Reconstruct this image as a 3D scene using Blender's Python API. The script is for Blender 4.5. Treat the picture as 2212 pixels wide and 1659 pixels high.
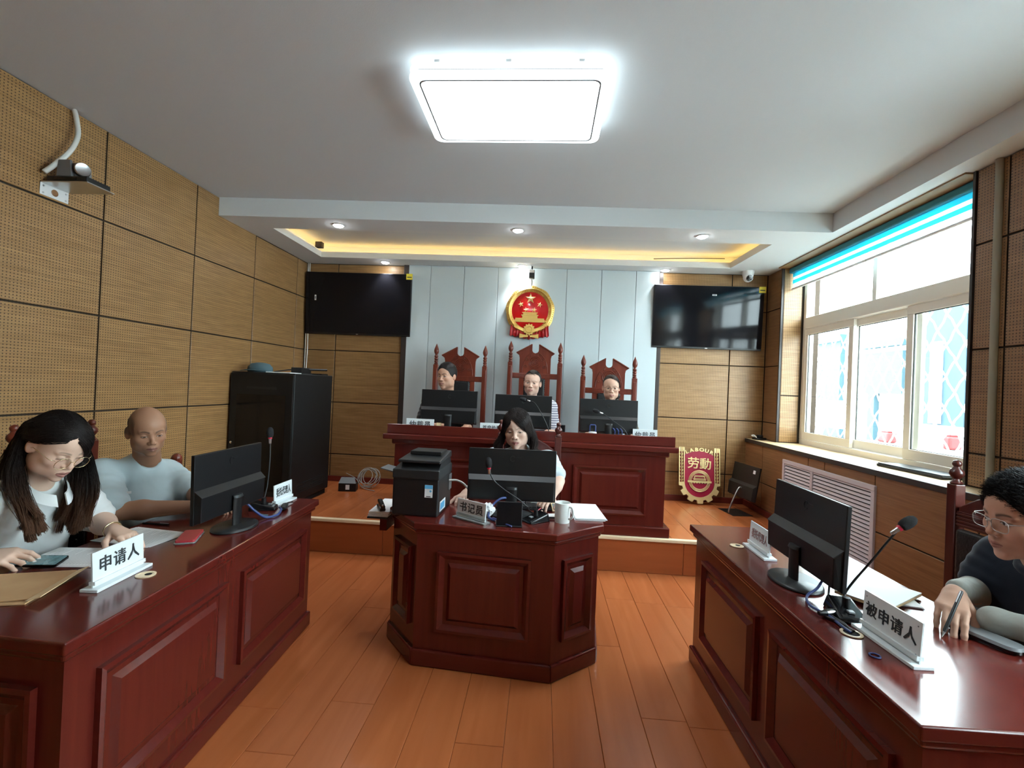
import bpy, bmesh, math, random
import numpy as np
from mathutils import Matrix, Vector

# ------------------------------------------------------------------ scene, camera, light, exposure
for _o in list(bpy.data.objects):
    bpy.data.objects.remove(_o)
SC = bpy.context.scene
COL = SC.collection
random.seed(7)
RNG = np.random.default_rng(7)

F_PX, YAW, PITCH, ROLL, CAM_H = 1020.0, .06396253, .00660922, .04262793, 1.457
def _camrot():
    cy, sy, cp, sp, cr, sr = math.cos(YAW), math.sin(YAW), math.cos(PITCH), math.sin(PITCH), math.cos(ROLL), math.sin(ROLL)
    Rz = Matrix(((cy, sy, 0), (-sy, cy, 0), (0, 0, 1)))
    B = Matrix(((1, 0, 0), (0, 0, -1), (0, 1, 0)))
    Rx = Matrix(((1, 0, 0), (0, cp, sp), (0, -sp, cp)))
    Rr = Matrix(((cr, -sr, 0), (sr, cr, 0), (0, 0, 1)))
    return Rr @ Rx @ B @ Rz
_R = _camrot()
cam_data = bpy.data.cameras.new('camera')
cam_data.sensor_width = 36.0
cam_data.sensor_fit = 'HORIZONTAL'
cam_data.lens = F_PX / 2212.0 * 36.0
cam_data.clip_start = .05
camera = bpy.data.objects.new('camera', cam_data)
COL.objects.link(camera)
camera.matrix_world = Matrix.Translation((0, 0, CAM_H)) @ Matrix((_R[0], -_R[1], -_R[2])).transposed().to_4x4()
SC.camera = camera

SC.view_settings.view_transform = 'Standard'
SC.view_settings.look = 'None'
SC.view_settings.gamma = 1.0
SC.view_settings.use_curve_mapping = False
SC.view_settings.exposure = 1.35

SKY_STRENGTH = 12.0
LAMP_STRENGTH = 6.0
world = bpy.data.worlds.new('sky')
SC.world = world
world.use_nodes = True
_bg = world.node_tree.nodes['Background']
_bg.inputs['Color'].default_value = (.80, .93, 1.0, 1)
_bg.inputs['Strength'].default_value = SKY_STRENGTH

# ------------------------------------------------------------------ materials
MATS = {}
def L3(c):
    """sRGB 0-255 to linear"""
    return tuple(((v / 255) / 12.92 if v / 255 <= .04045 else ((v / 255 + .055) / 1.055) ** 2.4) for v in c)

def mat(name, color=(.5, .5, .5), rough=.5, metal=0.0, spec=.5, coat=0.0, emit=None, estr=0.0, trans=0.0, alpha=1.0,
        noise=None, bump=None, sheen=0.0, ior=1.45, subsurf=0.0):
    """noise=(scale xyz, colour2, detail) mixes a second colour; bump=(scale, strength)"""
    m = bpy.data.materials.new(name)
    m.use_nodes = True
    nt = m.node_tree
    b = nt.nodes['Principled BSDF']
    b.inputs['Base Color'].default_value = (*color, 1)
    b.inputs['Roughness'].default_value = rough
    b.inputs['Metallic'].default_value = metal
    b.inputs['Specular IOR Level'].default_value = spec
    b.inputs['Coat Weight'].default_value = coat
    b.inputs['Coat Roughness'].default_value = .12
    b.inputs['Transmission Weight'].default_value = trans
    b.inputs['IOR'].default_value = ior
    b.inputs['Alpha'].default_value = alpha
    b.inputs['Sheen Weight'].default_value = sheen
    if subsurf:
        b.inputs['Subsurface Weight'].default_value = subsurf
        b.inputs['Subsurface Radius'].default_value = (.010, .004, .002)
        b.inputs['Subsurface Scale'].default_value = 1.0
    if emit:
        b.inputs['Emission Color'].default_value = (*emit, 1)
        b.inputs['Emission Strength'].default_value = estr
    if noise or bump:
        tc = nt.nodes.new('ShaderNodeTexCoord')
    if noise:
        sc, c2, det = noise
        mp = nt.nodes.new('ShaderNodeMapping'); mp.inputs['Scale'].default_value = sc
        nz = nt.nodes.new('ShaderNodeTexNoise'); nz.inputs['Scale'].default_value = 1; nz.inputs['Detail'].default_value = det
        mx = nt.nodes.new('ShaderNodeMix'); mx.data_type = 'RGBA'
        rp = nt.nodes.new('ShaderNodeMapRange'); rp.inputs[1].default_value = .32; rp.inputs[2].default_value = .68
        nt.links.new(tc.outputs['Object'], mp.inputs[0]); nt.links.new(mp.outputs[0], nz.inputs['Vector'])
        nt.links.new(nz.outputs['Fac'], rp.inputs[0]); nt.links.new(rp.outputs[0], mx.inputs[0])
        mx.inputs[6].default_value = (*color, 1); mx.inputs[7].default_value = (*c2, 1)
        nt.links.new(mx.outputs[2], b.inputs['Base Color'])
    if bump:
        nb = nt.nodes.new('ShaderNodeTexNoise'); nb.inputs['Scale'].default_value = bump[0]; nb.inputs['Detail'].default_value = 4
        bp = nt.nodes.new('ShaderNodeBump'); bp.inputs['Strength'].default_value = bump[1]; bp.inputs['Distance'].default_value = .01
        nt.links.new(tc.outputs['Object'], nb.inputs['Vector']); nt.links.new(nb.outputs['Fac'], bp.inputs['Height'])
        nt.links.new(bp.outputs[0], b.inputs['Normal'])
    MATS[name] = m
    return m

def node_math(nt, op, a, b=None):
    n = nt.nodes.new('ShaderNodeMath'); n.operation = op
    for i, v in enumerate((a, b)):
        if v is None: continue
        if isinstance(v, (int, float)): n.inputs[i].default_value = v
        else: nt.links.new(v, n.inputs[i])
    return n.outputs[0]

def panel_material(name, c1, c2, hole, perforated=True, rough=.38):
    """veneered acoustic panel: horizontal grain in two tones, rows of round drilled holes (local x = width, z = height)"""
    m = mat(name, c1, rough)
    nt = m.node_tree; b = nt.nodes['Principled BSDF']
    tc = nt.nodes.new('ShaderNodeTexCoord'); oi = nt.nodes.new('ShaderNodeObjectInfo')
    add = nt.nodes.new('ShaderNodeVectorMath'); add.operation = 'ADD'
    sc = nt.nodes.new('ShaderNodeVectorMath'); sc.operation = 'SCALE'; sc.inputs['Scale'].default_value = 9
    cmb = nt.nodes.new('ShaderNodeCombineXYZ')
    for i in range(3): nt.links.new(oi.outputs['Random'], cmb.inputs[i])
    nt.links.new(cmb.outputs[0], sc.inputs[0]); nt.links.new(tc.outputs['Object'], add.inputs[0]); nt.links.new(sc.outputs[0], add.inputs[1])
    def grain(sx, sz, det):
        mp = nt.nodes.new('ShaderNodeMapping'); mp.inputs['Scale'].default_value = (sx, sx, sz)
        nz = nt.nodes.new('ShaderNodeTexNoise'); nz.inputs['Scale'].default_value = 1; nz.inputs['Detail'].default_value = det
        nt.links.new(add.outputs[0], mp.inputs[0]); nt.links.new(mp.outputs[0], nz.inputs['Vector'])
        return nz.outputs['Fac']
    g = node_math(nt, 'ADD', node_math(nt, 'MULTIPLY', grain(2.2, 130, 3), .6), node_math(nt, 'MULTIPLY', grain(6, 45, 2), .4))
    rp = nt.nodes.new('ShaderNodeMapRange'); rp.inputs[1].default_value = .36; rp.inputs[2].default_value = .64
    nt.links.new(g, rp.inputs[0])
    mx = nt.nodes.new('ShaderNodeMix'); mx.data_type = 'RGBA'
    mx.inputs[6].default_value = (*c1, 1); mx.inputs[7].default_value = (*c2, 1)
    nt.links.new(rp.outputs[0], mx.inputs[0])
    out = mx.outputs[2]
    if perforated:
        sx = nt.nodes.new('ShaderNodeSeparateXYZ'); nt.links.new(tc.outputs['Object'], sx.inputs[0])
        fx = node_math(nt, 'SUBTRACT', node_math(nt, 'FRACT', node_math(nt, 'MULTIPLY', sx.outputs[0], 1 / .0176)), .5)
        fz = node_math(nt, 'SUBTRACT', node_math(nt, 'FRACT', node_math(nt, 'MULTIPLY', sx.outputs[2], 1 / .0160)), .5)
        r = node_math(nt, 'SQRT', node_math(nt, 'ADD', node_math(nt, 'MULTIPLY', fx, fx), node_math(nt, 'MULTIPLY', fz, fz)))
        hm = nt.nodes.new('ShaderNodeMapRange'); hm.inputs[1].default_value = .17; hm.inputs[2].default_value = .24
        hm.inputs[3].default_value = 1; hm.inputs[4].default_value = 0
        nt.links.new(r, hm.inputs[0])
        m2 = nt.nodes.new('ShaderNodeMix'); m2.data_type = 'RGBA'; m2.inputs[7].default_value = (*hole, 1)
        nt.links.new(out, m2.inputs[6]); nt.links.new(hm.outputs[0], m2.inputs[0])
        out = m2.outputs[2]
        bp = nt.nodes.new('ShaderNodeBump'); bp.inputs['Strength'].default_value = .35; bp.inputs['Distance'].default_value = .003; bp.invert = True
        nt.links.new(hm.outputs[0], bp.inputs['Height']); nt.links.new(bp.outputs[0], b.inputs['Normal'])
    nt.links.new(out, b.inputs['Base Color'])
    return m

def wood_material(name, c1, c2, axis='x', rough=.3, coat=0.0, scale=1.0, spec=.5, by_object=True):
    """polished wood with long grain along one local axis, each piece offset by its own random"""
    m = mat(name, c1, rough, coat=coat, spec=spec)
    nt = m.node_tree; b = nt.nodes['Principled BSDF']
    tc = nt.nodes.new('ShaderNodeTexCoord'); oi = nt.nodes.new('ShaderNodeObjectInfo')
    cmb = nt.nodes.new('ShaderNodeCombineXYZ')
    for i in range(3): nt.links.new(node_math(nt, 'MULTIPLY', oi.outputs['Random'], 13.0 + i), cmb.inputs[i])
    add = nt.nodes.new('ShaderNodeVectorMath'); add.operation = 'ADD'
    nt.links.new(tc.outputs['Object'], add.inputs[0]); nt.links.new(cmb.outputs[0], add.inputs[1])
    mp = nt.nodes.new('ShaderNodeMapping')
    s = {'x': (2.2, 26, 26), 'y': (26, 2.2, 26), 'z': (26, 26, 2.2)}[axis]
    mp.inputs['Scale'].default_value = tuple(v * scale for v in s)
    nz = nt.nodes.new('ShaderNodeTexNoise'); nz.inputs['Scale'].default_value = 1; nz.inputs['Detail'].default_value = 5; nz.inputs['Distortion'].default_value = .6
    nt.links.new(add.outputs[0], mp.inputs[0]); nt.links.new(mp.outputs[0], nz.inputs['Vector'])
    rp = nt.nodes.new('ShaderNodeMapRange'); rp.inputs[1].default_value = .3; rp.inputs[2].default_value = .7
    nt.links.new(nz.outputs['Fac'], rp.inputs[0])
    f = rp.outputs[0]
    if by_object:
        f = node_math(nt, 'ADD', node_math(nt, 'MULTIPLY', f, .7), node_math(nt, 'MULTIPLY', oi.outputs['Random'], .3))
    mx = nt.nodes.new('ShaderNodeMix'); mx.data_type = 'RGBA'
    mx.inputs[6].default_value = (*c1, 1); mx.inputs[7].default_value = (*c2, 1)
    nt.links.new(f, mx.inputs[0]); nt.links.new(mx.outputs[2], b.inputs['Base Color'])
    return m

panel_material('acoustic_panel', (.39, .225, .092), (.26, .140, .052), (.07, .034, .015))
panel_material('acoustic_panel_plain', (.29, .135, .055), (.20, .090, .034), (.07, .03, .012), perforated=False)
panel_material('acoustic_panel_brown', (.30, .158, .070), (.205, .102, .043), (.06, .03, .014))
wood_material('laminate', (.43, .128, .041), (.34, .092, .028), 'y', rough=.27, scale=.55)
wood_material('laminate_cross', (.38, .10, .032), (.30, .075, .022), 'x', rough=.3, scale=.55)
wood_material('mahogany', (.105, .0142, .0098), (.088, .0115, .0085), 'x', rough=.19, coat=.25, by_object=False)
wood_material('mahogany_upright', (.105, .0142, .0098), (.086, .0112, .0083), 'z', rough=.22, coat=.2, by_object=False)
wood_material('chair_wood', (.17, .032, .016), (.11, .018, .010), 'z', rough=.3, coat=.25, by_object=False)
wood_material('chair_wood_dark', (.085, .016, .011), (.055, .010, .008), 'z', rough=.28, coat=.25, by_object=False)
wood_material('sill_wood', (.62, .46, .27), (.52, .37, .20), 'y', rough=.45, scale=.6)
wood_material('header_wood', (.36, .22, .10), (.28, .16, .07), 'y', rough=.45, scale=.6)
mat('ceiling_paint', (.62, .66, .69), .9, bump=(220, .08))
mat('soffit_paint', (.66, .69, .70), .9, bump=(220, .05))
mat('white_panel', (.52, .60, .63), .45)
mat('panel_seam', (.30, .34, .36), .7)
mat('dark_groove', (.030, .018, .010), .8)
mat('dark_trim', (.035, .025, .022), .45)
mat('baseboard', (.16, .022, .014), .35, noise=((3, 3, 30), (.11, .015, .010), 3))
mat('nosing', (.78, .62, .42), .35)
mat('plank_joint', (.62, .27, .12), .6)
mat('plaster', (.6, .6, .58), .9)
mat('black_plastic', (.007, .007, .0078), .42)
mat('black_gloss', (.008, .008, .009), .13)
mat('charcoal_plastic', (.014, .0155, .017), .38)
mat('screen_black', (.006, .006, .008), .08, spec=.28)
mat('monitor_back', (.0055, .006, .007), .38)
mat('monitor_band', (.010, .011, .012), .45)
mat('steel', (.55, .56, .57), .28, metal=1.0)
mat('chrome', (.75, .75, .76), .12, metal=1.0)
mat('cabinet_black', (.0045, .005, .0058), .5)
mat('cabinet_glass', (.005, .005, .006), .10)
mat('white_plastic', (.75, .76, .76), .4)
mat('grey_plastic', (.16, .17, .18), .45)
mat('acrylic_white', (.74, .80, .82), .18, spec=.6)
mat('acrylic_clear', (.82, .88, .88), .08, trans=.75, ior=1.3)
mat('ink', (.030, .036, .04), .5)
mat('ink_faint', (.33, .20, .20), .5)
mat('paper', (.82, .84, .85), .8)
mat('paper_line', (.45, .47, .50), .9)
mat('kraft', (.58, .37, .19), .8, noise=((6, 6, 6), (.48, .29, .14), 4))
mat('kraft_light', (.74, .55, .32), .8)
mat('mug', (.80, .84, .82), .15, spec=.6)
mat('gold', (.74, .50, .15), .30, metal=.75, bump=(160, .25))
mat('gold_pale', (.80, .62, .30), .35, metal=.55)
mat('emblem_red', (.52, .010, .012), .12, spec=.6)
mat('emblem_shield', (.27, .006, .030), .35)
mat('ribbon_red', (.42, .012, .014), .3)
mat('window_frame', (.84, .80, .72), .4)
mat('window_gasket', (.05, .055, .05), .6)
mat('blind_teal', (.05, .27, .34), .7)
mat('louvre', (.60, .53, .55), .4)
mat('gap_black', (.004, .004, .004), .9)
mat('pipe_grey', (.30, .27, .20), .55)
mat('cable_white', (.68, .68, .64), .5)
mat('cable_grey', (.30, .29, .26), .6)
mat('cable_black', (.012, .012, .014), .45)
mat('cable_blue', (.035, .06, .20), .4)
mat('label_yellow', (.75, .62, .05), .5)
mat('label_blue', (.10, .38, .65), .5)
mat('red_plastic', (.50, .045, .060), .25)
mat('red_ring', (.55, .02, .05), .4)
mat('foam', (.014, .014, .016), .95, bump=(600, .6))
mat('leather', (.010, .010, .011), .32, bump=(90, .25))
mat('leather_button', (.016, .016, .018), .3)
mat('cap_cloth', (.045, .085, .10), .9)
mat('glass_lens', (.93, .97, .97), .03, trans=1.0, ior=1.02)
mat('grille_white', (.86, .88, .88), .5)
mat('ext_wall', (.5, .5, .5), .9)
mat('ext_blue', (.030, .066, .082), .8)
mat('ext_blue_dark', (.017, .040, .055), .8)
mat('ext_ground', (.22, .22, .21), .95)
mat('ext_red', (.25, .03, .03), .8)
mat('silver_frame', (.45, .42, .40), .3, metal=.9)
mat('gold_frame', (.70, .58, .36), .25, metal=.9)
mat('lamp_white', (.85, .87, .88), .4)
mat('lamp_diffuser', (.9, .9, .9), .5, emit=(.88, .96, 1.0), estr=LAMP_STRENGTH)
mat('lamp_rim_glow', (.9, .9, .9), .5, emit=(.80, .95, 1.0), estr=1.25)
mat('downlight_glow', (.9, .9, .9), .5, emit=(.95, .98, 1.0), estr=38)
mat('led_warm', (.9, .7, .3), .5, emit=(1.0, .60, .17), estr=3.6)
_g = mat('window_glass', (.95, .98, .98), .0)
def _thin_glass(m, tint, refl):
    nt = m.node_tree; nt.nodes.clear()
    o = nt.nodes.new('ShaderNodeOutputMaterial'); t = nt.nodes.new('ShaderNodeBsdfTransparent'); g = nt.nodes.new('ShaderNodeBsdfGlossy')
    mx = nt.nodes.new('ShaderNodeMixShader'); fr = nt.nodes.new('ShaderNodeLayerWeight'); fr.inputs[0].default_value = .5
    t.inputs[0].default_value = (*tint, 1); g.inputs['Roughness'].default_value = .02
    nt.links.new(node_math(nt, 'ADD', node_math(nt, 'MULTIPLY', node_math(nt, 'POWER', fr.outputs['Facing'], 5.0), .6), refl), mx.inputs[0]); nt.links.new(t.outputs[0], mx.inputs[1]); nt.links.new(g.outputs[0], mx.inputs[2]); nt.links.new(mx.outputs[0], o.inputs[0])
_thin_glass(_g, (.95, .98, .97), .03)
_thin_glass(MATS['glass_lens'], (.97, .98, .98), .03)
def _sheer(m, col, trans_w):
    nt = m.node_tree; nt.nodes.clear()
    o = nt.nodes.new('ShaderNodeOutputMaterial'); d = nt.nodes.new('ShaderNodeBsdfDiffuse'); t = nt.nodes.new('ShaderNodeBsdfTranslucent')
    p = nt.nodes.new('ShaderNodeBsdfTransparent'); a = nt.nodes.new('ShaderNodeMixShader'); b = nt.nodes.new('ShaderNodeMixShader')
    for n in (d, t): n.inputs[0].default_value = (*col, 1)
    p.inputs[0].default_value = (*[min(1, c + .25) for c in col], 1)
    a.inputs[0].default_value = .6; b.inputs[0].default_value = trans_w
    nt.links.new(d.outputs[0], a.inputs[1]); nt.links.new(t.outputs[0], a.inputs[2])
    nt.links.new(a.outputs[0], b.inputs[1]); nt.links.new(p.outputs[0], b.inputs[2]); nt.links.new(b.outputs[0], o.inputs[0])
_sheer(mat('blind_band'), (.10, .62, .74), .10)
_sheer(mat('blind_sheer'), (.85, .95, .96), .55)

# ------------------------------------------------------------------ mesh helpers
def M4(loc=(0, 0, 0), rz=0.0, rx=0.0, ry=0.0):
    return Matrix.Translation(loc) @ Matrix.Rotation(rz, 4, 'Z') @ Matrix.Rotation(ry, 4, 'Y') @ Matrix.Rotation(rx, 4, 'X')

class MB:
    """collects simple solids, then links them as ONE mesh object"""
    def __init__(s):
        s.v = []; s.f = []
    def add(s, vs, fs, m=None):
        n = len(s.v)
        for p in vs:
            p = Vector(p)
            s.v.append(tuple(m @ p) if m is not None else tuple(p))
        for f in fs: s.f.append(tuple(i + n for i in f))
        return s
    def box(s, x0, x1, y0, y1, z0, z1, m=None):
        return s.add([(x0, y0, z0), (x1, y0, z0), (x1, y1, z0), (x0, y1, z0), (x0, y0, z1), (x1, y0, z1), (x1, y1, z1), (x0, y1, z1)],
                     [(0, 3, 2, 1), (4, 5, 6, 7), (0, 1, 5, 4), (1, 2, 6, 5), (2, 3, 7, 6), (3, 0, 4, 7)], m)
    def prism(s, pts, z0, z1, m=None):
        """polygon in xy (counter-clockwise) extruded z0..z1"""
        n = len(pts)
        vs = [(x, y, z0) for x, y in pts] + [(x, y, z1) for x, y in pts]
        fs = [tuple(range(n - 1, -1, -1)), tuple(range(n, 2 * n))] + [(i, (i + 1) % n, n + (i + 1) % n, n + i) for i in range(n)]
        return s.add(vs, fs, m)
    def loft(s, rings, m=None, closed=True, cap=True):
        k = len(rings[0]); vs = [p for r in rings for p in r]; fs = []
        for a in range(len(rings) - 1):
            for i in range(k if closed else k - 1):
                j = (i + 1) % k
                fs.append((a * k + i, a * k + j, (a + 1) * k + j, (a + 1) * k + i))
        if cap and closed:
            fs.append(tuple(range(k - 1, -1, -1))); fs.append(tuple((len(rings) - 1) * k + i for i in range(k)))
        return s.add(vs, fs, m)
    def lathe(s, prof, n=20, m=None):
        """profile [(r, z)] turned about z"""
        return s.loft([[(r * math.cos(2 * math.pi * i / n), r * math.sin(2 * math.pi * i / n), z) for i in range(n)] for r, z in prof], m)
    def cyl(s, r, z0, z1, n=20, m=None):
        return s.lathe([(r, z0), (r, z1)], n, m)
    def tube(s, pts, r, n=8, m=None):
        """round tube along points; r number or list"""
        pts = [Vector(p) for p in pts]; rings = []
        up = Vector((0, 0, 1))
        prev = None
        for i, p in enumerate(pts):
            t = (pts[min(i + 1, len(pts) - 1)] - pts[max(i - 1, 0)]).normalized()
            if prev is None:
                a = t.cross(up) if abs(t.dot(up)) < .95 else t.cross(Vector((1, 0, 0)))
                a.normalize()
            else:
                a = (prev - t * prev.dot(t)).normalized()
            prev = a; b = t.cross(a)
            rr = r[i] if isinstance(r, (list, tuple)) else r
            rings.append([tuple(p + (a * math.cos(2 * math.pi * k / n) + b * math.sin(2 * math.pi * k / n)) * rr) for k in range(n)])
        return s.loft(rings, m)
    def ball(s, c, r, n=14, m=None, sz=1.0):
        k = n // 2 + 1
        prof = [(max(1e-4, r * math.sin(math.pi * i / (k - 1))), -r * sz * math.cos(math.pi * i / (k - 1))) for i in range(k)]
        mm = Matrix.Translation(c)
        return s.lathe(prof, n, (m @ mm) if m is not None else mm)
    def build(s, name, material, parent=None, smooth=None, bevel=0.0, seg=2, loc=None):
        me = bpy.data.meshes.new(name)
        me.from_pydata(s.v, [], s.f)
        me.update()
        return link(name, me, material, parent, smooth, bevel, seg, loc)

def link(name, me, material, parent=None, smooth=None, bevel=0.0, seg=2, loc=None):
    if material is not None and not me.materials:
        me.materials.append(MATS[material] if isinstance(material, str) else material)
    if smooth:
        me.shade_smooth()
        if smooth is not True: me.set_sharp_from_angle(angle=math.radians(smooth))
    o = bpy.data.objects.new(name, me); COL.objects.link(o)
    if parent is not None: o.parent = parent
    if loc is not None: o.location = loc
    if bevel:
        b = o.modifiers.new('bevel', 'BEVEL'); b.width = bevel; b.segments = seg; b.limit_method = 'ANGLE'; b.angle_limit = math.radians(40)
        b.harden_normals = False
    return o

def tag(o, label=None, cat=None, group=None, kind=None):
    if label: o['label'] = label
    if cat: o['category'] = cat
    if group: o['group'] = group
    if kind: o['kind'] = kind
    return o

def thing(name, label, cat, loc=(0, 0, 0), rz=0.0, group=None):
    o = bpy.data.objects.new(name, None); COL.objects.link(o)
    o.empty_display_size = .1
    o.location = loc; o.rotation_euler = (0, 0, rz)
    return tag(o, label, cat, group)

def struct(name, parent=None, label=None):
    o = bpy.data.objects.new(name, None); COL.objects.link(o); o.empty_display_size = .1
    o['kind'] = 'structure'
    if label: o['label'] = label
    return o

def text_mesh(body, size, depth, bold=.02, sx=1.0, align='CENTER', spacing=1.0):
    c = bpy.data.curves.new('text', 'FONT')
    c.body = body; c.size = size; c.extrude = depth / 2; c.align_x = align; c.align_y = 'CENTER'; c.resolution_u = 2
    c.space_character = spacing
    o = bpy.data.objects.new('text', c); COL.objects.link(o)
    bpy.context.view_layer.update()
    me = bpy.data.meshes.new_from_object(o.evaluated_get(bpy.context.evaluated_depsgraph_get()))
    bpy.data.objects.remove(o); bpy.data.curves.remove(c)
    co = np.empty(len(me.vertices) * 3); me.vertices.foreach_get('co', co); co = co.reshape(-1, 3)
    co[:, 0] *= sx
    polys = [tuple(q.vertices) for q in me.polygons]; n = len(co); vs, fs = [], []
    w = bold * size          # heavier strokes: the glyph repeated a hair to each side
    for k, (dx, dy) in enumerate(((0, 0), (w, 0), (-w, 0), (0, w * .7), (0, -w * .7)) if bold else ((0, 0),)):
        vs.append(co + np.array([dx, dy, .00004 * k])); fs += [tuple(i + k * n for i in q) for q in polys]
    m2 = bpy.data.meshes.new('text'); m2.from_pydata(np.concatenate(vs).tolist(), [], fs); m2.update()
    bpy.data.meshes.remove(me)
    return m2

def spline(pts, n=8):
    """Catmull-Rom through points"""
    P = [Vector(p) for p in pts]; out = []
    for i in range(len(P) - 1):
        a, b, c, d = P[max(i - 1, 0)], P[i], P[i + 1], P[min(i + 2, len(P) - 1)]
        for k in range(n):
            t = k / n
            out.append(.5 * ((2 * b) + (c - a) * t + (2 * a - 5 * b + 4 * c - d) * t * t + (3 * b - a - 3 * c + d) * t ** 3))
    out.append(P[-1])
    return out
# ------------------------------------------------------------------ room shell
XL, XR, YB, YF = -2.794, 2.429, 5.355, -1.2          # panel faces of left / right / rear wall, wall behind the camera
ZC, ZS, ZP, YP = 2.96, 2.805, .28, 3.89              # ceiling, soffit, platform height, platform front
PLIN = .011
_panel_mesh = {}
def panel(parent, w, h, pos, rz, material='acoustic_panel', t=PLIN, name='panel'):
    """one veneered board; local x width, z height, front face at local y=0 facing -y"""
    key = (round(w, 3), round(h, 3), material, t)
    if key not in _panel_mesh:
        me = bpy.data.meshes.new(name)
        b = .003; x, z = w / 2, h / 2
        vs = [(-x, t, -z), (x, t, -z), (x, t, z), (-x, t, z), (-x, b, -z), (x, b, -z), (x, b, z), (-x, b, z),
              (-x + b, 0, -z + b), (x - b, 0, -z + b), (x - b, 0, z - b), (-x + b, 0, z - b)]
        fs = [(0, 3, 2, 1), (8, 9, 10, 11)]
        for a, c in ((0, 4), (4, 8)):
            for i in range(4):
                j = (i + 1) % 4
                fs.append((a + i, a + j, c + j, c + i))
        me.from_pydata(vs, [], fs); me.update()
        me.materials.append(MATS[material]); me.materials.append(MATS['dark_groove' if 'acoustic' in material else material])
        for i in (2, 3, 4, 5): me.polygons[i].material_index = 1
        _panel_mesh[key] = me
    o = bpy.data.objects.new(name, _panel_mesh[key]); COL.objects.link(o)
    o.parent = parent; o.location = pos; o.rotation_euler = (0, 0, rz)
    return o

def panel_field(parent, edges_u, edges_z, place, rz, material='acoustic_panel', gap=.010):
    for a, b in zip(edges_u[:-1], edges_u[1:]):
        for c, d in zip(edges_z[:-1], edges_z[1:]):
            if b - a > gap * 1.5 and d - c > gap * 1.5:
                panel(parent, b - a - gap, d - c - gap, place((a + b) / 2, (c + d) / 2), rz, material)

# floor: substrate and laminate planks running away from the camera
floor = MB().box(-3.0, 2.7, YF - .2, YB + .2, -.10, -.012).build('floor', 'plank_joint')
tag(floor, 'orange-brown laminate plank floor', kind='structure')
plank_me = {}
def plank(parent, x0, x1, y0, y1, ztop, material='laminate'):
    key = (round(x1 - x0, 3), round(y1 - y0, 3), material)
    if key not in plank_me:
        g, w, l = .0007, (x1 - x0) / 2, (y1 - y0) / 2
        b = MB(); b.v = []
        e = .0018
        vs = [(-w + g, -l + g, -.012), (w - g, -l + g, -.012), (w - g, l - g, -.012), (-w + g, l - g, -.012),
              (-w + g, -l + g, -e), (w - g, -l + g, -e), (w - g, l - g, -e), (-w + g, l - g, -e),
              (-w + g + e, -l + g + e, 0), (w - g - e, -l + g + e, 0), (w - g - e, l - g - e, 0), (-w + g + e, l - g - e, 0)]
        fs = [(0, 3, 2, 1), (8, 9, 10, 11)]
        for a, c in ((0, 4), (4, 8)):
            for i in range(4):
                j = (i + 1) % 4
                fs.append((a + i, a + j, c + j, c + i))
        b.add(vs, fs)
        me = bpy.data.meshes.new('plank'); me.from_pydata(b.v, [], b.f); me.update(); me.materials.append(MATS[material])
        plank_me[key] = me
    o = bpy.data.objects.new('plank', plank_me[key]); COL.objects.link(o); o.parent = parent
    o.location = ((x0 + x1) / 2, (y0 + y1) / 2, ztop)
known = {-.895: 2.10, -1.095: 1.78, .305: 2.745, .705: 3.34}
x = .105 - .2 * 14
while x < 2.25:
    x0, x1 = max(x, XL + .01), min(x + .2, 2.26)
    j = known.get(round(x, 3), random.uniform(.2, 1.4))
    cuts = sorted({YF} | {round(j + k * 1.21, 3) for k in range(-4, 5) if YF + .1 < j + k * 1.21 < YP - .1} | {YP + .02})
    for a, b in zip(cuts[:-1], cuts[1:]):
        plank(floor, x0, x1, a, b, 0.0)
    x = round(x + .2, 3)

# platform for the bench
platform = MB().box(XL - .01, 2.30, YP + .012, YB + .02, -.012, ZP - .0125).build('floor_platform', 'plank_joint')
tag(platform, 'raised laminate platform under the long judges bench', kind='structure')
x = .105 - .2 * 14
while x < 2.25:
    x0, x1 = max(x, XL), min(x + .2, 2.26)
    j = random.choice((None, 4.35, 4.75, 5.0))
    cuts = [YP + .02] + ([j] if j else []) + [YB - .005]
    for a, b in zip(cuts[:-1], cuts[1:]):
        plank(platform, x0, x1, a, b, ZP)
    x = round(x + .2, 3)
for a, b in ((XL, -1.28), (-1.28, -.06), (-.06, 1.19), (1.19, 2.26)):
    panel(platform, b - a - .002, ZP - .022, ((a + b) / 2, YP, (ZP - .02) / 2), 0, 'laminate_cross', t=.012, name='riser_board')
trim = MB().box(XL, 2.26, YP - .012, YP + .035, ZP - .022, ZP + .004).build('trim_1', 'nosing', bevel=.004)
tag(trim, 'pale nosing strip along the platform edge', kind='structure')

ROWS = [.0, .595, 1.195, 1.795, 2.395, ZC]
# left wall
wall_left = MB().box(XL - .10, XL - PLIN, YF - .1, YB + .1, -.1, ZC + .1).build('wall_left', 'dark_groove')
tag(wall_left, 'left wall clad in perforated light-brown acoustic boards', kind='structure')
left_edges = [-1.107, -.327, .453, 1.233, 2.013, 2.793, 3.573, 4.353, 5.132, YB - .004]
place_left = lambda u, z: (XL, u, z)
for a, b in zip(left_edges[:-1], left_edges[1:]):
    if b < 3.7: zs = ROWS[:]
    elif a < 3.7: zs = [.0, .595, 1.195, 1.795, 2.395, ZC]
    else: zs = [ZP, .595, 1.195, 1.795, 2.395, ZS]
    panel_field(wall_left, [a, b], zs, place_left, math.pi / 2)
bb = MB().box(XL, XL + .012, YF, YP, 0, .08).build('baseboard_left', 'baseboard', bevel=.003)
tag(bb, 'red-brown baseboard along the left wall', kind='structure')

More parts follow.
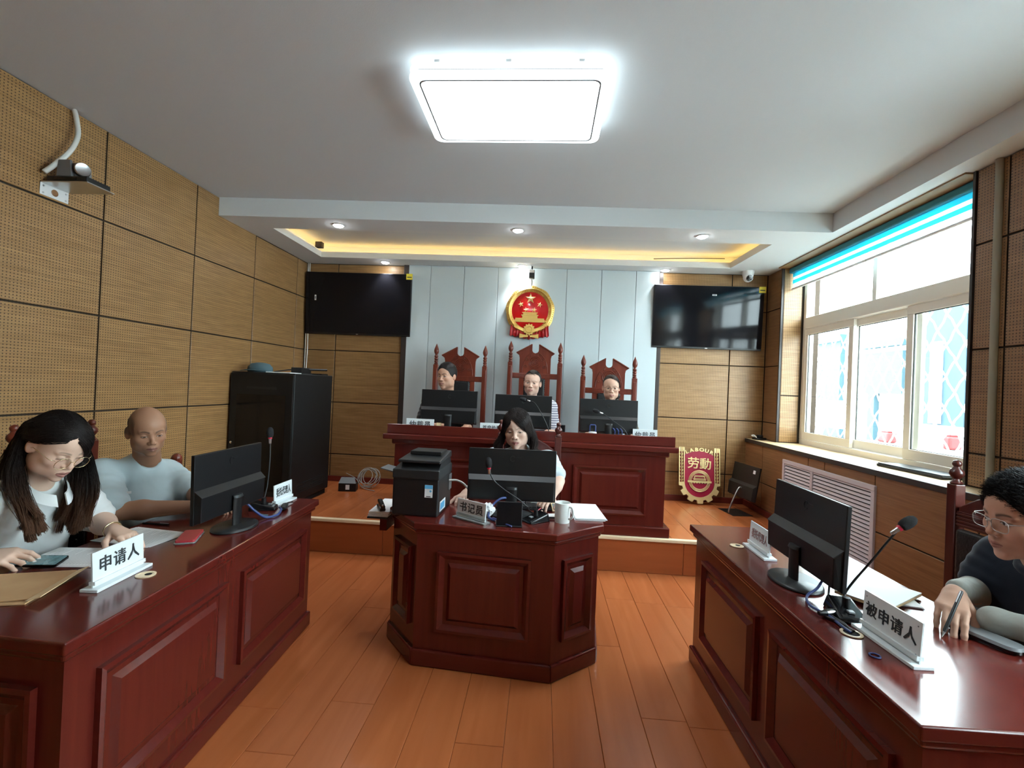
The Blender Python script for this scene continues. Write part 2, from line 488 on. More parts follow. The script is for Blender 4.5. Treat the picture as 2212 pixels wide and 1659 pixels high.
# rear wall: boards left and right, white vertical panels in the middle
wall_rear = MB().box(XL - .1, XR + .35, YB + PLIN, YB + .10, -.1, ZC + .1).build('wall_rear', 'dark_groove')
tag(wall_rear, 'rear wall of acoustic boards with a white panelled centre', kind='structure')
zr = [ZP + .055, .595, 1.195, 1.795, 2.395, ZS]
panel_field(wall_rear, [XL, -2.424, -1.633], zr, lambda u, z: (u, YB, z), 0)
panel_field(wall_rear, [1.287, 2.049, XR], zr, lambda u, z: (u, YB, z), 0)
wedges = [-1.575, -1.32, -.935, -.55, -.163, .225, .61, .99, 1.245]
MB().box(-1.60, 1.262, YB - .035, YB + .012, ZP, ZS).build('seam_board', 'panel_seam', wall_rear)
for a, b in zip(wedges[:-1], wedges[1:]):
    panel(wall_rear, b - a - .004, ZS - ZP - .004, ((a + b) / 2, YB - .05, (ZS + ZP) / 2), 0, 'white_panel', t=.014, name='white_panel')
for i, (a, b) in enumerate(((-1.636, -1.578), (1.247, 1.290))):
    t = MB().box(a, b, YB - .040, YB + .01, ZP, ZS).build('trim_%d' % (i + 2), 'dark_trim', bevel=.003)
    tag(t, 'dark vertical strip at the %s edge of the white panelling' % ('left', 'right')[i], kind='structure')
for i, (a, b) in enumerate(((XL, -1.6), (1.27, 2.26))):
    t = MB().box(a, b, YB - .015, YB + .01, ZP, ZP + .062).build('baseboard_rear_%s' % ('left', 'right')[i], 'baseboard', bevel=.003)
    tag(t, 'red-brown baseboard of the rear wall, %s part' % ('left', 'right')[i], kind='structure')

# wall behind the camera
wb = MB().box(XL - .1, XR + .35, YF - .1, YF - PLIN, -.1, ZC + .1).build('wall_back', 'dark_groove')
tag(wb, 'board-clad wall behind the viewer', kind='structure')
panel_field(wb, [XL, -2.02, -1.24, -.46, .32, 1.10, 1.88, XR], ROWS, lambda u, z: (u, YF, z), math.pi)

# right wall with two recessed windows
WX = 2.65
W1 = (2.87, 5.02); W2 = (-.15, 2.0)
wr = MB()
for a, b in ((W1[1], YB + .1), (W2[1], W1[0]), (YF - .1, W2[0])):
    wr.box(XR + PLIN, 2.80, a + .002 if a > 0 else a, b - .002, .95, ZC + .1)
wr.box(2.30, 2.80, YF - .1, YB + .1, -.1, .98)
for a, b in (W1, W2): wr.box(2.40, 2.80, a - .01, b + .01, 2.815, ZC + .1)
wall_right = wr.build('wall_right', 'dark_groove')
tag(wall_right, 'window wall clad in brown acoustic boards', kind='structure')
place_right = lambda u, z: (XR, u, z)
zr2 = [1.007, 1.195, 1.78, 2.375, ZS]
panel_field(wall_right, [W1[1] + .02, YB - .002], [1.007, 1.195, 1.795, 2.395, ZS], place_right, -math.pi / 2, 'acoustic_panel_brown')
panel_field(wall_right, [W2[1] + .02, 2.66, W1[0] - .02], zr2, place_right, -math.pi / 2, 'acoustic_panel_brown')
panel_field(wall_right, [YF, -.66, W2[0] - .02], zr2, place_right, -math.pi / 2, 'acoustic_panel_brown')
for wy in (W1, W2):
    panel_field(wall_right, [XR + .012, WX - .02], [1.007, 1.49, 2.80], lambda u, z: (u, wy[1], z), 0)
    panel_field(wall_right, [XR + .012, WX - .02], [1.007, 1.49, 2.80], lambda u, z: (u, wy[0], z), math.pi)
    MB().box(2.38, WX + .03, wy[0], wy[1], 2.795, 2.814).build('recess_head', 'header_wood', wall_right)
for i, (y, lab) in enumerate(((W1[1] + .003, 'far jamb of the window'), (W1[0] - .020, 'near jamb of the window'), (W2[1] + .003, 'far jamb of the second window'), (W2[0] - .02, 'near jamb of the second window'))):
    t = MB().box(XR - .008, XR + .012, y, y + .017, 1.007, ZS).build('trim_%d' % (i + 4), 'dark_trim')
    tag(t, 'dark corner strip at the ' + lab, kind='structure')

# boxed-in radiator bench under the windows
bench = MB().box(2.258 + PLIN, 2.32, YF, YB, -.012, .984).build('wall_right_bench', 'dark_groove')
tag(bench, 'boxed-in radiator bench of brown boards below the window', kind='structure')
place_bench = lambda u, z: (2.258, u, z)
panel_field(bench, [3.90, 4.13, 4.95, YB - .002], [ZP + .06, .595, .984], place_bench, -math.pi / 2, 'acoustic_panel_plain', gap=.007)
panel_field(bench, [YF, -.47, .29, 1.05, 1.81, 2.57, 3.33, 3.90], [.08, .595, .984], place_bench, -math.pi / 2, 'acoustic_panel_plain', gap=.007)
MB().box(2.262, WX - .01, YF, YB - .003, .985, 1.005).build('sill_board', 'sill_wood', bench, bevel=.002)
MB().box(2.247, 2.262, YF, YB - .003, .968, 1.006).build('sill_edge', 'dark_trim', bench, bevel=.002)
for nm, y0, y1, z0 in (('baseboard_right_platform', YP + .01, YB - .02, ZP), ('baseboard_right', YF, YP - .02, 0)):
    t = MB().box(2.243, 2.262, y0, y1, z0, z0 + .062).build(nm, 'baseboard', bevel=.003)
    tag(t, 'red-brown baseboard at the foot of the radiator bench, ' + ('platform part' if z0 else 'lower floor part'), kind='structure')

# ceiling, dropped soffit with a warm cove, side beam over the window wall
ceiling = MB().box(XL - .1, XR + .35, YF - .1, YB + .1, ZC, ZC + .1).build('ceiling', 'ceiling_paint')
tag(ceiling, 'pale grey painted ceiling', kind='structure')
O1, O2, O3, O4 = (XL, 3.82), (XR + .03, 3.936), (XR + .03, YB), (XL, YB)
H1, H2, H3, H4 = (-2.494, 4.124), (1.959, 4.268), (1.923, 5.105), (-2.495, 5.062)
ZL = ZS + .062
sf = MB()
for q in ((O1, O2, H2, H1), (O2, O3, H3, H2), (O3, O4, H4, H3), (O4, O1, H1, H4)): sf.prism(q, ZS, ZL)
def off(p, d, c=(-.28, 4.6)): return (p[0] + (d if p[0] > c[0] else -d), p[1] + (d if p[1] > c[1] else -d))
G = [off(p, .13) for p in (H1, H2, H3, H4)]
for q in ((O1, O2, G[1], G[0]), (O2, O3, G[2], G[1]), (O3, O4, G[3], G[2]), (O4, O1, G[0], G[3])): sf.prism(q, ZL, ZC)
soffit = sf.build('ceiling_soffit', 'soffit_paint')
tag(soffit, 'white dropped soffit with a recessed light cove above the bench', kind='structure')
E1 = [off(p, .055) for p in (H1, H2, H3, H4)]; E2 = [off(p, .070) for p in (H1, H2, H3, H4)]
led = thing('cove_light', 'warm yellow strip light hidden in the ceiling cove', 'strip light', (0, 0, 0))
for i in range(4):
    j = (i + 1) % 4
    MB().prism((E2[i], E2[j], E1[j], E1[i]), ZL + .001, ZL + .012).build('led_strip', 'led_warm', led)
beam = MB().box(2.270, 2.385, YF, 3.934, ZS, ZC)
for a, b in ((W2[1], W1[0]), (YF, W2[0])): beam.box(2.385, XR + .02, a, b, ZS, ZC)
beam.box(2.385, XR + .02, W1[1] - 1.1, W1[1] - 1.09, ZS + .01, ZC)
beam = beam.build('ceiling_beam', 'soffit_paint')
tag(beam, 'white ceiling beam running along the window wall', kind='structure')
t = MB().box(-2.47, -2.40, 4.86, 4.92, ZL - .01, ZL + .05)
tag(t.build('junction_box', 'dark_trim', bevel=.004), 'dark junction box in the rear left corner of the cove', 'box')
tag(MB().tube(spline([(1.12, 5.07, ZL + .010), (1.5, 5.085, ZL + .03), (1.86, 5.09, ZL + .036)], 6), .004, 6).build('loose_wire', 'cable_black', smooth=True),
    'thin dark loose wire lying in the right end of the lit cove', 'wire')

# windows
def window(n, dy, y0, y1, detail=True):
    w = struct('window_%d' % n)
    lab = ('cream-framed sliding window above the radiator bench' if n == 1 else 'cream-framed sliding window nearer the viewer, beyond the right edge')
    w['label'] = lab; w.location = (0, dy, 0)
    y0, y1 = W1
    X0, X1 = WX - .005, WX + .075
    f = MB()
    f.box(X0, X1, y0, y1, 1.0, 1.055); f.box(X0, X1, y0, y1, 2.76, 2.815)
    f.box(X0, X1, y0, y0 + .05, 1.055, 2.76); f.box(X0, X1, y1 - .05, y1, 1.055, 2.76)
    f.build('frame', 'window_frame', w, bevel=.004)
    t = MB().box(X0 - .012, X1, y0 + .05, y1 - .05, 2.175, 2.285).build('transom', 'window_frame', w, bevel=.005)
    MB().box(X0, X1 - .01, 3.965, 4.015, 2.285, 2.76).build('mullion', 'window_frame', w, bevel=.004)
    for a, b in ((y0 + .05, 3.965), (4.015, y1 - .05)):
        MB().box(WX + .028, WX + .032, a, b, 2.285, 2.76).build('pane', 'window_glass', w)
    def sash(a, b, xs, st=.062):
        s = MB()
        s.box(xs, xs + .03, a, b, 1.058, 1.058 + st + .012); s.box(xs, xs + .03, a, b, 2.172 - st, 2.172)
        s.box(xs, xs + .03, a, a + st, 1.13, 2.172 - st); s.box(xs, xs + .03, b - st, b, 1.13, 2.172 - st)
        o = s.build('sash', 'window_frame', w, bevel=.004)
        g = MB()
        for (p, q, r, t_) in ((a + st, b - st, 1.13, 1.136), (a + st, b - st, 2.166 - st, 2.172 - st), (a + st, a + st + .006, 1.136, 2.166 - st), (b - st - .006, b - st, 1.136, 2.166 - st)):
            g.box(xs + .010, xs + .018, p, q, r, t_)
        g.build('gasket', 'window_gasket', o)
        MB().box(xs + .013, xs + .016, a + st, b - st, 1.13, 2.172 - st).build('pane', 'window_glass', o)
    sash(4.235, 4.995, X0 + .004)
    sash(3.545, 4.300, X0 + .042)
    sash(2.90, 3.640, X0 + .004)
    return w
window(1, 0, *W1)
window(2, W2[0] - W1[0], *W1)

# zebra blinds
def blind(dy, label):
    t = thing('roller_blind', label, 'blind', (2.515, 3.945 + dy, 2.58))
    h0, h1 = -1.065, 1.065
    MB().box(-.035, .04, h0, h1, .160, .212).build('cassette', 'blind_teal', t, bevel=.012, seg=3)
    for k, (z0, z1, m) in enumerate(((.122, .162, 'blind_band'), (.092, .122, 'blind_sheer'), (.056, .092, 'blind_band'), (.010, .056, 'blind_sheer'))):
        MB().box(-.001 + .004 * (k % 2), .001 + .004 * (k % 2), h0 + .01, h1 - .01, z0, z1).build('fabric_band', m, t)
    MB().tube([(0, h0 + .01, 0), (0, h1 - .01, 0)], .011, 10).build('bottom_rail', 'white_plastic', t, smooth=50)
    for y in (.86, -.06):
        MB().tube([(-.012, y, 0), (-.012, y, -.31)], .0012, 5).build('cord', 'cable_grey', t)
blind(0, 'teal and white zebra roller blind pulled up over the window')
blind(W2[0] - W1[0], 'teal and white zebra roller blind over the nearer window, outside the right edge')

# security grille and what lies outside
g = thing('window_grille', 'white diamond-pattern security grille outside the window', 'grille', (2.86, 3.9, 1.0))
def wavy(a, b, n=26):
    a, b = Vector(a), Vector(b); d = (b - a); L = d.length; nrm = Vector((1, 0, 0)).cross(d.normalized()); out = []
    for i in range(n + 1):
        s = i / n
        out.append(a + d * s + nrm * (.006 * math.sin(s * L / .155 * 2 * math.pi)))
    return out
gy0, gy1, gz0, gz1 = -1.15, 1.9, .0, 1.15
for sgn in (1, -1):
    k = -2.2
    while k < 4.0:
        # line: z = sgn*1.45*(y - k)
        pts = []
        ya, yb_ = sorted((k + sgn * gz0 / 1.45, k + sgn * gz1 / 1.45))
        ya, yb_ = max(ya, gy0), min(yb_, gy1)
        if yb_ - ya > .08:
            p0, p1 = (0 if sgn > 0 else .012, ya, sgn * 1.45 * (ya - k)), (0 if sgn > 0 else .012, yb_, sgn * 1.45 * (yb_ - k))
            MB().tube(wavy(p0, p1), .0068, 5).build('bar', 'grille_white', g, smooth=True)
        k += .155
b = thing('neighbouring_building', 'pale building with light-blue shutters beyond the window grille', 'building', (6.0, 8.0, 0))
MB().box(.05, .6, -7, 7, -1, 3.25).build('wall', 'ext_wall', b)
for nm, y0, y1, z0, z1, m in (('shutter', 1.9, 2.67, 1.47, 2.76, 'ext_blue'), ('shutter', .25, 1.22, 1.62, 2.35, 'ext_blue'), ('shutter_head', .2, 1.30, 2.44, 2.56, 'ext_blue'), ('shutter_head', 1.85, 2.75, 2.66, 2.80, 'ext_blue'),
                              ('post', .89, 1.06, .2, 1.62, 'ext_blue'), ('door', -.93, -.03, 1.16, 2.96, 'ext_blue_dark'), ('door_edge', -.55, -.36, 1.18, 2.42, 'ext_wall'), ('low_shutter', 1.85, 2.40, .60, .90, 'ext_blue')):
    MB().box({'door_edge': -.08, 'shutter_head': -.09}.get(nm, -.04), .05, y0, y1, z0, z1).build(nm, m, b)
gr = MB().box(2.9, 7, -4, 15, -.4, -.2).build('ground_outside', 'ext_ground'); tag(gr, 'sunlit yard ground outside the window', kind='structure')
for nm, lab, x_, y_, z_, w_, h_ in (('red_crate', 'red plastic crate far out in the yard, beside the light-blue post', 4.5, 6.45, .95, .20, .13), ('red_canister', 'red canister in the yard behind the nearest window sash', 4.0, 4.86, 1.03, .09, .13)):
    t = thing(nm, lab, 'crate' if 'crate' in nm else 'canister', (x_, y_, z_))
    MB().box(-.06, .06, -w_ / 2, w_ / 2, 0, h_).build('body', 'ext_red', t, bevel=.02)
    MB().box(-.05, .05, -w_ / 2 + .01, w_ / 2 - .01, h_, h_ + .02).build('lid', 'ext_red', t, bevel=.01)
t = MB()
for k in range(16):
    a = random.uniform(0, 3); t.box(-.25, .25, -.12, .12, -.1, .1, M4((5.0 + random.uniform(-.1, .3), 4.3 + k * .17, .42 + random.uniform(0, .25)), a, .3, .2))
t.box(3.9, 5.2, 4.2, 7.2, -.2, .40)
t.box(4.25, 4.75, 6.2, 6.7, .40, .948)
t.box(3.8, 4.2, 4.7, 5.0, .40, 1.028)
tag(t.build('rubble_heap', 'ext_ground'), 'heap of pale rubble outside below the window', 'rubble', kind='stuff')

# radiator louvre
v = thing('radiator_grille', 'pinkish white louvred radiator grille set into the bench', 'grille', (2.258, 3.915, .30))
f = MB()
hy, hz = .605, .60
for a in ((-hy, hy, 0, .035), (-hy, hy, hz - .035, hz), (-hy, -hy + .035, .035, hz - .035), (hy - .035, hy, .035, hz - .035), (.02 + .10, .055 + .10, .035, hz - .035)):
    f.box(-.016, .004, a[0], a[1], a[2], a[3])
f.build('frame', 'louvre', v, bevel=.003)
MB().box(-.002, .0, -hy + .02, hy - .02, .02, hz - .02).build('backing', 'gap_black', v)
n = 19
slat_me = {}
for a, b in ((-hy + .037, .118), (.157, hy - .037)):
    key = round(b - a, 3)
    s = MB().add([(-.011, 0, -.0105), (-.003, 0, .0085), (-.0015, 0, .0085), (-.0095, 0, -.0105), (-.011, b - a, -.0105), (-.003, b - a, .0085), (-.0015, b - a, .0085), (-.0095, b - a, -.0105)],
                 [(0, 1, 2, 3), (7, 6, 5, 4), (0, 4, 5, 1), (1, 5, 6, 2), (2, 6, 7, 3), (3, 7, 4, 0)])
    me = bpy.data.meshes.new('slat'); me.from_pydata(s.v, [], s.f); me.update(); me.materials.append(MATS['louvre'])
    for k in range(n):
        o = bpy.data.objects.new('slat', me); COL.objects.link(o); o.parent = v; o.location = (0, a, .050 + k * (hz - .09) / (n - 1) + .002)

# ceiling lamp
def rrect(x0, x1, y0, y1, r, n=6):
    out = []
    for cx, cy, a0 in ((x1 - r, y1 - r, 0), (x0 + r, y1 - r, 90), (x0 + r, y0 + r, 180), (x1 - r, y0 + r, 270)):
        for k in range(n + 1):
            a = math.radians(a0 + 90 * k / n); out.append((cx + r * math.cos(a), cy + r * math.sin(a)))
    return out
lp = thing('ceiling_lamp', 'large square-cornered white LED ceiling lamp, lit', 'ceiling lamp', (-.212, 2.425, ZC), -.005)
MB().prism(rrect(-.43, .43, -.26, .26, .03), -.030, 0).build('base_plate', 'lamp_white', lp)
MB().prism(rrect(-.468, .468, -.298, .298, .05), -.048, -.026).build('upper_ring', 'lamp_rim_glow', lp, bevel=.006)
MB().prism(rrect(-.455, .455, -.285, .285, .04), -.058, -.048).build('seam', 'grey_plastic', lp)
MB().prism(rrect(-.470, .470, -.300, .300, .05), -.088, -.058).build('lower_ring', 'lamp_rim_glow', lp, bevel=.010, seg=3)
fr = MB()
o_, i_ = rrect(-.427, .427, -.267, .267, .035), rrect(-.420, .420, -.260, .260, .033)
k_ = len(o_)
fr.add([(*p, -.0885) for p in o_] + [(*p, -.0885) for p in i_] + [(*p, -.091) for p in o_] + [(*p, -.091) for p in i_],
       [q for a in range(k_) for b in [(a + 1) % k_] for q in ((2 * k_ + a, 2 * k_ + b, 3 * k_ + b, 3 * k_ + a), (a, b, 2 * k_ + b, 2 * k_ + a), (k_ + b, k_ + a, 3 * k_ + a, 3 * k_ + b))])
fr.build('inner_frame', 'grey_plastic', lp)
MB().prism(rrect(-.418, .418, -.258, .258, .031), -.090, -.0875).build('diffuser', 'lamp_diffuser', lp)
for x_ in (-.33, .0, .33): MB().box(x_ - .012, x_ + .012, -.305, -.296, -.03, -.018).build('clip', 'lamp_white', lp)

# downlights: three along the beam, three along the wall
spots = [(-1.831, 4.00, 'left one of the front row in the soffit'), (-.263, 4.033, 'middle one of the front row in the soffit'), (1.300, 4.086, 'right one of the front row in the soffit'),
         (-1.824, 5.208, 'above the left television'), (-.278, 5.215, 'above the round emblem'), (1.285, 5.235, 'above the left edge of the right television')]
for x_, y_, lab in spots:
    d = thing('downlight', 'small round white LED downlight, ' + lab, 'downlight', (x_, y_, ZS), 0, 'downlights in the soffit')
    MB().lathe([(.046, 0), (.050, -.003), (.048, -.007), (.040, -.007)], 24).build('rim', 'lamp_white', d, smooth=40)
    MB().lathe([(.040, -.005), (.039, -.010), (.030, -.016), (.015, -.020), (.0005, -.021)], 24).build('lens', 'downlight_glow', d)
    ld = bpy.data.lights.new('downlight_beam', 'SPOT'); ld.energy = 16; ld.spot_size = math.radians(95); ld.spot_blend = .7; ld.shadow_soft_size = .035; ld.color = (.95, .98, 1)
    lo = bpy.data.objects.new('downlight_beam', ld); COL.objects.link(lo); lo.parent = d; lo.location = (0, 0, -.035)
# ------------------------------------------------------------------ panelled desks
def face_frame(p0, p1):
    """local frame of an upright face seen from outside: x along p0->p1 (left to right), z up, -y outwards"""
    d = Vector((p1[0] - p0[0], p1[1] - p0[1], 0)); a = math.atan2(d.y, d.x)
    return M4((p0[0], p0[1], 0), a), d.length

def raised_panel(parent, fm, u0, u1, z0, z1, d=.0):
    """moulded frame with a fielded (raised) centre, on a face"""
    w = .038
    fr = MB()
    rects = [((u0, z0), (u1, z1), 0.0), ((u0, z0), (u1, z1), -.018), ((u0 + .014, z0 + .014), (u1 - .014, z1 - .014), -.020), ((u0 + w, z0 + w), (u1 - w, z1 - w), -.002)]
    ring = lambda a, b, y: [(a[0], y + d, a[1]), (b[0], y + d, a[1]), (b[0], y + d, b[1]), (a[0], y + d, b[1])]
    rings = [ring(a, b, y) for a, b, y in rects]
    vs = [p for r in rings for p in r]; fs = []
    for a in range(3):
        for i in range(4):
            j = (i + 1) % 4
            fs.append((a * 4 + i, a * 4 + j, (a + 1) * 4 + j, (a + 1) * 4 + i))
    fr.add(vs, fs, fm)
    pn = MB()
    e = .018
    rects = [((u0 + w, z0 + w), (u1 - w, z1 - w), -.001), ((u0 + w + e, z0 + w + e), (u1 - w - e, z1 - w - e), -.001), ((u0 + w + e * 2, z0 + w + e * 2), (u1 - w - e * 2, z1 - w - e * 2), -.016)]
    if u1 - u0 > .12:
        rings = [ring(a, b, y) for a, b, y in rects]; vs = [p for r in rings for p in r]; fs = []
        for a in range(2):
            for i in range(4):
                j = (i + 1) % 4
                fs.append((a * 4 + i, a * 4 + j, (a + 1) * 4 + j, (a + 1) * 4 + i))
        fs.append((8, 9, 10, 11))
        pn.add(vs, fs, fm)
        p = pn.build('field_panel', 'mahogany_upright', parent)
        fr.build('moulding', 'mahogany', p)
    else:
        fr.build('moulding', 'mahogany', parent)

def offset_poly(pts, d):
    """shrink a convex counter-clockwise polygon by d"""
    n = len(pts); out = []
    for i in range(n):
        p, a, b = Vector(pts[i]), Vector(pts[i - 1]), Vector(pts[(i + 1) % n])
        e1, e2 = (p - a).normalized(), (b - p).normalized()
        n1, n2 = Vector((-e1.y, e1.x)), Vector((-e2.y, e2.x))
        k = (n1 + n2); k = k / max(.2, k.dot(n1))
        out.append(tuple(p + k * d))
    return out

def desk_from_outline(t, pts, ztop, inset=.032, panels=(), z0=0.0, plinth=.085, top_t=.036, zp=(.188, .597), walls=(0, 1, 3)):
    """pts: counter-clockwise outline of the worktop; panels: (edge index, [(u0,u1),...])"""
    body = offset_poly(pts, inset)
    bi, po, pi_ = offset_poly(pts, inset + .03), offset_poly(pts, inset - .016), offset_poly(pts, inset + .02)
    n = len(pts); bb, pl, ap = MB(), MB(), MB()
    for e in walls:          # open on the sitter's side
        f = (e + 1) % n
        bb.prism([body[e], body[f], bi[f], bi[e]], z0 + .005, ztop - top_t - .012)
        pl.prism([po[e], po[f], pi_[f], pi_[e]], z0, z0 + plinth)
    bb.build('body', 'mahogany_upright', t)
    MB().prism(offset_poly(pts, .014), ztop - top_t - .026, ztop - top_t + .001).build('apron_moulding', 'mahogany', t, bevel=.010, seg=3)
    MB().prism(pts, ztop - top_t, ztop).build('top', 'mahogany', t, bevel=.006, seg=3)
    pl.build('plinth', 'mahogany', t, bevel=.008, seg=2)
    for e, spans in panels:
        a, b = body[e], body[(e + 1) % n]
        fm, L = face_frame(a, b)
        for u0, u1 in spans: raised_panel(t, fm, u0, u1, *zp)

# left (applicant) desk; front edge faces the room centre
def side_desk(name, label, nf, ff, back, panels_front, left):
    t = thing(name, label, 'desk', (0, 0, 0))
    if left:   # outline ccw: near-front, far-front, far-back, near-back
        pts = [nf, ff, (ff[0] - back, ff[1] - .03), (nf[0] - back, nf[1] + .03)]
    else:
        pts = [ff, nf, (nf[0] + back, nf[1] + .012), (ff[0] + back, ff[1] + .02)]
    desk_from_outline(t, pts, .74, panels=panels_front)
    return t
left_desk = side_desk('panelled_desk', 'long red mahogany desk with two seated people behind it at the left', (-1.208, 1.156), (-1.298, 2.748), .60,
                      [(0, [(.10, .705), (.815, 1.445)]), (3, [(.12, .46)]), (1, [(.09, .45)])], True)
right_desk = side_desk('panelled_desk', 'long red mahogany desk at the right, glossy with window glare', (.873, 1.115), (.848, 2.685), .60,
                       [(0, [(.125, .73), (.83, 1.43)]), (1, [(.09, .45)]), (3, [(.09, .45)])], False)

# clerk desk with chamfered front corners
cA, cB = Vector((-.627, 2.402)), Vector((.105, 2.338))
cd = (cB - cA).normalized(); cn = Vector((-cd.y, cd.x))
c_pts = [cA, cB, cB + cd * .236 + cn * .240, cB + cd * .236 + cn * .62, cA - cd * .236 + cn * .62, cA - cd * .236 + cn * .240]
clerk_desk = thing('clerk_desk', 'small red mahogany desk with chamfered corners in the middle of the room', 'desk')
desk_from_outline(clerk_desk, [tuple(p) for p in c_pts], .74, inset=.026, panels=[(0, [(.115, .600)]), (1, [(.055, .265)]), (5, [(.055, .265)])], walls=(0, 1, 2, 4, 5))

# judges' bench on the platform
jd = thing('judges_bench', 'long raised mahogany bench on the platform with three panels', 'bench desk', (0, 0, ZP))
MB().box(-1.225, 1.035, 3.945, 3.975, .005, .665).box(-1.225, -1.195, 3.975, 4.40, .005, .665).box(1.005, 1.035, 3.975, 4.40, .005, .665).build('body', 'mahogany_upright', jd)
MB().box(-1.265, 1.080, 3.912, 3.985, 0, .085).box(-1.265, -1.19, 3.985, 4.42, 0, .085).box(1.0, 1.080, 3.985, 4.42, 0, .085).build('plinth', 'mahogany', jd, bevel=.008)
MB().box(-1.250, 1.060, 3.925, 4.42, .655, .705).build('apron_moulding', 'mahogany', jd, bevel=.012, seg=3)
MB().box(-1.312, 1.118, 3.872, 4.44, .700, .745).build('top', 'mahogany', jd, bevel=.008, seg=3)
MB().box(-1.300, 1.108, 3.945, 3.972, .745, .822).build('front_ledge', 'mahogany', jd, bevel=.004)
for x0, x1 in ((-1.300, -1.276), (1.084, 1.108)):
    MB().add([(x0, 3.972, .745), (x1, 3.972, .745), (x1, 4.30, .745), (x0, 4.30, .745), (x0, 3.972, .822), (x1, 3.972, .822), (x1, 4.27, .76), (x0, 4.27, .76)],
             [(0, 3, 2, 1), (4, 5, 6, 7), (0, 1, 5, 4), (1, 2, 6, 5), (2, 3, 7, 6), (3, 0, 4, 7)]).build('side_ledge', 'mahogany', jd)
fm, _ = face_frame((-1.225, 3.945), (1.035, 3.945))
for u0, u1 in ((.145, .745), (.83, 1.43), (1.510, 2.110)):
    raised_panel(jd, fm, u0, u1, .165, .560)

# ------------------------------------------------------------------ chairs
def finial_spire(h=.0):
    return [(.017, 0), (.021, .006), (.021, .014), (.015, .020), (.021, .030), (.021, .040), (.015, .046), (.021, .056), (.021, .066), (.015, .072), (.021, .082), (.021, .092), (.014, .100),
            (.013, .108), (.022, .122), (.027, .142), (.025, .162), (.016, .186), (.007, .208), (.002, .222)]
def finial_knob():
    return [(.022, 0), (.026, .006), (.016, .016), (.013, .024), (.022, .034), (.029, .048), (.027, .062), (.016, .074), (.012, .082), (.018, .090), (.0185, .099), (.014, .108), (.004, .113)]

def legs_and_seat(t, w, d, zs, wood, leather, arms=True):
    """seat frame, seat pad, four legs, arms; chair faces local -y, back at y=+d/2"""
    MB().box(-w / 2, w / 2, -d / 2, d / 2, zs - .07, zs - .02).build('seat_frame', wood, t, bevel=.006)
    MB().box(-w / 2 + .03, w / 2 - .03, -d / 2 + .01, d / 2 - .05, zs - .02, zs + .045).build('seat', leather, t, bevel=.025, seg=3)
    for sx in (-1, 1):
        MB().box(sx * (w / 2 - .03) - .024, sx * (w / 2 - .03) + .024, -d / 2, -d / 2 + .05, 0, zs + (.20 if arms else -.02)).build('leg', wood, t, bevel=.005)
        MB().box(sx * (w / 2 - .03) - .024, sx * (w / 2 - .03) + .024, d / 2 - .05, d / 2, 0, zs).build('leg', wood, t, bevel=.005)
        if arms: MB().tube(spline([(sx * (w / 2 - .02), -d / 2 - .01, zs + .215), (sx * (w / 2), 0, zs + .225), (sx * (w / 2 - .01), d / 2 - .02, zs + .245)], 5), .022, 8).build('armrest', wood, t, smooth=40)

def spiral(cx, cz, r0, r1, a0, a1, n=18):
    return [(cx + (r0 + (r1 - r0) * i / n) * math.cos(a0 + (a1 - a0) * i / n), 0, cz + (r0 + (r1 - r0) * i / n) * math.sin(a0 + (a1 - a0) * i / n)) for i in range(n + 1)]

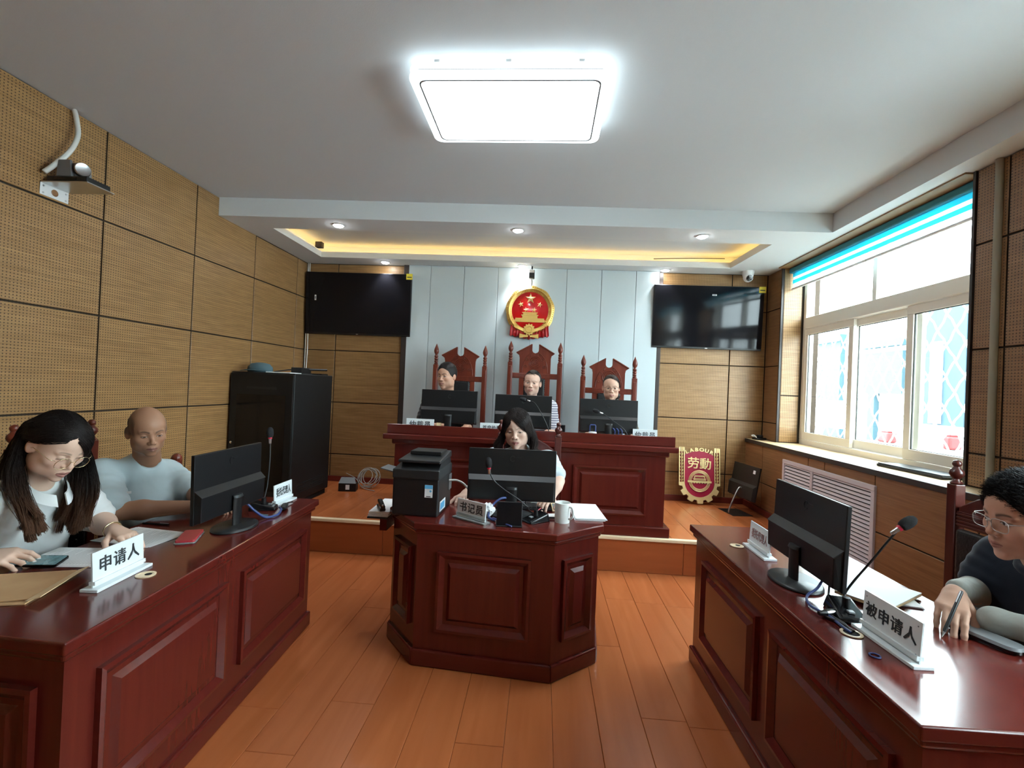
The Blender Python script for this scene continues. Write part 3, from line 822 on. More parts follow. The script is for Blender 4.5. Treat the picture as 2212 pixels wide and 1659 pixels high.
def judge_chair(label, loc, rz, hb, wood='chair_wood'):
    """tall throne-like chair: turned spires, gabled crest with a notch and carved scrolls, buttoned leather back"""
    t = thing('judge_chair', label, 'chair', loc, rz, 'carved judge chairs against the white wall')
    w, d, zs = .56, .50, .47
    legs_and_seat(t, w, d, zs, wood, 'leather')
    px = .262
    for sx in (-1, 1):
        m = M4((sx * px, .20, 0))
        MB().box(-.026, .026, -.026, .026, zs - .05, hb - .32, m).box(-.016, .016, -.030, -.024, zs + .1, hb - .36, m).build('post', wood, t, bevel=.005)
        MB().lathe(finial_spire(), 16, M4((sx * px, .20, hb - .32))).build('spire', wood, t, smooth=50)
    # crest board: gable with a U notch
    zt, zb = hb - .125, hb - .435
    out = [(-.165, zb), (.165, zb), (.165, zb + .16), (.172, zb + .19), (.205, zb + .215), (.034, zt), (.034, zt - .062)]
    out += [(.034 * math.cos(a), zt - .062 + .034 * math.sin(a)) for a in [math.radians(-v) for v in (20, 50, 90, 130, 160)]]
    out += [(-.034, zt - .062), (-.034, zt), (-.205, zb + .215), (-.172, zb + .19), (-.165, zb + .16)]
    MB().prism(out, -.014, .014, Matrix.Translation((0, .20, 0)) @ Matrix.Rotation(math.pi / 2, 4, 'X')).build('crest', wood, t, bevel=.003)
    for sx in (-1, 1):
        MB().tube([(sx * .036, .183, zt - .004), (sx * .200, .183, zb + .213)], .008, 6).build('crest_moulding', wood, t, smooth=50)
    cz = zb + .115; sc = MB()
    mm = Matrix.Translation((0, .185, 0))
    for r in (.018, .034, .050, .066): sc.tube(spiral(0, cz, r, r, .3, 5.8, 20), .0042, 6, mm)
    for sx in (-1, 1):
        for (x_, z_, r_) in ((.085, cz + .03, .022), (.098, cz - .045, .020), (.055, cz + .078, .014)):
            p = spiral(0, 0, r_, .004, 0, 9, 16); sc.tube([(sx * (x_ + q[0]), 0, z_ + q[2]) for q in p], .0038, 6, mm)
        sc.tube([(sx * .135 * math.cos(a), 0, zb + .01 + .215 * math.sin(a)) for a in [k * .13 for k in range(11)]], .0036, 6, mm)
    sc.tube([(0, 0, cz - .02), (.004, 0, cz), (-.004, 0, cz + .02)], .004, 6, mm)
    sc.build('carving', wood, t, smooth=60)
    r = MB().box(-px, px, .184, .216, zb - .055, zb + .002)
    for k in range(3): r.box(-px + .03, px - .03, .180, .185, zb - .047 + .015 * k, zb - .039 + .015 * k)
    r.build('upper_rail', wood, t, bevel=.002)
    for sx in (-1, 1): MB().box(sx * .135 - .028, sx * .135 + .028, .188, .212, zs + .02, zb - .05).build('back_stile', wood, t, bevel=.003)
    MB().box(-px, px, .186, .214, zs + .02, zs + .09).build('lower_rail', wood, t, bevel=.003)
    pad = MB().box(-.112, .112, .172, .205, zs + .09, zb - .05).build('back_pad', 'leather', t, bevel=.016, seg=3)
    for i in range(2):
        for k in range(5): MB().ball((-.05 + .1 * i, .172, zs + .16 + k * .115), .009, 8).build('button', 'leather_button', pad, smooth=True)
    nl = MB(); z = zs + .10
    while z < zb - .05:
        for sx in (-1, 1): nl.ball((sx * .108, .178, z), .0045, 6)
        z += .022
    for k in range(10): nl.ball((-.1 + k * .022, .178, zb - .056), .0045, 6)
    nl.build('nailheads', 'black_gloss', pad, smooth=True)['kind'] = 'stuff'
    return t
jc = [((-.875, 4.80, ZP), .03, 1.705, 'carved red throne-like chair behind the man at the left end of the bench'),
      ((-.085, 4.80, ZP), .0, 1.765, 'tallest carved red throne-like chair, in the middle under the round emblem'),
      ((.675, 4.72, ZP), -.02, 1.640, 'carved red throne-like chair behind the bespectacled woman at the right end of the bench')]
for loc, rz, hb, lab in jc: judge_chair(lab, loc, rz, hb)

def party_chair(label, loc, rz, wood='chair_wood_dark', hb=1.07, w=.50, knobs=True):
    """lower chair: square posts with turned knobs, arched crest, ribbed rail, buttoned leather back"""
    t = thing('party_chair', label, 'chair', loc, rz, 'low mahogany chairs with turned knobs')
    d, zs = .48, .45
    legs_and_seat(t, w, d, zs, wood, 'leather', False)
    px = w / 2 - .03
    for sx in (-1, 1):
        MB().box(sx * px - .024, sx * px + .024, .19, .238, zs - .05, hb).build('post', wood, t, bevel=.004)
        if knobs: MB().lathe(finial_knob(), 18, M4((sx * px, .214, hb))).build('knob', wood, t, smooth=50)
        else: MB().ball((sx * px, .214, hb - .005), .032, 14).build('post_cap', wood, t, smooth=True)
    arc = [(-px + .03, hb - .16)] + [((px - .03) * 2 * (k / 10 - .5), hb - .10 + .085 * math.sin(math.pi * k / 10)) for k in range(11)] + [(px - .03, hb - .16)]
    MB().prism([(x, z) for x, z in reversed(arc)][::-1], -.013, .013, Matrix.Translation((0, .214, 0)) @ Matrix.Rotation(math.pi / 2, 4, 'X')).build('crest', wood, t, bevel=.006)
    r = MB().box(-px, px, .199, .229, hb - .19, hb - .12)
    for k in range(4): r.box(-px + .025, px - .025, .194, .200, hb - .184 + .016 * k, hb - .176 + .016 * k)
    r.build('ribbed_rail', wood, t, bevel=.002)
    pad = MB().box(-px + .026, px - .026, .185, .228, zs + .03, hb - .20).build('back_pad', 'leather', t, bevel=.018, seg=3)
    for i in range(3):
        for k in range(3): MB().ball((-.1 + .1 * i, .185, zs + .10 + k * .12), .010, 8).build('button', 'leather_button', pad, smooth=True)
    return t
party_chair('low mahogany chair with turned knobs behind the long-haired woman', (-2.235, 2.245, 0), math.pi / 2, 'chair_wood', w=.44)
party_chair('low mahogany leather-backed chair without knobs behind the balding man', (-2.225, 2.78, 0), math.pi / 2 - .04, 'chair_wood', .89, w=.54, knobs=False)
party_chair('low mahogany chair with turned knobs behind the man in the navy polo', (1.765, 2.12, 0), -math.pi / 2 + .05, 'chair_wood_dark', 1.09, w=.52)
party_chair('low mahogany chair with turned knobs behind the clerk', (-.08, 3.42, 0), .0, 'chair_wood_dark', 1.09, w=.50)

# ------------------------------------------------------------------ monitors
def monitor(label, loc, rz, zc, tilt=.09, W=.50, H=.298, base='ellipse', name='monitor', dz_base=None, band_at=.40, logo=True):
    """loc = foot on the desk; the back faces local -y, the screen local +y"""
    t = thing(name, label, 'monitor', loc, rz, 'computer monitors')
    pm = M4((0, 0, zc - loc[2]), 0, -tilt)
    MB().box(-W / 2, W / 2, -.006, .010, -H / 2, H / 2, pm).build('shell', 'monitor_back', t, bevel=.003)
    MB().box(-W / 2 + .008, W / 2 - .008, .0095, .0112, -H / 2 + .016, H / 2 - .008, pm).build('screen', 'screen_black', t)
    zb = -H / 2 + H * band_at
    # lower housing: full-width wedge that stands proud of the upper sheet
    MB().add([(-W / 2 + .004, -.004, zb + .022), (W / 2 - .004, -.004, zb + .022), (W / 2 - .006, -.004, -H / 2 + .004), (-W / 2 + .006, -.004, -H / 2 + .004),
              (-W / 2 + .010, -.034, zb - .004), (W / 2 - .010, -.034, zb - .004), (W / 2 - .014, -.030, -H / 2 + .010), (-W / 2 + .014, -.030, -H / 2 + .010)],
             [(0, 1, 2, 3), (7, 6, 5, 4), (1, 0, 4, 5), (2, 1, 5, 6), (3, 2, 6, 7), (0, 3, 7, 4)], pm).build('rear_housing', 'monitor_back', t, bevel=.003)
    MB().add([(-W / 2 + .002, -.0065, zb + .026), (W / 2 - .002, -.0065, zb + .026), (W / 2 - .008, -.0362, zb - .002), (-W / 2 + .008, -.0362, zb - .002),
              (-W / 2 + .002, -.005, zb + .023), (W / 2 - .002, -.005, zb + .023), (W / 2 - .008, -.0345, zb - .005), (-W / 2 + .008, -.0345, zb - .005)],
             [(0, 3, 2, 1), (4, 5, 6, 7), (0, 1, 5, 4), (1, 2, 6, 5), (2, 3, 7, 6), (3, 0, 4, 7)], pm).build('slope_band', 'monitor_band', t)
    if logo:
        lg = MB()
        lg.tube([tuple((.016 * math.cos(a) * .8, -.007, H * .31 - .0 + .016 * math.sin(a))) for a in [k * .35 for k in range(1, 17)]], .0022, 5, pm)
        lg.box(.018, .050, -.0075, -.006, H * .31 + .004, H * .31 + .010, pm)
        lg.build('logo', 'monitor_band', t)
    zt = zc - loc[2] - H / 2 + .075
    if base == 'ellipse':
        MB().loft([[(.032 * math.cos(a), .012 * math.sin(a) - .042, z) for a in [2 * math.pi * i / 14 for i in range(14)]] for z in (.008, zt)]).build('stand_neck', 'black_plastic', t, smooth=50)
        MB().loft([[(.033 * math.cos(a), .014 * math.sin(a) - .046 + .006 * k, zt - .004 + .012 * k) for a in [2 * math.pi * i / 14 for i in range(14)]] for k in range(2)]).build('neck_cap', 'charcoal_plastic', t, smooth=50)
        MB().loft([[(r * 1.0 * math.cos(a), r * .72 * math.sin(a) - .035, z) for a in [2 * math.pi * i / 40 for i in range(40)]] for r, z in ((.120, 0), (.124, .004), (.122, .009), (.116, .013), (.04, .017))]).build('base', 'charcoal_plastic', t, smooth=35)
    else:
        MB().tube(spline([(.02, -.035, zt + .03), (.02, -.075, zt + .02), (.03, -.16, .06), (.03, -.17, .006)], 5), .008, 8).build('leg', 'steel', t, smooth=50)
        MB().box(-.14, .14, -.19, .02, 0, .006).build('base', 'black_plastic', t, bevel=.002)
    return t
monitor('black monitor seen from behind on the left desk in front of the balding man', (-1.455, 2.150, .74), math.pi / 2 + .03, .962, .02)
monitor('black monitor seen from behind on the right desk beside the gooseneck microphone', (1.055, 1.925, .74), -math.pi / 2 - .01, .952, .03)
monitor('black monitor seen from behind on the clerk desk in the middle', (-.150, 2.690, .74), .052, .958, .09, H=.290)
monitor('black monitor seen from behind at the left end of the judges bench', (-.815, 4.150, 1.025), .03, 1.258, .07, H=.296)
monitor('black monitor seen from behind in the middle of the judges bench, behind the clerk', (-.158, 4.150, 1.025), .0, 1.246, .08, H=.290)
monitor('black monitor seen from behind at the right end of the judges bench', (.585, 4.150, 1.025), .0, 1.240, .08, H=.290)
old = monitor('unused black monitor on a wire stand in the rear right corner of the platform', (2.095, 4.96, ZP), -math.pi / 2 + .14, .60, .16, W=.46, H=.34, base='wire', logo=False)
MB().box(.13, .165, -.0085, -.006, .10, .135, M4((0, 0, .32), 0, -.16)).build('sticker', 'paper', old)

# ------------------------------------------------------------------ televisions
def television(label, x0, x1, z0, z1, tilt, sticker_x, inner):
    t = thing('television', label, 'television', ((x0 + x1) / 2, YB - .045, (z0 + z1) / 2), 0, 'wall televisions')
    w, h = (x1 - x0) / 2, (z1 - z0) / 2
    pm = M4((0, 0, 0), 0, tilt)
    MB().box(-w, w, -.030, .012, -h, h, pm).build('shell', 'black_plastic', t, bevel=.004)
    MB().box(-w + .006, w - .006, -.0312, -.0295, -h + .020, h - .006, pm).build('screen', 'screen_black', t)
    MB().box(-.012, .012, -.0320, -.030, -h + .005, -h + .012, pm).build('brand_mark', 'steel', t)
    MB().box(-.2, .2, .012, .05, -.15, .15, pm).build('wall_mount', 'black_plastic', t)
    MB().box(w - .060, w + .012, -.0325, -.0300, h - .062, h + .004, pm).build('yellow_sticker', 'label_yellow', t)
    MB().box(w - .050, w + .002, -.0330, -.0320, h - .040, h - .030, pm).build('sticker_print', 'ink', t)
    sx, sz, sw, sh = inner
    MB().box(sx - sw, sx + sw, -.0320, -.0305, sz - sh, sz + sh, pm).build('small_label', 'white_plastic', t)
    MB().box(sx - sw * .75, sx + sw * .75, -.0323, -.0318, sz - sh * .5, sz + sh * .5, pm).build('label_print', 'grey_plastic', t)
    return t
television('wall television at the left with a dull black screen', -2.765, -1.530, 1.980, 2.690, .05, 0, (-.50, .06, .010, .030))
television('wall television at the right whose glossy screen mirrors the windows', 1.185, 2.360, 1.965, 2.655, .05, 0, (.06, .245, .024, .008))

# ------------------------------------------------------------------ equipment cabinet
cab = thing('equipment_cabinet', 'tall black equipment cabinet standing in the left rear corner', 'cabinet', (-2.485, 4.43, ZP))
w, d, H_ = .295, .38, 1.215
MB().box(-w, w, -d + .012, d, .05, H_).build('body', 'cabinet_black', cab, bevel=.008, seg=3)
MB().box(-w + .02, w - .02, -d + .03, d - .02, .0, .05).build('foot_frame', 'gap_black', cab)
dr = MB().box(-w + .006, w - .006, -d - .006, -d + .013, .06, H_ - .014).build('door', 'cabinet_black', cab, bevel=.004)
MB().box(-w + .07, w - .07, -d - .008, -d - .005, .16, H_ - .20).build('glass', 'cabinet_glass', dr)
lk = MB().lathe([(.010, 0), (.011, .004), (.006, .008)], 14, M4((-w + .035, -d - .006, .58), 0, math.pi / 2)).build('lock', 'chrome', dr, smooth=40)
for k in range(5): MB().box(w - .001, w + .002, -.25, .25, .12 + k * .02, .128 + k * .02).build('vent_slot', 'gap_black', cab)
MB().box(-w + .16, w - .16, -d - .009, -d - .006, H_ - .15, H_ - .13).build('name_strip', 'charcoal_plastic', dr)
# on top of the cabinet
ztop = ZP + H_
cap = thing('cloth_cap', 'dark teal peaked cap lying on top of the black cabinet', 'cap', (-2.60, 4.20, ztop))
MB().loft([[(.105 * s * math.cos(a), .095 * s * math.sin(a), z) for a in [2 * math.pi * i / 20 for i in range(20)]] for s, z in ((1.0, .002), (1.05, .02), (1.0, .05), (.75, .078), (.35, .088), (.02, .09))]).build('crown', 'cap_cloth', cap, smooth=60)
MB().loft([[(x, y, z + .006 * k) for x, y, z in [(-.09, -.02, .012), (-.10, -.10, .010), (-.085, -.165, .004), (-.02, -.18, .014), (.05, -.16, .016), (.085, -.10, .014), (.09, -.02, .012)]] for k in range(2)]).build('peak', 'cap_cloth', cap, smooth=50)
bk = thing('router_box', 'small black device with a stub antenna on top of the black cabinet', 'device', (-2.325, 4.42, ztop))
MB().box(-.055, .055, -.09, .09, .012, .062).build('body', 'black_plastic', bk, bevel=.006)
MB().box(-.06, .06, -.10, .10, 0, .012).build('plinth', 'charcoal_plastic', bk)
MB().tube([(.03, .02, .045), (.10, .12, .05), (.16, .20, .052)], .011, 8).build('antenna', 'black_plastic', bk, smooth=50)
tag(MB().box(-2.50, -2.27, 4.12, 4.33, ztop, ztop + .008).build('paper_folder', 'paper', bevel=.002), 'white folder lying flat on top of the black cabinet', 'folder')
tag(MB().box(-2.40, -2.21, 4.60, 4.74, ztop, ztop + .014).build('black_binder', 'black_plastic', bevel=.002), 'thin black binder at the back of the cabinet top', 'binder')
tag(MB().tube(spline([(-2.56, 4.36, ztop + .012), (-2.48, 4.50, ztop + .040), (-2.40, 4.46, ztop + .03), (-2.36, 4.44, ztop + .05)], 6), .006, 8).build('power_cable', 'cable_black', smooth=True), 'short black cable between cap and device on the cabinet', 'cable')
for k, (x_, lab) in enumerate(((-2.775, 'white cable hanging straight down the left rear corner'), (-2.755, 'second white cable beside it, slightly bowed, in the left rear corner'))):
    tag(MB().tube(spline([(x_, 5.325, 2.80), (x_ + .004, 5.325, 2.3), (x_ + .012 * (1 + k), 5.315 - .01 * k, 1.85), (x_ + .02, 5.30, 1.45), (x_ + .04, 5.28, .9)], 8), .006, 6).build('wall_cable', 'cable_white', smooth=True), lab, 'cable')
# adapter and coil of cables at the cabinet foot
ad = thing('power_adapter', 'small black power box with white label at the cabinet foot', 'power box', (-2.02, 4.93, ZP), .15)
MB().box(-.09, .09, -.05, .05, 0, .085).build('body', 'black_plastic', ad, bevel=.004)
MB().add([(-.09, -.05, .086), (.09, -.05, .086), (.05, .06, .13), (-.09, .06, .13)], [(0, 1, 2, 3)]).build('lid', 'grey_plastic', ad)
MB().box(-.015, .025, -.0515, -.050, .02, .07).build('label', 'white_plastic', ad)
coil = MB(); rr = random.Random(3)
for k in range(7):
    cx, cy, cz, R_ = -1.86 + rr.uniform(-.03, .03), 5.10 + rr.uniform(-.03, .03), ZP + .10 + rr.uniform(-.02, .04), .085 + rr.uniform(-.02, .03)
    ax = rr.uniform(-.5, .5)
    coil.tube([(cx + R_ * math.cos(a), cy + .05 * math.sin(a + ax), cz + R_ * .9 * math.sin(a)) for a in [2 * math.pi * i / 24 for i in range(25)]], .004, 6)
coil.tube(spline([(-2.1, 5.05, ZP + .16), (-2.0, 5.08, ZP + .10), (-1.9, 5.02, ZP + .02), (-1.74, 4.95, ZP + .006)], 6), .004, 6)
tag(coil.build('cable_coil', 'cable_grey', smooth=True), 'tangled coil of grey cables on the platform by the rear wall', 'cables', kind='stuff')
# ------------------------------------------------------------------ name plates
def nameplate(label, text, loc, yaw, W=.21, H=.115, size=.052, tilt=.06, ink='ink', base='acrylic_white', sx=1.0, rough_plate='acrylic_white', spacing=1.1, screws=False):
    """upright plate with a text on the side facing local -y, on a flat foot"""
    t = thing('name_plate', label, 'name plate', loc, yaw, 'desk name plates')
    pm = M4((0, 0, .010), 0, -tilt)
    MB().box(-W / 2, W / 2, -.003, .003, 0, H, pm).build('plate', rough_plate, t, bevel=.001)
    MB().box(-W / 2 - .012, W / 2 + .012, -.028, .030, 0, .010).build('foot', base, t, bevel=.002)
    MB().box(-W / 2, W / 2, -.010, -.003, .008, .020, pm).box(-W / 2, W / 2, .003, .010, .008, .020, pm).build('clamp', base, t)
    me = text_mesh(text, size, .0010, .016, sx, spacing=spacing)
    o = link('lettering', me, ink, t)
    o.matrix_local = pm @ Matrix.Translation((0, -.0040, H * .54)) @ Matrix.Rotation(math.pi / 2, 4, 'X')
    if screws:
        for x in (-1, 1):
            for z in (.02, H - .015):
                MB().cyl(.0018, 0, .0012, 8, pm @ M4((x * (W / 2 - .012), -.003, z), 0, math.pi / 2)).build('screw', 'grey_plastic', t)
    return t
nameplate('white plate lettered 申请人 at the front of the left desk', '申请人', (-1.430, 1.548, .74), math.radians(94.5), .215, .112, .056)
nameplate('white plate lettered 委托代理人 at the far end of the left desk', '委托代理人', (-1.452, 2.622, .74), math.radians(91), .19, .105, .050, sx=.60, spacing=1.05)
nameplate('clear-footed plate lettered 书记员 on the clerk desk', '书记员', (-.348, 2.492, .74), math.radians(-33), .200, .094, .054, base='acrylic_clear')
nameplate('white plate lettered 被申请人 near the front of the right desk', '被申请人', (1.052, 1.468, .74), math.radians(-87), .215, .112, .046, base='acrylic_white', screws=True)
nameplate('white plate with faint lettering 委托代理人 at the far end of the right desk', '委托代理人', (1.032, 2.262, .74), math.radians(-90), .20, .112, .046, ink='ink_faint', sx=.66, spacing=1.05)
nameplate('white plate lettered 仲裁员 at the left end of the judges bench', '仲裁员', (-1.048, 4.06, 1.025), 0, .245, .112, .062)
nameplate('white plate lettered 首席仲裁员 left of the middle monitor on the bench', '首席仲裁员', (-.402, 4.06, 1.025), 0, .24, .104, .052, sx=.72)
nameplate('white plate lettered 仲裁员 at the right end of the judges bench', '仲裁员', (.885, 4.06, 1.025), 0, .205, .112, .056)

# ------------------------------------------------------------------ gooseneck microphones
def microphone(label, loc, rz, neck, head_dir, ring=True, scale=1.0):
    """loc: base on the desk; neck: world points from base to capsule; head_dir: world direction of the foam head"""
    t = thing('gooseneck_microphone', label, 'microphone', loc, rz, 'gooseneck microphones')
    inv = (Matrix.Translation(loc) @ Matrix.Rotation(rz, 4, 'Z')).inverted()
    s = scale
    x0, x1, y0, y1 = -.046 * s, .046 * s, -.068 * s, .068 * s
    MB().add([(x0, y0, 0), (x1, y0, 0), (x1, y1, 0), (x0, y1, 0), (x0 * .86, y0 * .92, .018 * s), (x1 * .86, y0 * .92, .018 * s), (x1 * .80, y1 * .85, .046 * s), (x0 * .80, y1 * .85, .046 * s)],
             [(0, 3, 2, 1), (4, 5, 6, 7), (0, 1, 5, 4), (1, 2, 6, 5), (2, 3, 7, 6), (3, 0, 4, 7)]).build('base', 'black_gloss', t, bevel=.007, seg=3)
    MB().cyl(.012 * s, .030 * s, .062 * s, 14, M4((0, -.0, 0))).build('socket', 'black_plastic', t, smooth=40)
    MB().box(-.010, .010, -.042, -.022, .024 * s, .031 * s).build('switch', 'grey_plastic', t, bevel=.002)
    P = [inv @ Vector(p) for p in neck]
    P = [Vector((0, 0, .055 * s))] + P
    sp = spline(P, 8)
    MB().tube(sp, .0036, 8).build('neck', 'charcoal_plastic', t, smooth=True)
    hd = (inv.to_3x3() @ Vector(head_dir)).normalized(); e = P[-1]
    q = hd.to_track_quat('Z', 'Y').to_matrix().to_4x4()
    hm = Matrix.Translation(e) @ q
    MB().lathe([(.0045, -.03), (.0065, -.026), (.0075, 0)], 12, hm).build('capsule', 'steel', t, smooth=40)
    if ring: MB().lathe([(.0095, -.003), (.0105, .002), (.0095, .010)], 14, hm).build('light_ring', 'red_ring', t, smooth=40)
    MB().lathe([(.008, .004), (.015, .010), (.0175, .022), (.0178, .036), (.0155, .050), (.009, .060), (.001, .063)], 18, hm).build('foam', 'foam', t, smooth=True)
    return t
microphone('gooseneck microphone on the clerk desk, foam head in front of the middle monitor', (-.005, 2.555, .74), -.9,
           [(-.048, 2.60, .80), (-.10, 2.58, .845), (-.19, 2.56, .905), (-.245, 2.55, .955), (-.268, 2.55, 1.010)], (-.10, 0, 1))
microphone('gooseneck microphone behind the monitor on the left desk', (-1.475, 2.470, .74), 1.9,
           [(-1.478, 2.50, .86), (-1.482, 2.52, .98), (-1.49, 2.532, 1.07), (-1.495, 2.536, 1.115)], (-.06, .02, 1))
microphone('gooseneck microphone leaning right on the right desk', (1.045, 1.655, .74), -.15,
           [(1.062, 1.690, .80), (1.085, 1.685, .845), (1.12, 1.665, .915), (1.16, 1.645, .995), (1.190, 1.635, 1.047)], (.55, -.05, .45))
microphone('thin gooseneck microphone in front of the middle judge monitor', (.075, 4.06, 1.025), 0,
           [(.065, 4.055, 1.12), (.015, 4.05, 1.22), (-.045, 4.05, 1.315), (-.085, 4.045, 1.342), (-.125, 4.04, 1.350)], (-1, -.1, .22), ring=False, scale=.8)
microphone('thin gooseneck microphone in front of the right judge monitor', (.715, 4.06, 1.025), 0,
           [(.735, 4.055, 1.09), (.70, 4.05, 1.145), (.60, 4.05, 1.215), (.53, 4.045, 1.262), (.495, 4.04, 1.275)], (-1, -.1, .32), ring=False, scale=.8)

# ------------------------------------------------------------------ clerk desk things
pr = thing('printer', 'black multifunction printer with a blue label on the left of the clerk desk', 'printer', (-.655, 2.660, .74), math.radians(-2))
MB().box(-.125, .130, -.150, .150, 0, .205).build('body', 'black_plastic', pr, bevel=.010, seg=3)
MB().box(-.128, .133, -.153, .150, .198, .252).build('scanner_deck', 'charcoal_plastic', pr, bevel=.008, seg=3)
MB().add([(-.12, -.145, .252), (.125, -.145, .252), (.125, .145, .252), (-.12, .145, .252), (-.10, -.06, .285), (.12, -.06, .285), (.12, .145, .290), (-.10, .145, .290)],
         [(0, 3, 2, 1), (4, 5, 6, 7), (0, 1, 5, 4), (1, 2, 6, 5), (2, 3, 7, 6), (3, 0, 4, 7)]).build('neck_block', 'black_plastic', pr)
MB().add([(-.105, -.135, .283), (.128, -.135, .283), (.128, .145, .288), (-.105, .145, .288), (-.105, -.135, .298), (.128, -.135, .298), (.128, .140, .325), (-.09, .140, .325)],
         [(0, 3, 2, 1), (4, 5, 6, 7), (0, 1, 5, 4), (1, 2, 6, 5), (2, 3, 7, 6), (3, 0, 4, 7)]).build('feeder', 'charcoal_plastic', pr, bevel=.005)
MB().box(-.075, .105, -.02, .125, .312, .333).build('feeder_tray', 'black_plastic', pr, bevel=.004)
MB().add([(-.128, -.10, .215), (-.128, .02, .215), (-.215, .02, .235), (-.215, -.10, .235), (-.128, -.10, .222), (-.128, .02, .222), (-.215, .02, .241), (-.215, -.10, .241)],
         [(0, 1, 2, 3), (7, 6, 5, 4), (0, 4, 5, 1), (1, 5, 6, 2), (2, 6, 7, 3), (3, 7, 4, 0)]).build('output_flap', 'grey_plastic', pr)
lb = MB().box(.055, .098, -.1520, -.1500, .105, .172).build('label', 'white_plastic', pr)
MB().box(.055, .098, -.1530, -.1518, .152, .172).build('label_head', 'label_blue', lb)
MB().cyl(.006, 0, .001, 12, M4((.087, -.152, .140), 0, math.pi / 2)).build('label_dot', 'label_blue', lb)
MB().box(.064, .088, -.1528, -.1518, .109, .113).build('label_print', 'ink', lb)
sl = MB().box(.1295, .1315, -.11, .01, .02, .075).build('side_label', 'white_plastic', pr)
MB().box(.1310, .1322, -.10, -.01, .03, .066).build('side_label_print', 'label_blue', sl)
MB().box(.130, .134, .08, .145, .10, .19).build('port_panel', 'grey_plastic', pr)
mug = thing('mug', 'plain white mug standing at the right of the clerk desk', 'mug', (.138, 2.575, .74), -.6)
MB().lathe([(.001, .004), (.036, .004), (.040, 0), (.041, .010), (.042, .050), (.043, .104), (.0415, .106), (.039, .104), (.037, .012), (.001, .010)], 28).build('cup', 'mug', mug, smooth=35)
MB().tube(spline([(.040, 0, .088), (.058, 0, .086), (.066, 0, .068), (.064, 0, .042), (.052, 0, .026), (.040, 0, .024)], 6), .006, 10).build('handle', 'mug', mug, smooth=True)
tb = thing('tablet_stand', 'small black upright screen on a stand in front of the name plate', 'screen', (-.140, 2.430, .74), .06)
MB().box(-.066, .066, -.004, .004, 0, .118, M4((0, 0, .006), 0, -.16)).build('case', 'black_plastic', tb, bevel=.003)
MB().box(-.062, .062, -.0046, -.0038, .004, .114, M4((0, 0, .006), 0, -.16)).build('glass', 'screen_black', tb)
MB().box(-.068, .068, -.014, .050, 0, .006).build('foot', 'black_plastic', tb, bevel=.002)
kb = thing('keyboard', 'black keyboard under the middle monitor on the clerk desk', 'keyboard', (-.035, 2.83, .74), .05)
MB().box(-.21, .21, -.06, .06, 0, .014).build('case', 'black_plastic', kb, bevel=.004)
for r in range(4):
    for c in range(14):
        MB().box(-.2 + c * .029, -.2 + c * .029 + .024, -.05 + r * .026, -.05 + r * .026 + .021, .014, .020).build('key', 'charcoal_plastic', kb)
ps = thing('paper_stack', 'stack of white papers behind the mug', 'paper', (.285, 2.79, .74), .09)
for k in range(6):
    MB().box(-.085, .085, -.165, .165, .0022 * k, .0022 * k + .0018, M4((.003 * (k % 3 - 1), .004 * (k % 2), 0), .02 * ((k * 7) % 5 - 2) / 2)).build('sheet', 'paper', ps)
ln = MB()
for k in range(12): ln.box(-.065, .06 - .02 * (k % 3), -.13 + k * .022, -.128 + k * .022, .0131, .0133)
ln.build('text_lines', 'paper_line', ps)['kind'] = 'stuff'
cp = thing('card_box', 'small flat white box with print beside the mug', 'box', (.062, 2.640, .74), .15)
MB().box(-.05, .05, -.03, .03, 0, .016).build('box', 'white_plastic', cp, bevel=.002)
MB().box(-.035, .035, -.0305, -.0298, .004, .012).build('print', 'ink', cp)
ph = thing('cream_phone', 'cream mobile phone leaning behind the mug on the clerk desk', 'phone', (.125, 2.78, .74), .3)
MB().box(-.036, .036, -.006, .004, 0, .058, M4((0, 0, .003), 0, -.9)).build('body', 'kraft_light', ph, bevel=.003)
MB().box(-.030, .030, -.0068, -.0058, .006, .052, M4((0, 0, .003), 0, -.9)).build('screen', 'grey_plastic', ph)
st = thing('side_shelf_papers', 'stack of loose papers on a low tray left of the printer', 'paper', (-.915, 2.80, .655))
MB().box(-.05, .07, -.16, .16, .02, .03).build('tray', 'black_plastic', st, bevel=.002)
for k in range(5): MB().box(-.048, .068, -.155, .155, .031 + .006 * k, .036 + .006 * k, M4((.003 * (k % 2), 0, 0), .01 * k)).build('sheet', 'paper', st)
MB().box(.02, .06, -.14, .14, -.05, .02).build('bracket', 'mahogany', st)
sb = thing('stapler', 'black stapler with a bright tip beside the printer tray', 'stapler', (-.905, 2.70, .718), .5)
MB().box(-.016, .016, -.06, .06, 0, .016).build('base', 'black_plastic', sb, bevel=.004)
MB().box(-.014, .014, -.058, .055, .018, .040, M4((0, 0, 0), 0, .18)).build('arm', 'black_gloss', sb, bevel=.006)
MB().ball((0, -.056, .030), .008, 10).build('tip', 'chrome', sb, smooth=True)
def cable(label, pts, r, m, name='cable'):
    return tag(MB().tube(spline(pts, 8), r, 8).build(name, m, smooth=True), label, 'cable')
cable('white plug lead running from the printer towards the monitor', [(-.515, 2.72, .90), (-.47, 2.71, .905), (-.43, 2.72, .885), (-.40, 2.74, .845)], .006, 'cable_white')
cable('dark blue video cable looping behind the clerk name plate', [(-.15, 2.66, .83), (-.20, 2.63, .835), (-.245, 2.60, .80), (-.262, 2.56, .76), (-.25, 2.53, .748), (-.22, 2.50, .747)], .0065, 'cable_blue')
cable('second blue cable hanging over the small black screen', [(-.235, 2.53, .752), (-.20, 2.47, .757), (-.17, 2.44, .752), (-.125, 2.405, .748)], .005, 'cable_blue')
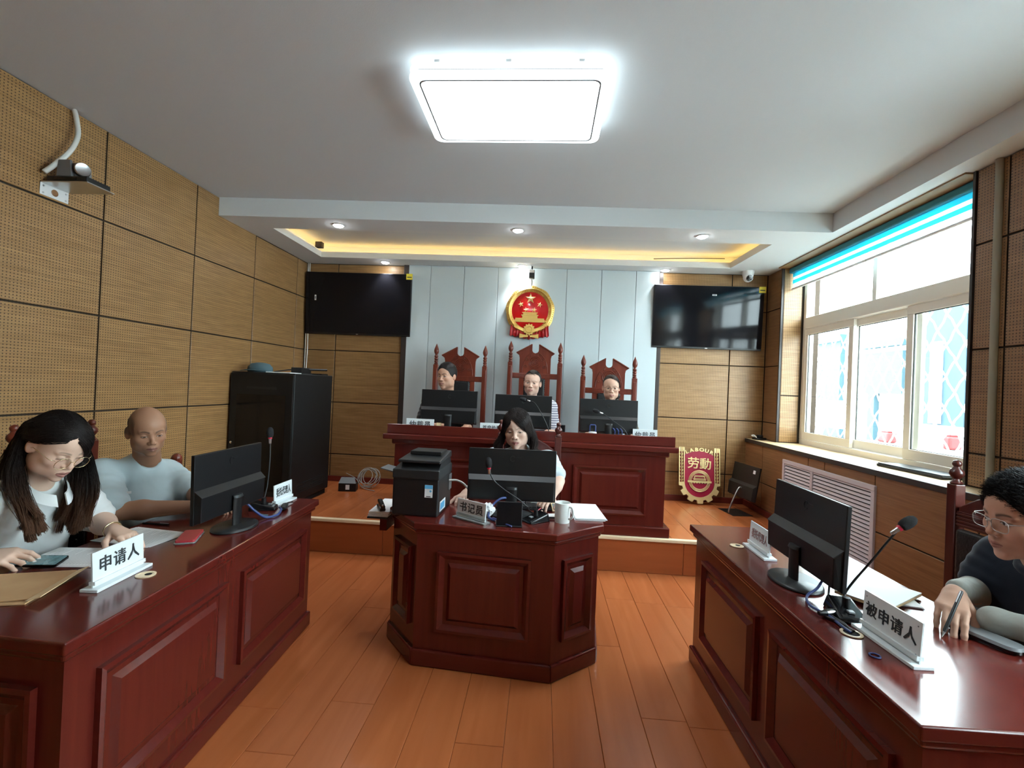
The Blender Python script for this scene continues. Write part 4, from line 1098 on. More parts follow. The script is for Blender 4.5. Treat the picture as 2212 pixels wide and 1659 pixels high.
cable('black cable from the clerk microphone to the monitor', [(-.04, 2.60, .755), (-.02, 2.66, .75), (-.05, 2.72, .76), (-.07, 2.74, .80)], .004, 'cable_black')
cable('red-tipped lead on the clerk keyboard', [(.02, 2.74, .765), (.0, 2.70, .752), (.03, 2.68, .748)], .003, 'red_ring')
ts = thing('tissue', 'crumpled white plastic bag behind the clerk name plate', 'bag', (-.275, 2.60, .742))
_b = bmesh.new(); bmesh.ops.create_icosphere(_b, subdivisions=3, radius=.04)
for v_ in _b.verts: v_.co *= 1 + .25 * math.sin(v_.co.x * 190) * math.sin(v_.co.y * 230 + 1) + .1 * math.sin(v_.co.z * 300)
for v_ in _b.verts: v_.co.z = max(v_.co.z * .9 + .034, 0.0)
_me = bpy.data.meshes.new('bag'); _b.to_mesh(_me); _b.free(); link('bag', _me, 'paper', ts)

# ------------------------------------------------------------------ left desk things
def sheet_stack(label, loc, rz, w, l, n, m='paper', lines=True, dz=.0006):
    t = thing('document', label, 'paper', loc, rz)
    for k in range(n): MB().box(-w / 2, w / 2, -l / 2, l / 2, dz * k, dz * k + dz * .8, M4((.004 * math.sin(k * 2.1), .003 * math.cos(k * 3.1), 0), .012 * math.sin(k * 1.7))).build('sheet', m, t)
    if lines:
        b = MB(); z = dz * n
        k = 0; y = l / 2 - .035
        while y > -l / 2 + .03:
            b.box(-w / 2 + .022, w / 2 - .022 - (.05 if k % 4 == 3 else 0), y, y + .0022, z, z + .0002); y -= .011; k += 1
        b.build('text_lines', 'paper_line', t)['kind'] = 'stuff'
    return t
sheet_stack('printed sheets lying under the long-haired woman’s hands', (-1.735, 1.690, .7405), math.pi / 2 + .15, .19, .27, 5)
sheet_stack('printed sheets lying between the red phone and the white plate', (-1.700, 1.945, .7405), math.pi / 2 - .12, .20, .28, 4)
rp = thing('red_phone', 'red mobile phone in a clear case on the left desk', 'phone', (-1.505, 1.972, .74), .42)
MB().prism(rrect(-.040, .040, -.082, .082, .012), 0, .004).build('clear_case', 'acrylic_clear', rp, bevel=.001)
MB().prism(rrect(-.036, .036, -.078, .078, .010), .004, .014).build('body', 'red_plastic', rp, bevel=.002)
env = thing('kraft_envelope', 'brown kraft envelopes stacked at the near end of the left desk', 'envelope', (-1.70, 1.395, .7402), .30)
for k in range(2):
    MB().box(-.15, .15, -.115, .115, .006 * k, .006 * k + .005, M4((0, .01 * k, 0), .05 * k)).build('envelope', 'kraft', env, bevel=.001)
MB().add([(.150, -.115, .010), (.150, .125, .010), (.185, .122, .024), (.190, -.118, .022), (.150, -.115, .0125), (.150, .125, .0125), (.185, .122, .0262), (.190, -.118, .0245)],
         [(0, 3, 2, 1), (4, 5, 6, 7), (0, 1, 5, 4), (1, 2, 6, 5), (2, 3, 7, 6), (3, 0, 4, 7)]).build('flap', 'kraft_light', env)
def pen(label, p, q, m='black_gloss', r=.0042):
    p, q = Vector(p), Vector(q); t = thing('pen', label, 'pen', tuple(p))
    d = (q - p); L = d.length; mm = d.to_track_quat('Z', 'Y').to_matrix().to_4x4()
    MB().lathe([(r * .6, .018), (r, .024), (r, L - .006), (r * .7, L)], 10, mm).build('barrel', m, t, smooth=40)
    MB().lathe([(.0006, 0), (.0012, .003), (r * .7, .018)], 10, mm).build('tip', 'steel', t, smooth=40)
    MB().box(-.0015, .0015, r, r + .0025, L - .045, L - .004, mm).build('clip', 'steel', t)
    return t
pen('black pen lying in front of the balding man’s arm', (-1.865, 2.110, .7445), (-1.715, 2.112, .7445))
def grommet(label, x, y, ry=1.0, open_=True):
    t = thing('cable_grommet', label, 'grommet', (x, y, .74), 0, 'cable grommets in the desk tops')
    MB().lathe([(.030, 0), (.031, .003), (.028, .004), (.022, .004), (.021, 0)], 28).build('rim', 'nosing', t, smooth=40)
    MB().lathe([(.0005, .0012), (.022, .0012), (.022, .0022), (.0005, .0022)], 24).build('cap', 'nosing' if not open_ else 'gap_black', t)
    if not open_: MB().lathe([(.0005, .0022), (.011, .0022), (.011, .0030), (.0005, .0030)], 16, M4((.006, .004, 0))).build('slot', 'gap_black', t)
grommet('round cable grommet beside the 申请人 plate', -1.365, 1.585, open_=False)
grommet('round cable grommet near the far end of the right desk', .965, 2.340, open_=False)
grommet('round cable grommet with cables going in, beside the 被申请人 plate', .985, 1.530)
hs = thing('cable_adapter', 'black cable adapter in front of the far plate on the left desk', 'adapter', (-1.375, 2.50, .74), .4)
MB().loft([[(.018 * s * math.cos(a), y, .015 + .014 * s * math.sin(a)) for a in [2 * math.pi * i / 12 for i in range(12)]] for y, s in ((-.05, .5), (-.03, 1), (.02, 1), (.045, .6))]).build('body', 'black_plastic', hs, smooth=40)
MB().tube(spline([(0, .045, .015), (.01, .09, .012), (.03, .12, .008)], 5), .004, 6).build('lead', 'cable_black', hs, smooth=True)
cable('blue video cable looping under the left monitor', [(-1.44, 2.27, .82), (-1.405, 2.29, .775), (-1.36, 2.30, .750), (-1.335, 2.36, .748), (-1.36, 2.44, .752), (-1.385, 2.47, .755)], .006, 'cable_blue')
cable('green-plugged lead beside the left monitor foot', [(-1.42, 2.30, .78), (-1.395, 2.315, .755), (-1.37, 2.335, .748)], .0065, 'cap_cloth')

# ------------------------------------------------------------------ right desk things
sheet_stack('white papers at the back of the right desk behind the monitor', (1.300, 1.905, .7405), -.25, .20, .27, 10, lines=False)
en = thing('document_envelope', 'long cream envelope between microphone and writing hand', 'envelope', (1.270, 1.835, .748), -.95)
MB().box(-.085, .085, -.14, .14, 0, .010).build('envelope', 'kraft_light', en, bevel=.002)
MB().box(-.085, .085, -.14, .14, .0105, .0125).build('flap', 'paper', en)
pc = thing('glasses_case', 'grey-topped slim glasses case on the right desk in front of the writing man', 'case', (1.392, 1.548, .74), .36)
MB().loft([[(x * .92, y * .92, 0) for x, y in rrect(-.036, .036, -.09, .09, .03)], [(x, y, .006) for x, y in rrect(-.036, .036, -.09, .09, .03)], [(x, y, .014) for x, y in rrect(-.036, .036, -.09, .09, .03)]]).build('lower_shell', 'black_gloss', pc, smooth=40)
MB().loft([[(x, y, .014) for x, y in rrect(-.036, .036, -.09, .09, .03)], [(x * .86, y * .95, .022) for x, y in rrect(-.036, .036, -.09, .09, .03)]]).build('upper_shell', 'grey_plastic', pc, smooth=40)
cable('dark blue video cable from the right monitor down to the grommet', [(1.062, 1.800, .825), (1.030, 1.792, .775), (.985, 1.775, .750), (.955, 1.70, .748), (.975, 1.63, .747), (.975, 1.56, .748), (.985, 1.53, .742)], .0045, 'cable_blue')
cable('thin black mains cable from the right monitor to the grommet', [(1.068, 1.785, .82), (1.05, 1.76, .765), (1.01, 1.70, .747), (.985, 1.64, .747), (.990, 1.575, .750), (.990, 1.535, .742)], .0038, 'cable_black')
cable('black microphone lead curling into the right desk grommet', [(1.005, 1.640, .765), (.975, 1.655, .752), (.962, 1.625, .747), (.98, 1.585, .750), (1.0, 1.54, .743)], .0042, 'cable_black')
pg = thing('microphone_plug', 'silver plug on the side of the right microphone base', 'plug', (.998, 1.642, .755), .3)
MB().lathe([(.008, -.03), (.009, -.02), (.009, .0), (.0075, .012)], 14, M4((0, 0, 0.0), 0, 0, math.pi / 2)).build('sleeve', 'steel', pg, smooth=40)
MB().lathe([(.006, -.06), (.0085, -.05), (.0085, -.03)], 14, M4((0, 0, 0.0), 0, 0, math.pi / 2)).build('boot', 'cable_black', pg, smooth=40)
tag(MB().tube([(.970 + .013 * math.cos(a), 1.405 + .013 * math.sin(a), .7425) for a in [2 * math.pi * i / 24 for i in range(25)]], .0024, 8).build('rubber_ring', 'cable_blue', smooth=True), 'small blue ring lying on the right desk near the plate', 'ring')

# ------------------------------------------------------------------ bench things
fl = thing('flask_cup', 'white cup with a blue carry loop on the judges bench', 'cup', (.448, 4.09, 1.025))
MB().lathe([(.030, 0), (.034, .004), (.034, .072), (.033, .078), (.02, .080), (.001, .080)], 22).build('cup', 'white_plastic', fl, smooth=40)
MB().tube([(-.024, 0, .076), (-.024, 0, .130), (-.018, 0, .138), (.018, 0, .138), (.024, 0, .130), (.024, 0, .076)], .005, 8).build('loop', 'cable_blue', fl, smooth=40)
bx = thing('card_reader', 'small upright black box right of the middle judge monitor', 'device', (.177, 4.10, 1.025))
MB().box(-.037, .037, -.012, .012, 0, .125, M4((0, 0, 0), 0, -.08)).build('case', 'black_plastic', bx, bevel=.004)
MB().box(-.032, .032, -.0126, -.0118, .03, .118, M4((0, 0, 0), 0, -.08)).build('glass', 'screen_black', bx)
rd = thing('red_pouch', 'dark red pouch lying on the bench beside the cup', 'pouch', (.365, 4.10, 1.025), .2)
MB().box(-.045, .045, -.03, .03, 0, .055).build('pouch', 'emblem_shield', rd, bevel=.018, seg=3)
MB().box(-.03, .03, -.032, -.029, .03, .04).build('zip', 'gold_pale', rd)
bl = thing('cable_bundle', 'bundle of dark blue cables under the right judge monitor', 'cables', (.655, 4.09, 1.025))
for k in range(3): MB().tube(spline([(-.03 + .03 * k, .03, .10), (-.035 + .03 * k, 0, .115), (-.02 + .03 * k, -.015, .09), (-.03 + .035 * k, .0, .012)], 6), .005, 6).build('cable', 'cable_blue', bl, smooth=True)
tag(MB().box(-1.30, -1.20, 4.15, 4.27, 1.026, 1.045).build('notebook', 'emblem_shield', bevel=.004), 'dark red notebook at the far left end of the judges bench', 'notebook')
tg = thing('note_card', 'folded cream card on the bench beside the left plate', 'card', (-.895, 4.12, 1.025))
MB().box(-.022, .022, -.002, .002, 0, .095, M4((0, 0, 0), .2, -.2)).build('card', 'kraft_light', tg)
MB().box(-.022, .022, .014, .018, 0, .09, M4((0, 0, 0), .2, .2)).build('back_leaf', 'kraft_light', tg)

# ------------------------------------------------------------------ round national-style emblem above the bench
em = thing('wall_emblem', 'round gold and red emblem with five stars on the white wall', 'emblem', (-.170, YB - .055, 2.318))
FR = Matrix.Rotation(math.pi / 2, 4, 'X')      # xy -> xz, z -> -y
MB().loft([[(r * math.cos(a), r * 1.02 * math.sin(a), z) for a in [2 * math.pi * i / 56 for i in range(56)]] for r, z in ((.215, 0), (.215, .030), (.20, .036), (.001, .040))], FR).build('disc', 'emblem_red', em, smooth=35)
wr_ = MB()
rings = []
for i in range(72):
    a = 2 * math.pi * i / 72; R1 = .270 + .004 * math.sin(9 * a)
    rings.append([(.200 * math.cos(a), .204 * math.sin(a), .022), (.206 * math.cos(a), .210 * math.sin(a), .044), (.238 * math.cos(a), .242 * math.sin(a), .058), (R1 * math.cos(a), R1 * 1.03 * math.sin(a), .036), (R1 * math.cos(a), R1 * 1.03 * math.sin(a), 0)])
rings.append(rings[0])
wr_.loft(rings, FR, closed=False, cap=False)
wr_.build('wreath', 'gold', em, smooth=50)
gr_ = MB()
for side in (-1, 1):
    for k in range(30):
        a = math.radians(-58 + k * 5.0)
        for q, (rr_, tl) in enumerate(((.216, .5), (.236, 0), (.256, -.5))):
            m_ = FR @ Matrix.Translation((side * rr_ * math.cos(a), rr_ * 1.02 * math.sin(a), .053 - .006 * abs(q - 1))) @ Matrix.Rotation((a + math.pi / 2 + tl) if side > 0 else (math.pi - a - math.pi / 2 - tl), 4, 'Z')
            gr_.add([(.0, -.012, 0), (.005, 0, 0), (0, .012, 0), (-.005, 0, 0), (0, 0, .008)], [(0, 1, 4), (1, 2, 4), (2, 3, 4), (3, 0, 4)], m_)
gr_.build('wheat_grains', 'gold', em)['kind'] = 'stuff'
def star(cx, cy, R_, rot=0.0, z=.038):
    b = MB(); vs = []
    for k in range(10):
        a = math.pi / 2 + rot + k * math.pi / 5; r_ = R_ if k % 2 == 0 else R_ * .40
        vs.append((cx + r_ * math.cos(a), cy + r_ * math.sin(a), z))
    vs.append((cx, cy, z + R_ * .35))
    return b.add(vs, [(k, (k + 1) % 10, 10) for k in range(10)], FR)
for cx, cy, R_, ro in ((0, .135, .062, 0), (-.105, .068, .034, .3), (-.045, .008, .034, .15), (.045, .008, .034, -.15), (.105, .068, .034, -.3)):
    star(cx, cy, R_, ro).build('star', 'gold_pale', em)
gt = MB()
for x_, z0, z1, dp in ((.168, -.130, -.100, .052), (.160, -.100, -.086, .056), (.085, -.086, -.058, .050), (.095, -.058, -.048, .056), (.075, -.048, -.030, .050), (.086, -.030, -.020, .056)):
    gt.box(-x_, x_, -dp, -.030, z0, z1)
for k in range(5): gt.box(-.10 + k * .05 - .008, -.10 + k * .05 + .008, -.054, -.05, -.126, -.106)
gt.build('gate', 'gold', em)
cg = MB(); pts = []
for k in range(48):
    a = math.pi * 2 * k / 48; r_ = .066 if k % 4 < 2 else .054; pts.append((r_ * math.cos(a), -.215 + r_ * math.sin(a)))
cg.prism(pts, .060, .080, FR)
cg.tube([(.034 * math.cos(a), -.215 + .034 * math.sin(a), .082) for a in [2 * math.pi * i / 20 for i in range(21)]], .005, 6, FR)
cg.build('cogwheel', 'gold', em)
MB().loft([[(x, -.160 - .055 * math.cos(x * 9) + dz, .072 + .006 * math.sin(40 * x) + tz) for dz, tz in ((0, 0), (-.03, .004), (-.03, -.012), (0, -.012))] for x in [(-.17 + .34 * i / 20) for i in range(21)]], FR).build('wreath_ribbon', 'gold', em, smooth=50)
rb = []
for i in range(41):
    x_ = -.21 + .42 * i / 40; fold = .014 * math.sin(i * 1.9) + .006 * math.sin(i * .7)
    top = -.150 - .085 * math.cos(x_ / .21 * 1.45); bot = -.318 - .008 * math.sin(i * 1.35) + .040 * abs(x_) / .21
    rb.append([(x_, top, .046 + fold * .4), (x_ * 1.02, (top + bot) / 2, .060 + fold * .6), (x_ * 1.05, bot, .046 + fold), (x_ * 1.05, bot, .002), (x_, top, .002)])
MB().loft(rb, FR).build('drapery', 'ribbon_red', em, smooth=50)
for sx in (-1, 1):
    MB().loft([[(sx * x_, -.288 + w_ * .5, .078), (sx * x_, -.288 - w_ * .5, .078), (sx * x_, -.288 - w_ * .5, .060), (sx * x_, -.288 + w_ * .5, .060)] for x_, w_ in ((.01, .020), (.06, .030), (.105, .052))]).build('bow', 'gold', em).matrix_local = FR
pj = thing('small_spotlight', 'small black and white lamp on a bracket above the round emblem', 'lamp', (-.165, 5.215, 2.715))
MB().box(-.030, .030, -.035, .035, -.050, .045).build('housing', 'black_plastic', pj, bevel=.008, seg=3)
MB().box(-.026, .026, -.037, -.034, .008, .042).build('white_front', 'white_plastic', pj, bevel=.003)
MB().tube([(0, 0, .045), (0, .02, .09)], .008, 8).build('stem', 'black_plastic', pj)
MB().tube([(0, 0, -.05), (.004, .02, -.085), (0, .04, -.125)], .006, 8).build('joint', 'steel', pj)

# ------------------------------------------------------------------ labour emblem leaning on the rear wall
lb_ = thing('labour_emblem', 'gold and crimson shield emblem reading LABOUR leaning on the rear wall', 'emblem', (1.735, 5.215, ZP + .004))
lean = Matrix.Rotation(-.13, 4, 'X')
LF = lean @ FR
sh = [(.155 * math.cos(a), .232 + .158 * math.sin(a)) for a in [math.pi + math.pi * i / 24 for i in range(25)]]
sh += [(.155, .52)] + [(.155 * (1 - 2 * i / 12), .52 + .045 * math.sin(math.pi * i / 12)) for i in range(1, 12)] + [(-.155, .52)]
MB().prism(sh, .004, .022, LF).build('shield', 'emblem_shield', lb_)
gear = []
outer = []
n = 60
for i in range(n + 1):
    a = math.pi + math.pi * i / n
    ph_ = ((i + 2) % 10); r_ = .218 if ph_ < 6 else .186
    outer.append((r_ * math.cos(a), .225 + r_ * 1.0 * math.sin(a)))
inner_ = [(.158 * math.cos(a), .232 + .158 * math.sin(a)) for a in [2 * math.pi - math.pi * i / 30 for i in range(31)]]
gb = MB(); k_ = n + 1
ins = [(.158 * math.cos(math.pi + math.pi * i / n), .232 + .158 * math.sin(math.pi + math.pi * i / n)) for i in range(n + 1)]
gb.loft([[(*outer[i], .004), (*outer[i], .030), (*ins[i], .030), (*ins[i], .004)] for i in range(n + 1)], LF)
gb.build('gear_rim', 'gold_pale', lb_)
for sx in (-1, 1):
    col = MB()
    for x0, x1 in ((.158, .166), (.183, .189), (.208, .217)): col.box(min(sx * x0, sx * x1), max(sx * x0, sx * x1), .225, .60 if x0 != .183 else .56, .004, .030, LF)
    for k in range(4): col.box(sx * (.168 + .012 * k) - .003, sx * (.168 + .012 * k) + .003, .555, .605, .004, .028, LF)
    col.build('wheat_stalk', 'gold_pale', lb_)
    for k in range(9):
        for s2 in (-1, 1):
            cx, cy = sx * (.1865 + .0115 * s2), .25 + k * .0345
            a = s2 * sx * -.5
            leaf = MB().add([(0, -.017, .016), (.0065, 0, .016), (0, .017, .016), (-.0065, 0, .016), (0, 0, .034)], [(0, 1, 4), (1, 2, 4), (2, 3, 4), (3, 0, 4), (3, 2, 1, 0)], LF @ Matrix.Translation((cx, cy, 0)) @ Matrix.Rotation(a, 4, 'Z'))
            leaf.build('wheat_leaf', 'gold_pale', lb_)
    MB().box(min(sx * .158, sx * .217), max(sx * .158, sx * .217), .225, .58, .004, .010, LF).build('wheat_backing', 'emblem_shield', lb_)
for r_ in (.112, .100, .088):
    MB().tube([(r_ * math.cos(a), .245 + r_ * math.sin(a), .026) for a in [2 * math.pi * i / 40 for i in range(41)]], .0036, 6, LF).build('ring', 'gold_pale', lb_, smooth=True)
MB().prism([(.08 * math.cos(a), .245 + .08 * math.sin(a)) for a in [2 * math.pi * i / 32 for i in range(32)]], .018, .024, LF).build('medallion', 'emblem_shield', lb_)
tg_ = MB()
for x_, z0, z1 in ((.125, .228, .248), (.066, .255, .262), (.070, .268, .274), (.058, .290, .296), (.052, .300, .305)): tg_.box(-x_, x_, z0, z1, .022, .034, LF)
for x_ in (-.055, .05): tg_.box(x_, x_ + .006, .262, .292, .022, .032, LF)
for k in range(7): tg_.prism([(-.084 + .028 * k + .009 * math.cos(a), .229 + .010 * math.sin(a)) for a in [math.pi + math.pi * i / 6 for i in range(7)]], .022, .033, LF)
tg_.build('gate', 'gold_pale', lb_)
o = link('brush_characters', text_mesh('劳動', .128, .008, .016, 1.0, spacing=1.0), 'gold_pale', lb_); o.matrix_local = LF @ Matrix.Translation((0, .425, .026)) @ Matrix.Rotation(-.03, 4, 'Z')
for k, ch in enumerate('LABOUR'):
    a = (k - 2.5) * .175
    o = link('letter', text_mesh(ch, .056, .008, .022, 1.15), 'gold_pale', lb_)
    o.matrix_local = LF @ Matrix.Translation((.31 * math.sin(a), .285 + .295 * math.cos(a), .018)) @ Matrix.Rotation(-a, 4, 'Z')

# ------------------------------------------------------------------ things on walls and sill
pt = thing('conference_camera', 'grey pan-tilt conference camera on a shelf bracket high on the left wall', 'camera', (-2.645, 2.485, 2.47))
MB().box(-.135, .135, -.082, .082, 0, .006).build('shelf', 'steel', pt, bevel=.001)
wp = MB().box(-.147, -.143, -.078, .078, -.062, .004).build('wall_plate', 'white_plastic', pt, bevel=.001)
MB().lathe([(.014, 0), (.019, .001), (.014, .003)], 18, M4((-.143, 0, -.030), 0, 0, math.pi / 2)).build('plate_hole', 'acoustic_panel_plain', wp)
for y in (-.062, .062):
    for z in (-.05, -.012): MB().cyl(.005, 0, .002, 10, M4((-.143, y, z), 0, 0, math.pi / 2)).build('screw', 'steel', wp)
MB().box(-.118, .118, -.070, .075, .006, .040).build('camera_base', 'charcoal_plastic', pt, bevel=.006, seg=3)
MB().box(-.07, .06, -.074, -.072, .016, .030).build('front_window', 'black_gloss', pt)
for sy in (-1, 1): MB().loft([[(x, sy * .062, z), (x, sy * .046, z), (x * .92, sy * .046, z), (x * .92, sy * .062, z)] for x, z in ((-.085, .04), (-.06, .12))] if False else [[(-.075, sy * .062, .04), (.020, sy * .062, .04), (.020, sy * .046, .04), (-.075, sy * .046, .04)], [(-.066, sy * .062, .135), (.008, sy * .062, .135), (.008, sy * .046, .135), (-.066, sy * .046, .135)]]).build('yoke_arm', 'grey_plastic', pt, bevel=.006, seg=3)
MB().box(-.062, .030, -.044, .044, .045, .128).build('head', 'grey_plastic', pt, bevel=.014, seg=3)
lm = M4((.03, -.02, .088), -.55, 0, math.pi / 2)
MB().lathe([(.034, -.03), (.036, .03), (.034, .036), (.030, .037)], 26, lm).build('lens_barrel', 'charcoal_plastic', pt, smooth=40)
MB().lathe([(.0355, .028), (.0375, .034), (.034, .039), (.031, .038)], 26, lm).build('lens_ring', 'steel', pt, smooth=40)
MB().lathe([(.031, .030), (.020, .026), (.001, .024)], 24, lm).build('lens_glass', 'screen_black', pt, smooth=True)
tag(MB().tube(spline([(-2.775, 2.56, 2.955), (-2.755, 2.555, 2.90), (-2.715, 2.53, 2.79), (-2.70, 2.48, 2.68), (-2.725, 2.43, 2.585), (-2.755, 2.395, 2.52)], 8), .013, 10).build('cable_conduit', 'cable_white', smooth=True), 'white bowed conduit from the ceiling to the wall camera', 'conduit')
dm = thing('dome_camera', 'white dome security camera under the soffit above the right television', 'camera', (2.150, 5.20, ZS))
MB().lathe([(.058, 0), (.060, -.012), (.055, -.045), (.048, -.062)], 26).build('mount', 'white_plastic', dm, smooth=40)
MB().ball((-.004, -.012, -.070), .050, 22).build('ball', 'white_plastic', dm, smooth=True)
MB().lathe([(.033, .036), (.030, .046), (.001, .050)], 22, M4((-.004, -.012, -.070), 0, math.radians(112))).build('lens_window', 'black_gloss', dm, smooth=50)
tag(MB().tube([(2.418, 2.700, 1.008), (2.418, 2.702, 1.5), (2.418, 2.705, ZS - .002)], .018, 12).build('wall_pipe', 'pipe_grey', smooth=40), 'grey-brown heating pipe running up the wall beside the window', 'pipe')
rt = thing('sill_router', 'small black router with white lead at the far end of the sill', 'router', (2.35, 5.24, 1.006), .3)
MB().box(-.06, .06, -.04, .04, 0, .022).build('body', 'black_plastic', rt, bevel=.006)
MB().tube(spline([(-.05, -.02, .02), (-.09, -.03, .05), (-.10, 0, .045), (-.06, .02, .035), (-.03, 0, .03)], 6), .004, 6).build('lead', 'cable_white', rt, smooth=True)
MB().box(-.015, .035, -.02, .03, .022, .050).build('plug', 'charcoal_plastic', rt, bevel=.006)
sk = thing('black_case', 'flat black case lying on the window sill', 'case', (2.515, 3.30, 1.006), .06)
MB().box(-.085, .085, -.26, .26, 0, .018).build('lower', 'black_plastic', sk, bevel=.004)
MB().box(-.080, .080, -.255, .255, .018, .026).build('lid', 'charcoal_plastic', sk, bevel=.006)
# ------------------------------------------------------------------ smooth-surface engine for people
def V(*a): return np.array(a, dtype=np.float64)
def unit(v): v = np.asarray(v, float); return v / max(1e-9, np.linalg.norm(v))

class Field:
    """signed-distance grid; shapes are blended in, then turned into one closed surface"""
    def __init__(s, lo, hi, h):
        s.lo = np.array(lo, float); s.h = h
        s.n = np.maximum(4, np.ceil((np.array(hi) - s.lo) / h).astype(int) + 1)
        s.ax = [s.lo[i] + h * np.arange(s.n[i]) for i in range(3)]
        s.v = np.full(s.n, .3, np.float32)
    def _slice(s, lo, hi):
        a = np.clip(np.floor((np.array(lo) - s.lo) / s.h).astype(int), 0, s.n)
        b = np.clip(np.ceil((np.array(hi) - s.lo) / s.h).astype(int) + 1, 0, s.n)
        return tuple(slice(a[i], b[i]) for i in range(3)) if np.all(b > a) else None
    def put(s, fn, lo, hi, k=.01, op='u'):
        pad = k + 3 * s.h
        sl = s._slice(np.array(lo) - pad, np.array(hi) + pad)
        if sl is None: return s
        X = s.ax[0][sl[0]][:, None, None]; Y = s.ax[1][sl[1]][None, :, None]; Z = s.ax[2][sl[2]][None, None, :]
        d = fn(X, Y, Z).astype(np.float32); a = s.v[sl]
        if op == 'u':
            h = np.maximum(k - np.abs(a - d), 0) / k
            s.v[sl] = np.minimum(a, d) - h * h * k * .25
        else:
            d = -d
            h = np.maximum(k - np.abs(a - d), 0) / k
            s.v[sl] = np.maximum(a, d) + h * h * k * .25
        return s
    def cone(s, a, b, ra, rb, k=.01, op='u'):
        a, b = np.asarray(a, float), np.asarray(b, float); ab = b - a; L2 = max(1e-12, ab @ ab)
        def fn(X, Y, Z):
            t = np.clip(((X - a[0]) * ab[0] + (Y - a[1]) * ab[1] + (Z - a[2]) * ab[2]) / L2, 0, 1)
            return np.sqrt((X - a[0] - t * ab[0]) ** 2 + (Y - a[1] - t * ab[1]) ** 2 + (Z - a[2] - t * ab[2]) ** 2) - (ra + (rb - ra) * t)
        r = max(ra, rb)
        return s.put(fn, np.minimum(a, b) - r, np.maximum(a, b) + r, k, op)
    def fcone(s, a, b, ra, rb, nrm, flat, k=.01, op='u'):
        """capsule squeezed along nrm by the factor flat"""
        a, b, nrm = np.asarray(a, float), np.asarray(b, float), unit(nrm); ab = b - a; q = 1 / flat - 1
        ab2 = ab + nrm * (ab @ nrm) * q; L2 = max(1e-12, ab2 @ ab2)
        def fn(X, Y, Z):
            px, py, pz = X - a[0], Y - a[1], Z - a[2]
            dn = (px * nrm[0] + py * nrm[1] + pz * nrm[2]) * q
            px, py, pz = px + nrm[0] * dn, py + nrm[1] * dn, pz + nrm[2] * dn
            t = np.clip((px * ab2[0] + py * ab2[1] + pz * ab2[2]) / L2, 0, 1)
            return (np.sqrt((px - t * ab2[0]) ** 2 + (py - t * ab2[1]) ** 2 + (pz - t * ab2[2]) ** 2) - (ra + (rb - ra) * t)) * (flat * .5 + .5)
        r = max(ra, rb)
        return s.put(fn, np.minimum(a, b) - r, np.maximum(a, b) + r, k, op)
    def ell(s, c, r, k=.01, op='u', R=None):
        c, r = np.asarray(c, float), np.asarray(r, float)
        def fn(X, Y, Z):
            px, py, pz = X - c[0], Y - c[1], Z - c[2]
            if R is not None:
                px, py, pz = (R[0][i] * px + R[1][i] * py + R[2][i] * pz for i in range(3))
            k0 = np.sqrt((px / r[0]) ** 2 + (py / r[1]) ** 2 + (pz / r[2]) ** 2)
            k1 = np.sqrt((px / r[0] ** 2) ** 2 + (py / r[1] ** 2) ** 2 + (pz / r[2] ** 2) ** 2)
            return k0 * (k0 - 1) / np.maximum(k1, 1e-6)
        m = r if R is None else np.full(3, r.max())
        return s.put(fn, c - m, c + m, k, op)
    def mesh(s):
        v = s.v; n = s.n; ins = v < 0
        c = np.zeros(n - 1, np.uint8)
        for i in (0, 1):
            for j in (0, 1):
                for k in (0, 1): c += ins[i:n[0] - 1 + i, j:n[1] - 1 + j, k:n[2] - 1 + k]
        act = (c > 0) & (c < 8)
        I = np.argwhere(act)
        idx = np.full(n - 1, -1, np.int64); idx[act] = np.arange(len(I))
        acc = np.zeros((len(I), 3)); cnt = np.zeros(len(I))
        off = np.array([(i, j, k) for i in (0, 1) for j in (0, 1) for k in (0, 1)])
        cor = {tuple(o): v[I[:, 0] + o[0], I[:, 1] + o[1], I[:, 2] + o[2]].astype(float) for o in off}
        for axis in range(3):
            for o in off:
                if o[axis]: continue
                p = o.copy(); p[axis] = 1
                a, b = cor[tuple(o)], cor[tuple(p)]
                m = (a < 0) != (b < 0)
                t = np.where(m, a / np.where(m, a - b, 1), 0)
                q = np.tile(o.astype(float), (len(I), 1)); q[:, axis] = t
                acc += q * m[:, None]; cnt += m
        P = (I + acc / cnt[:, None]) * s.h + s.lo
        quads = []
        for axis in range(3):
            u, w = (axis + 1) % 3, (axis + 2) % 3
            sl0 = [slice(None)] * 3; sl1 = [slice(None)] * 3
            sl0[axis] = slice(0, n[axis] - 1); sl1[axis] = slice(1, n[axis])
            for q in (u, w): sl0[q] = slice(1, n[q] - 1); sl1[q] = slice(1, n[q] - 1)
            A, B = ins[tuple(sl0)], ins[tuple(sl1)]
            E = np.argwhere(A != B); flip = A[A != B]
            E[:, u] += 1; E[:, w] += 1
            def cell(du, dw):
                e = E.copy(); e[:, u] -= du; e[:, w] -= dw
                return idx[e[:, 0], e[:, 1], e[:, 2]]
            f = np.stack([cell(1, 1), cell(0, 1), cell(0, 0), cell(1, 0)], 1)
            f[~flip] = f[~flip][:, ::-1]
            quads.append(f)
        return P, np.concatenate(quads)

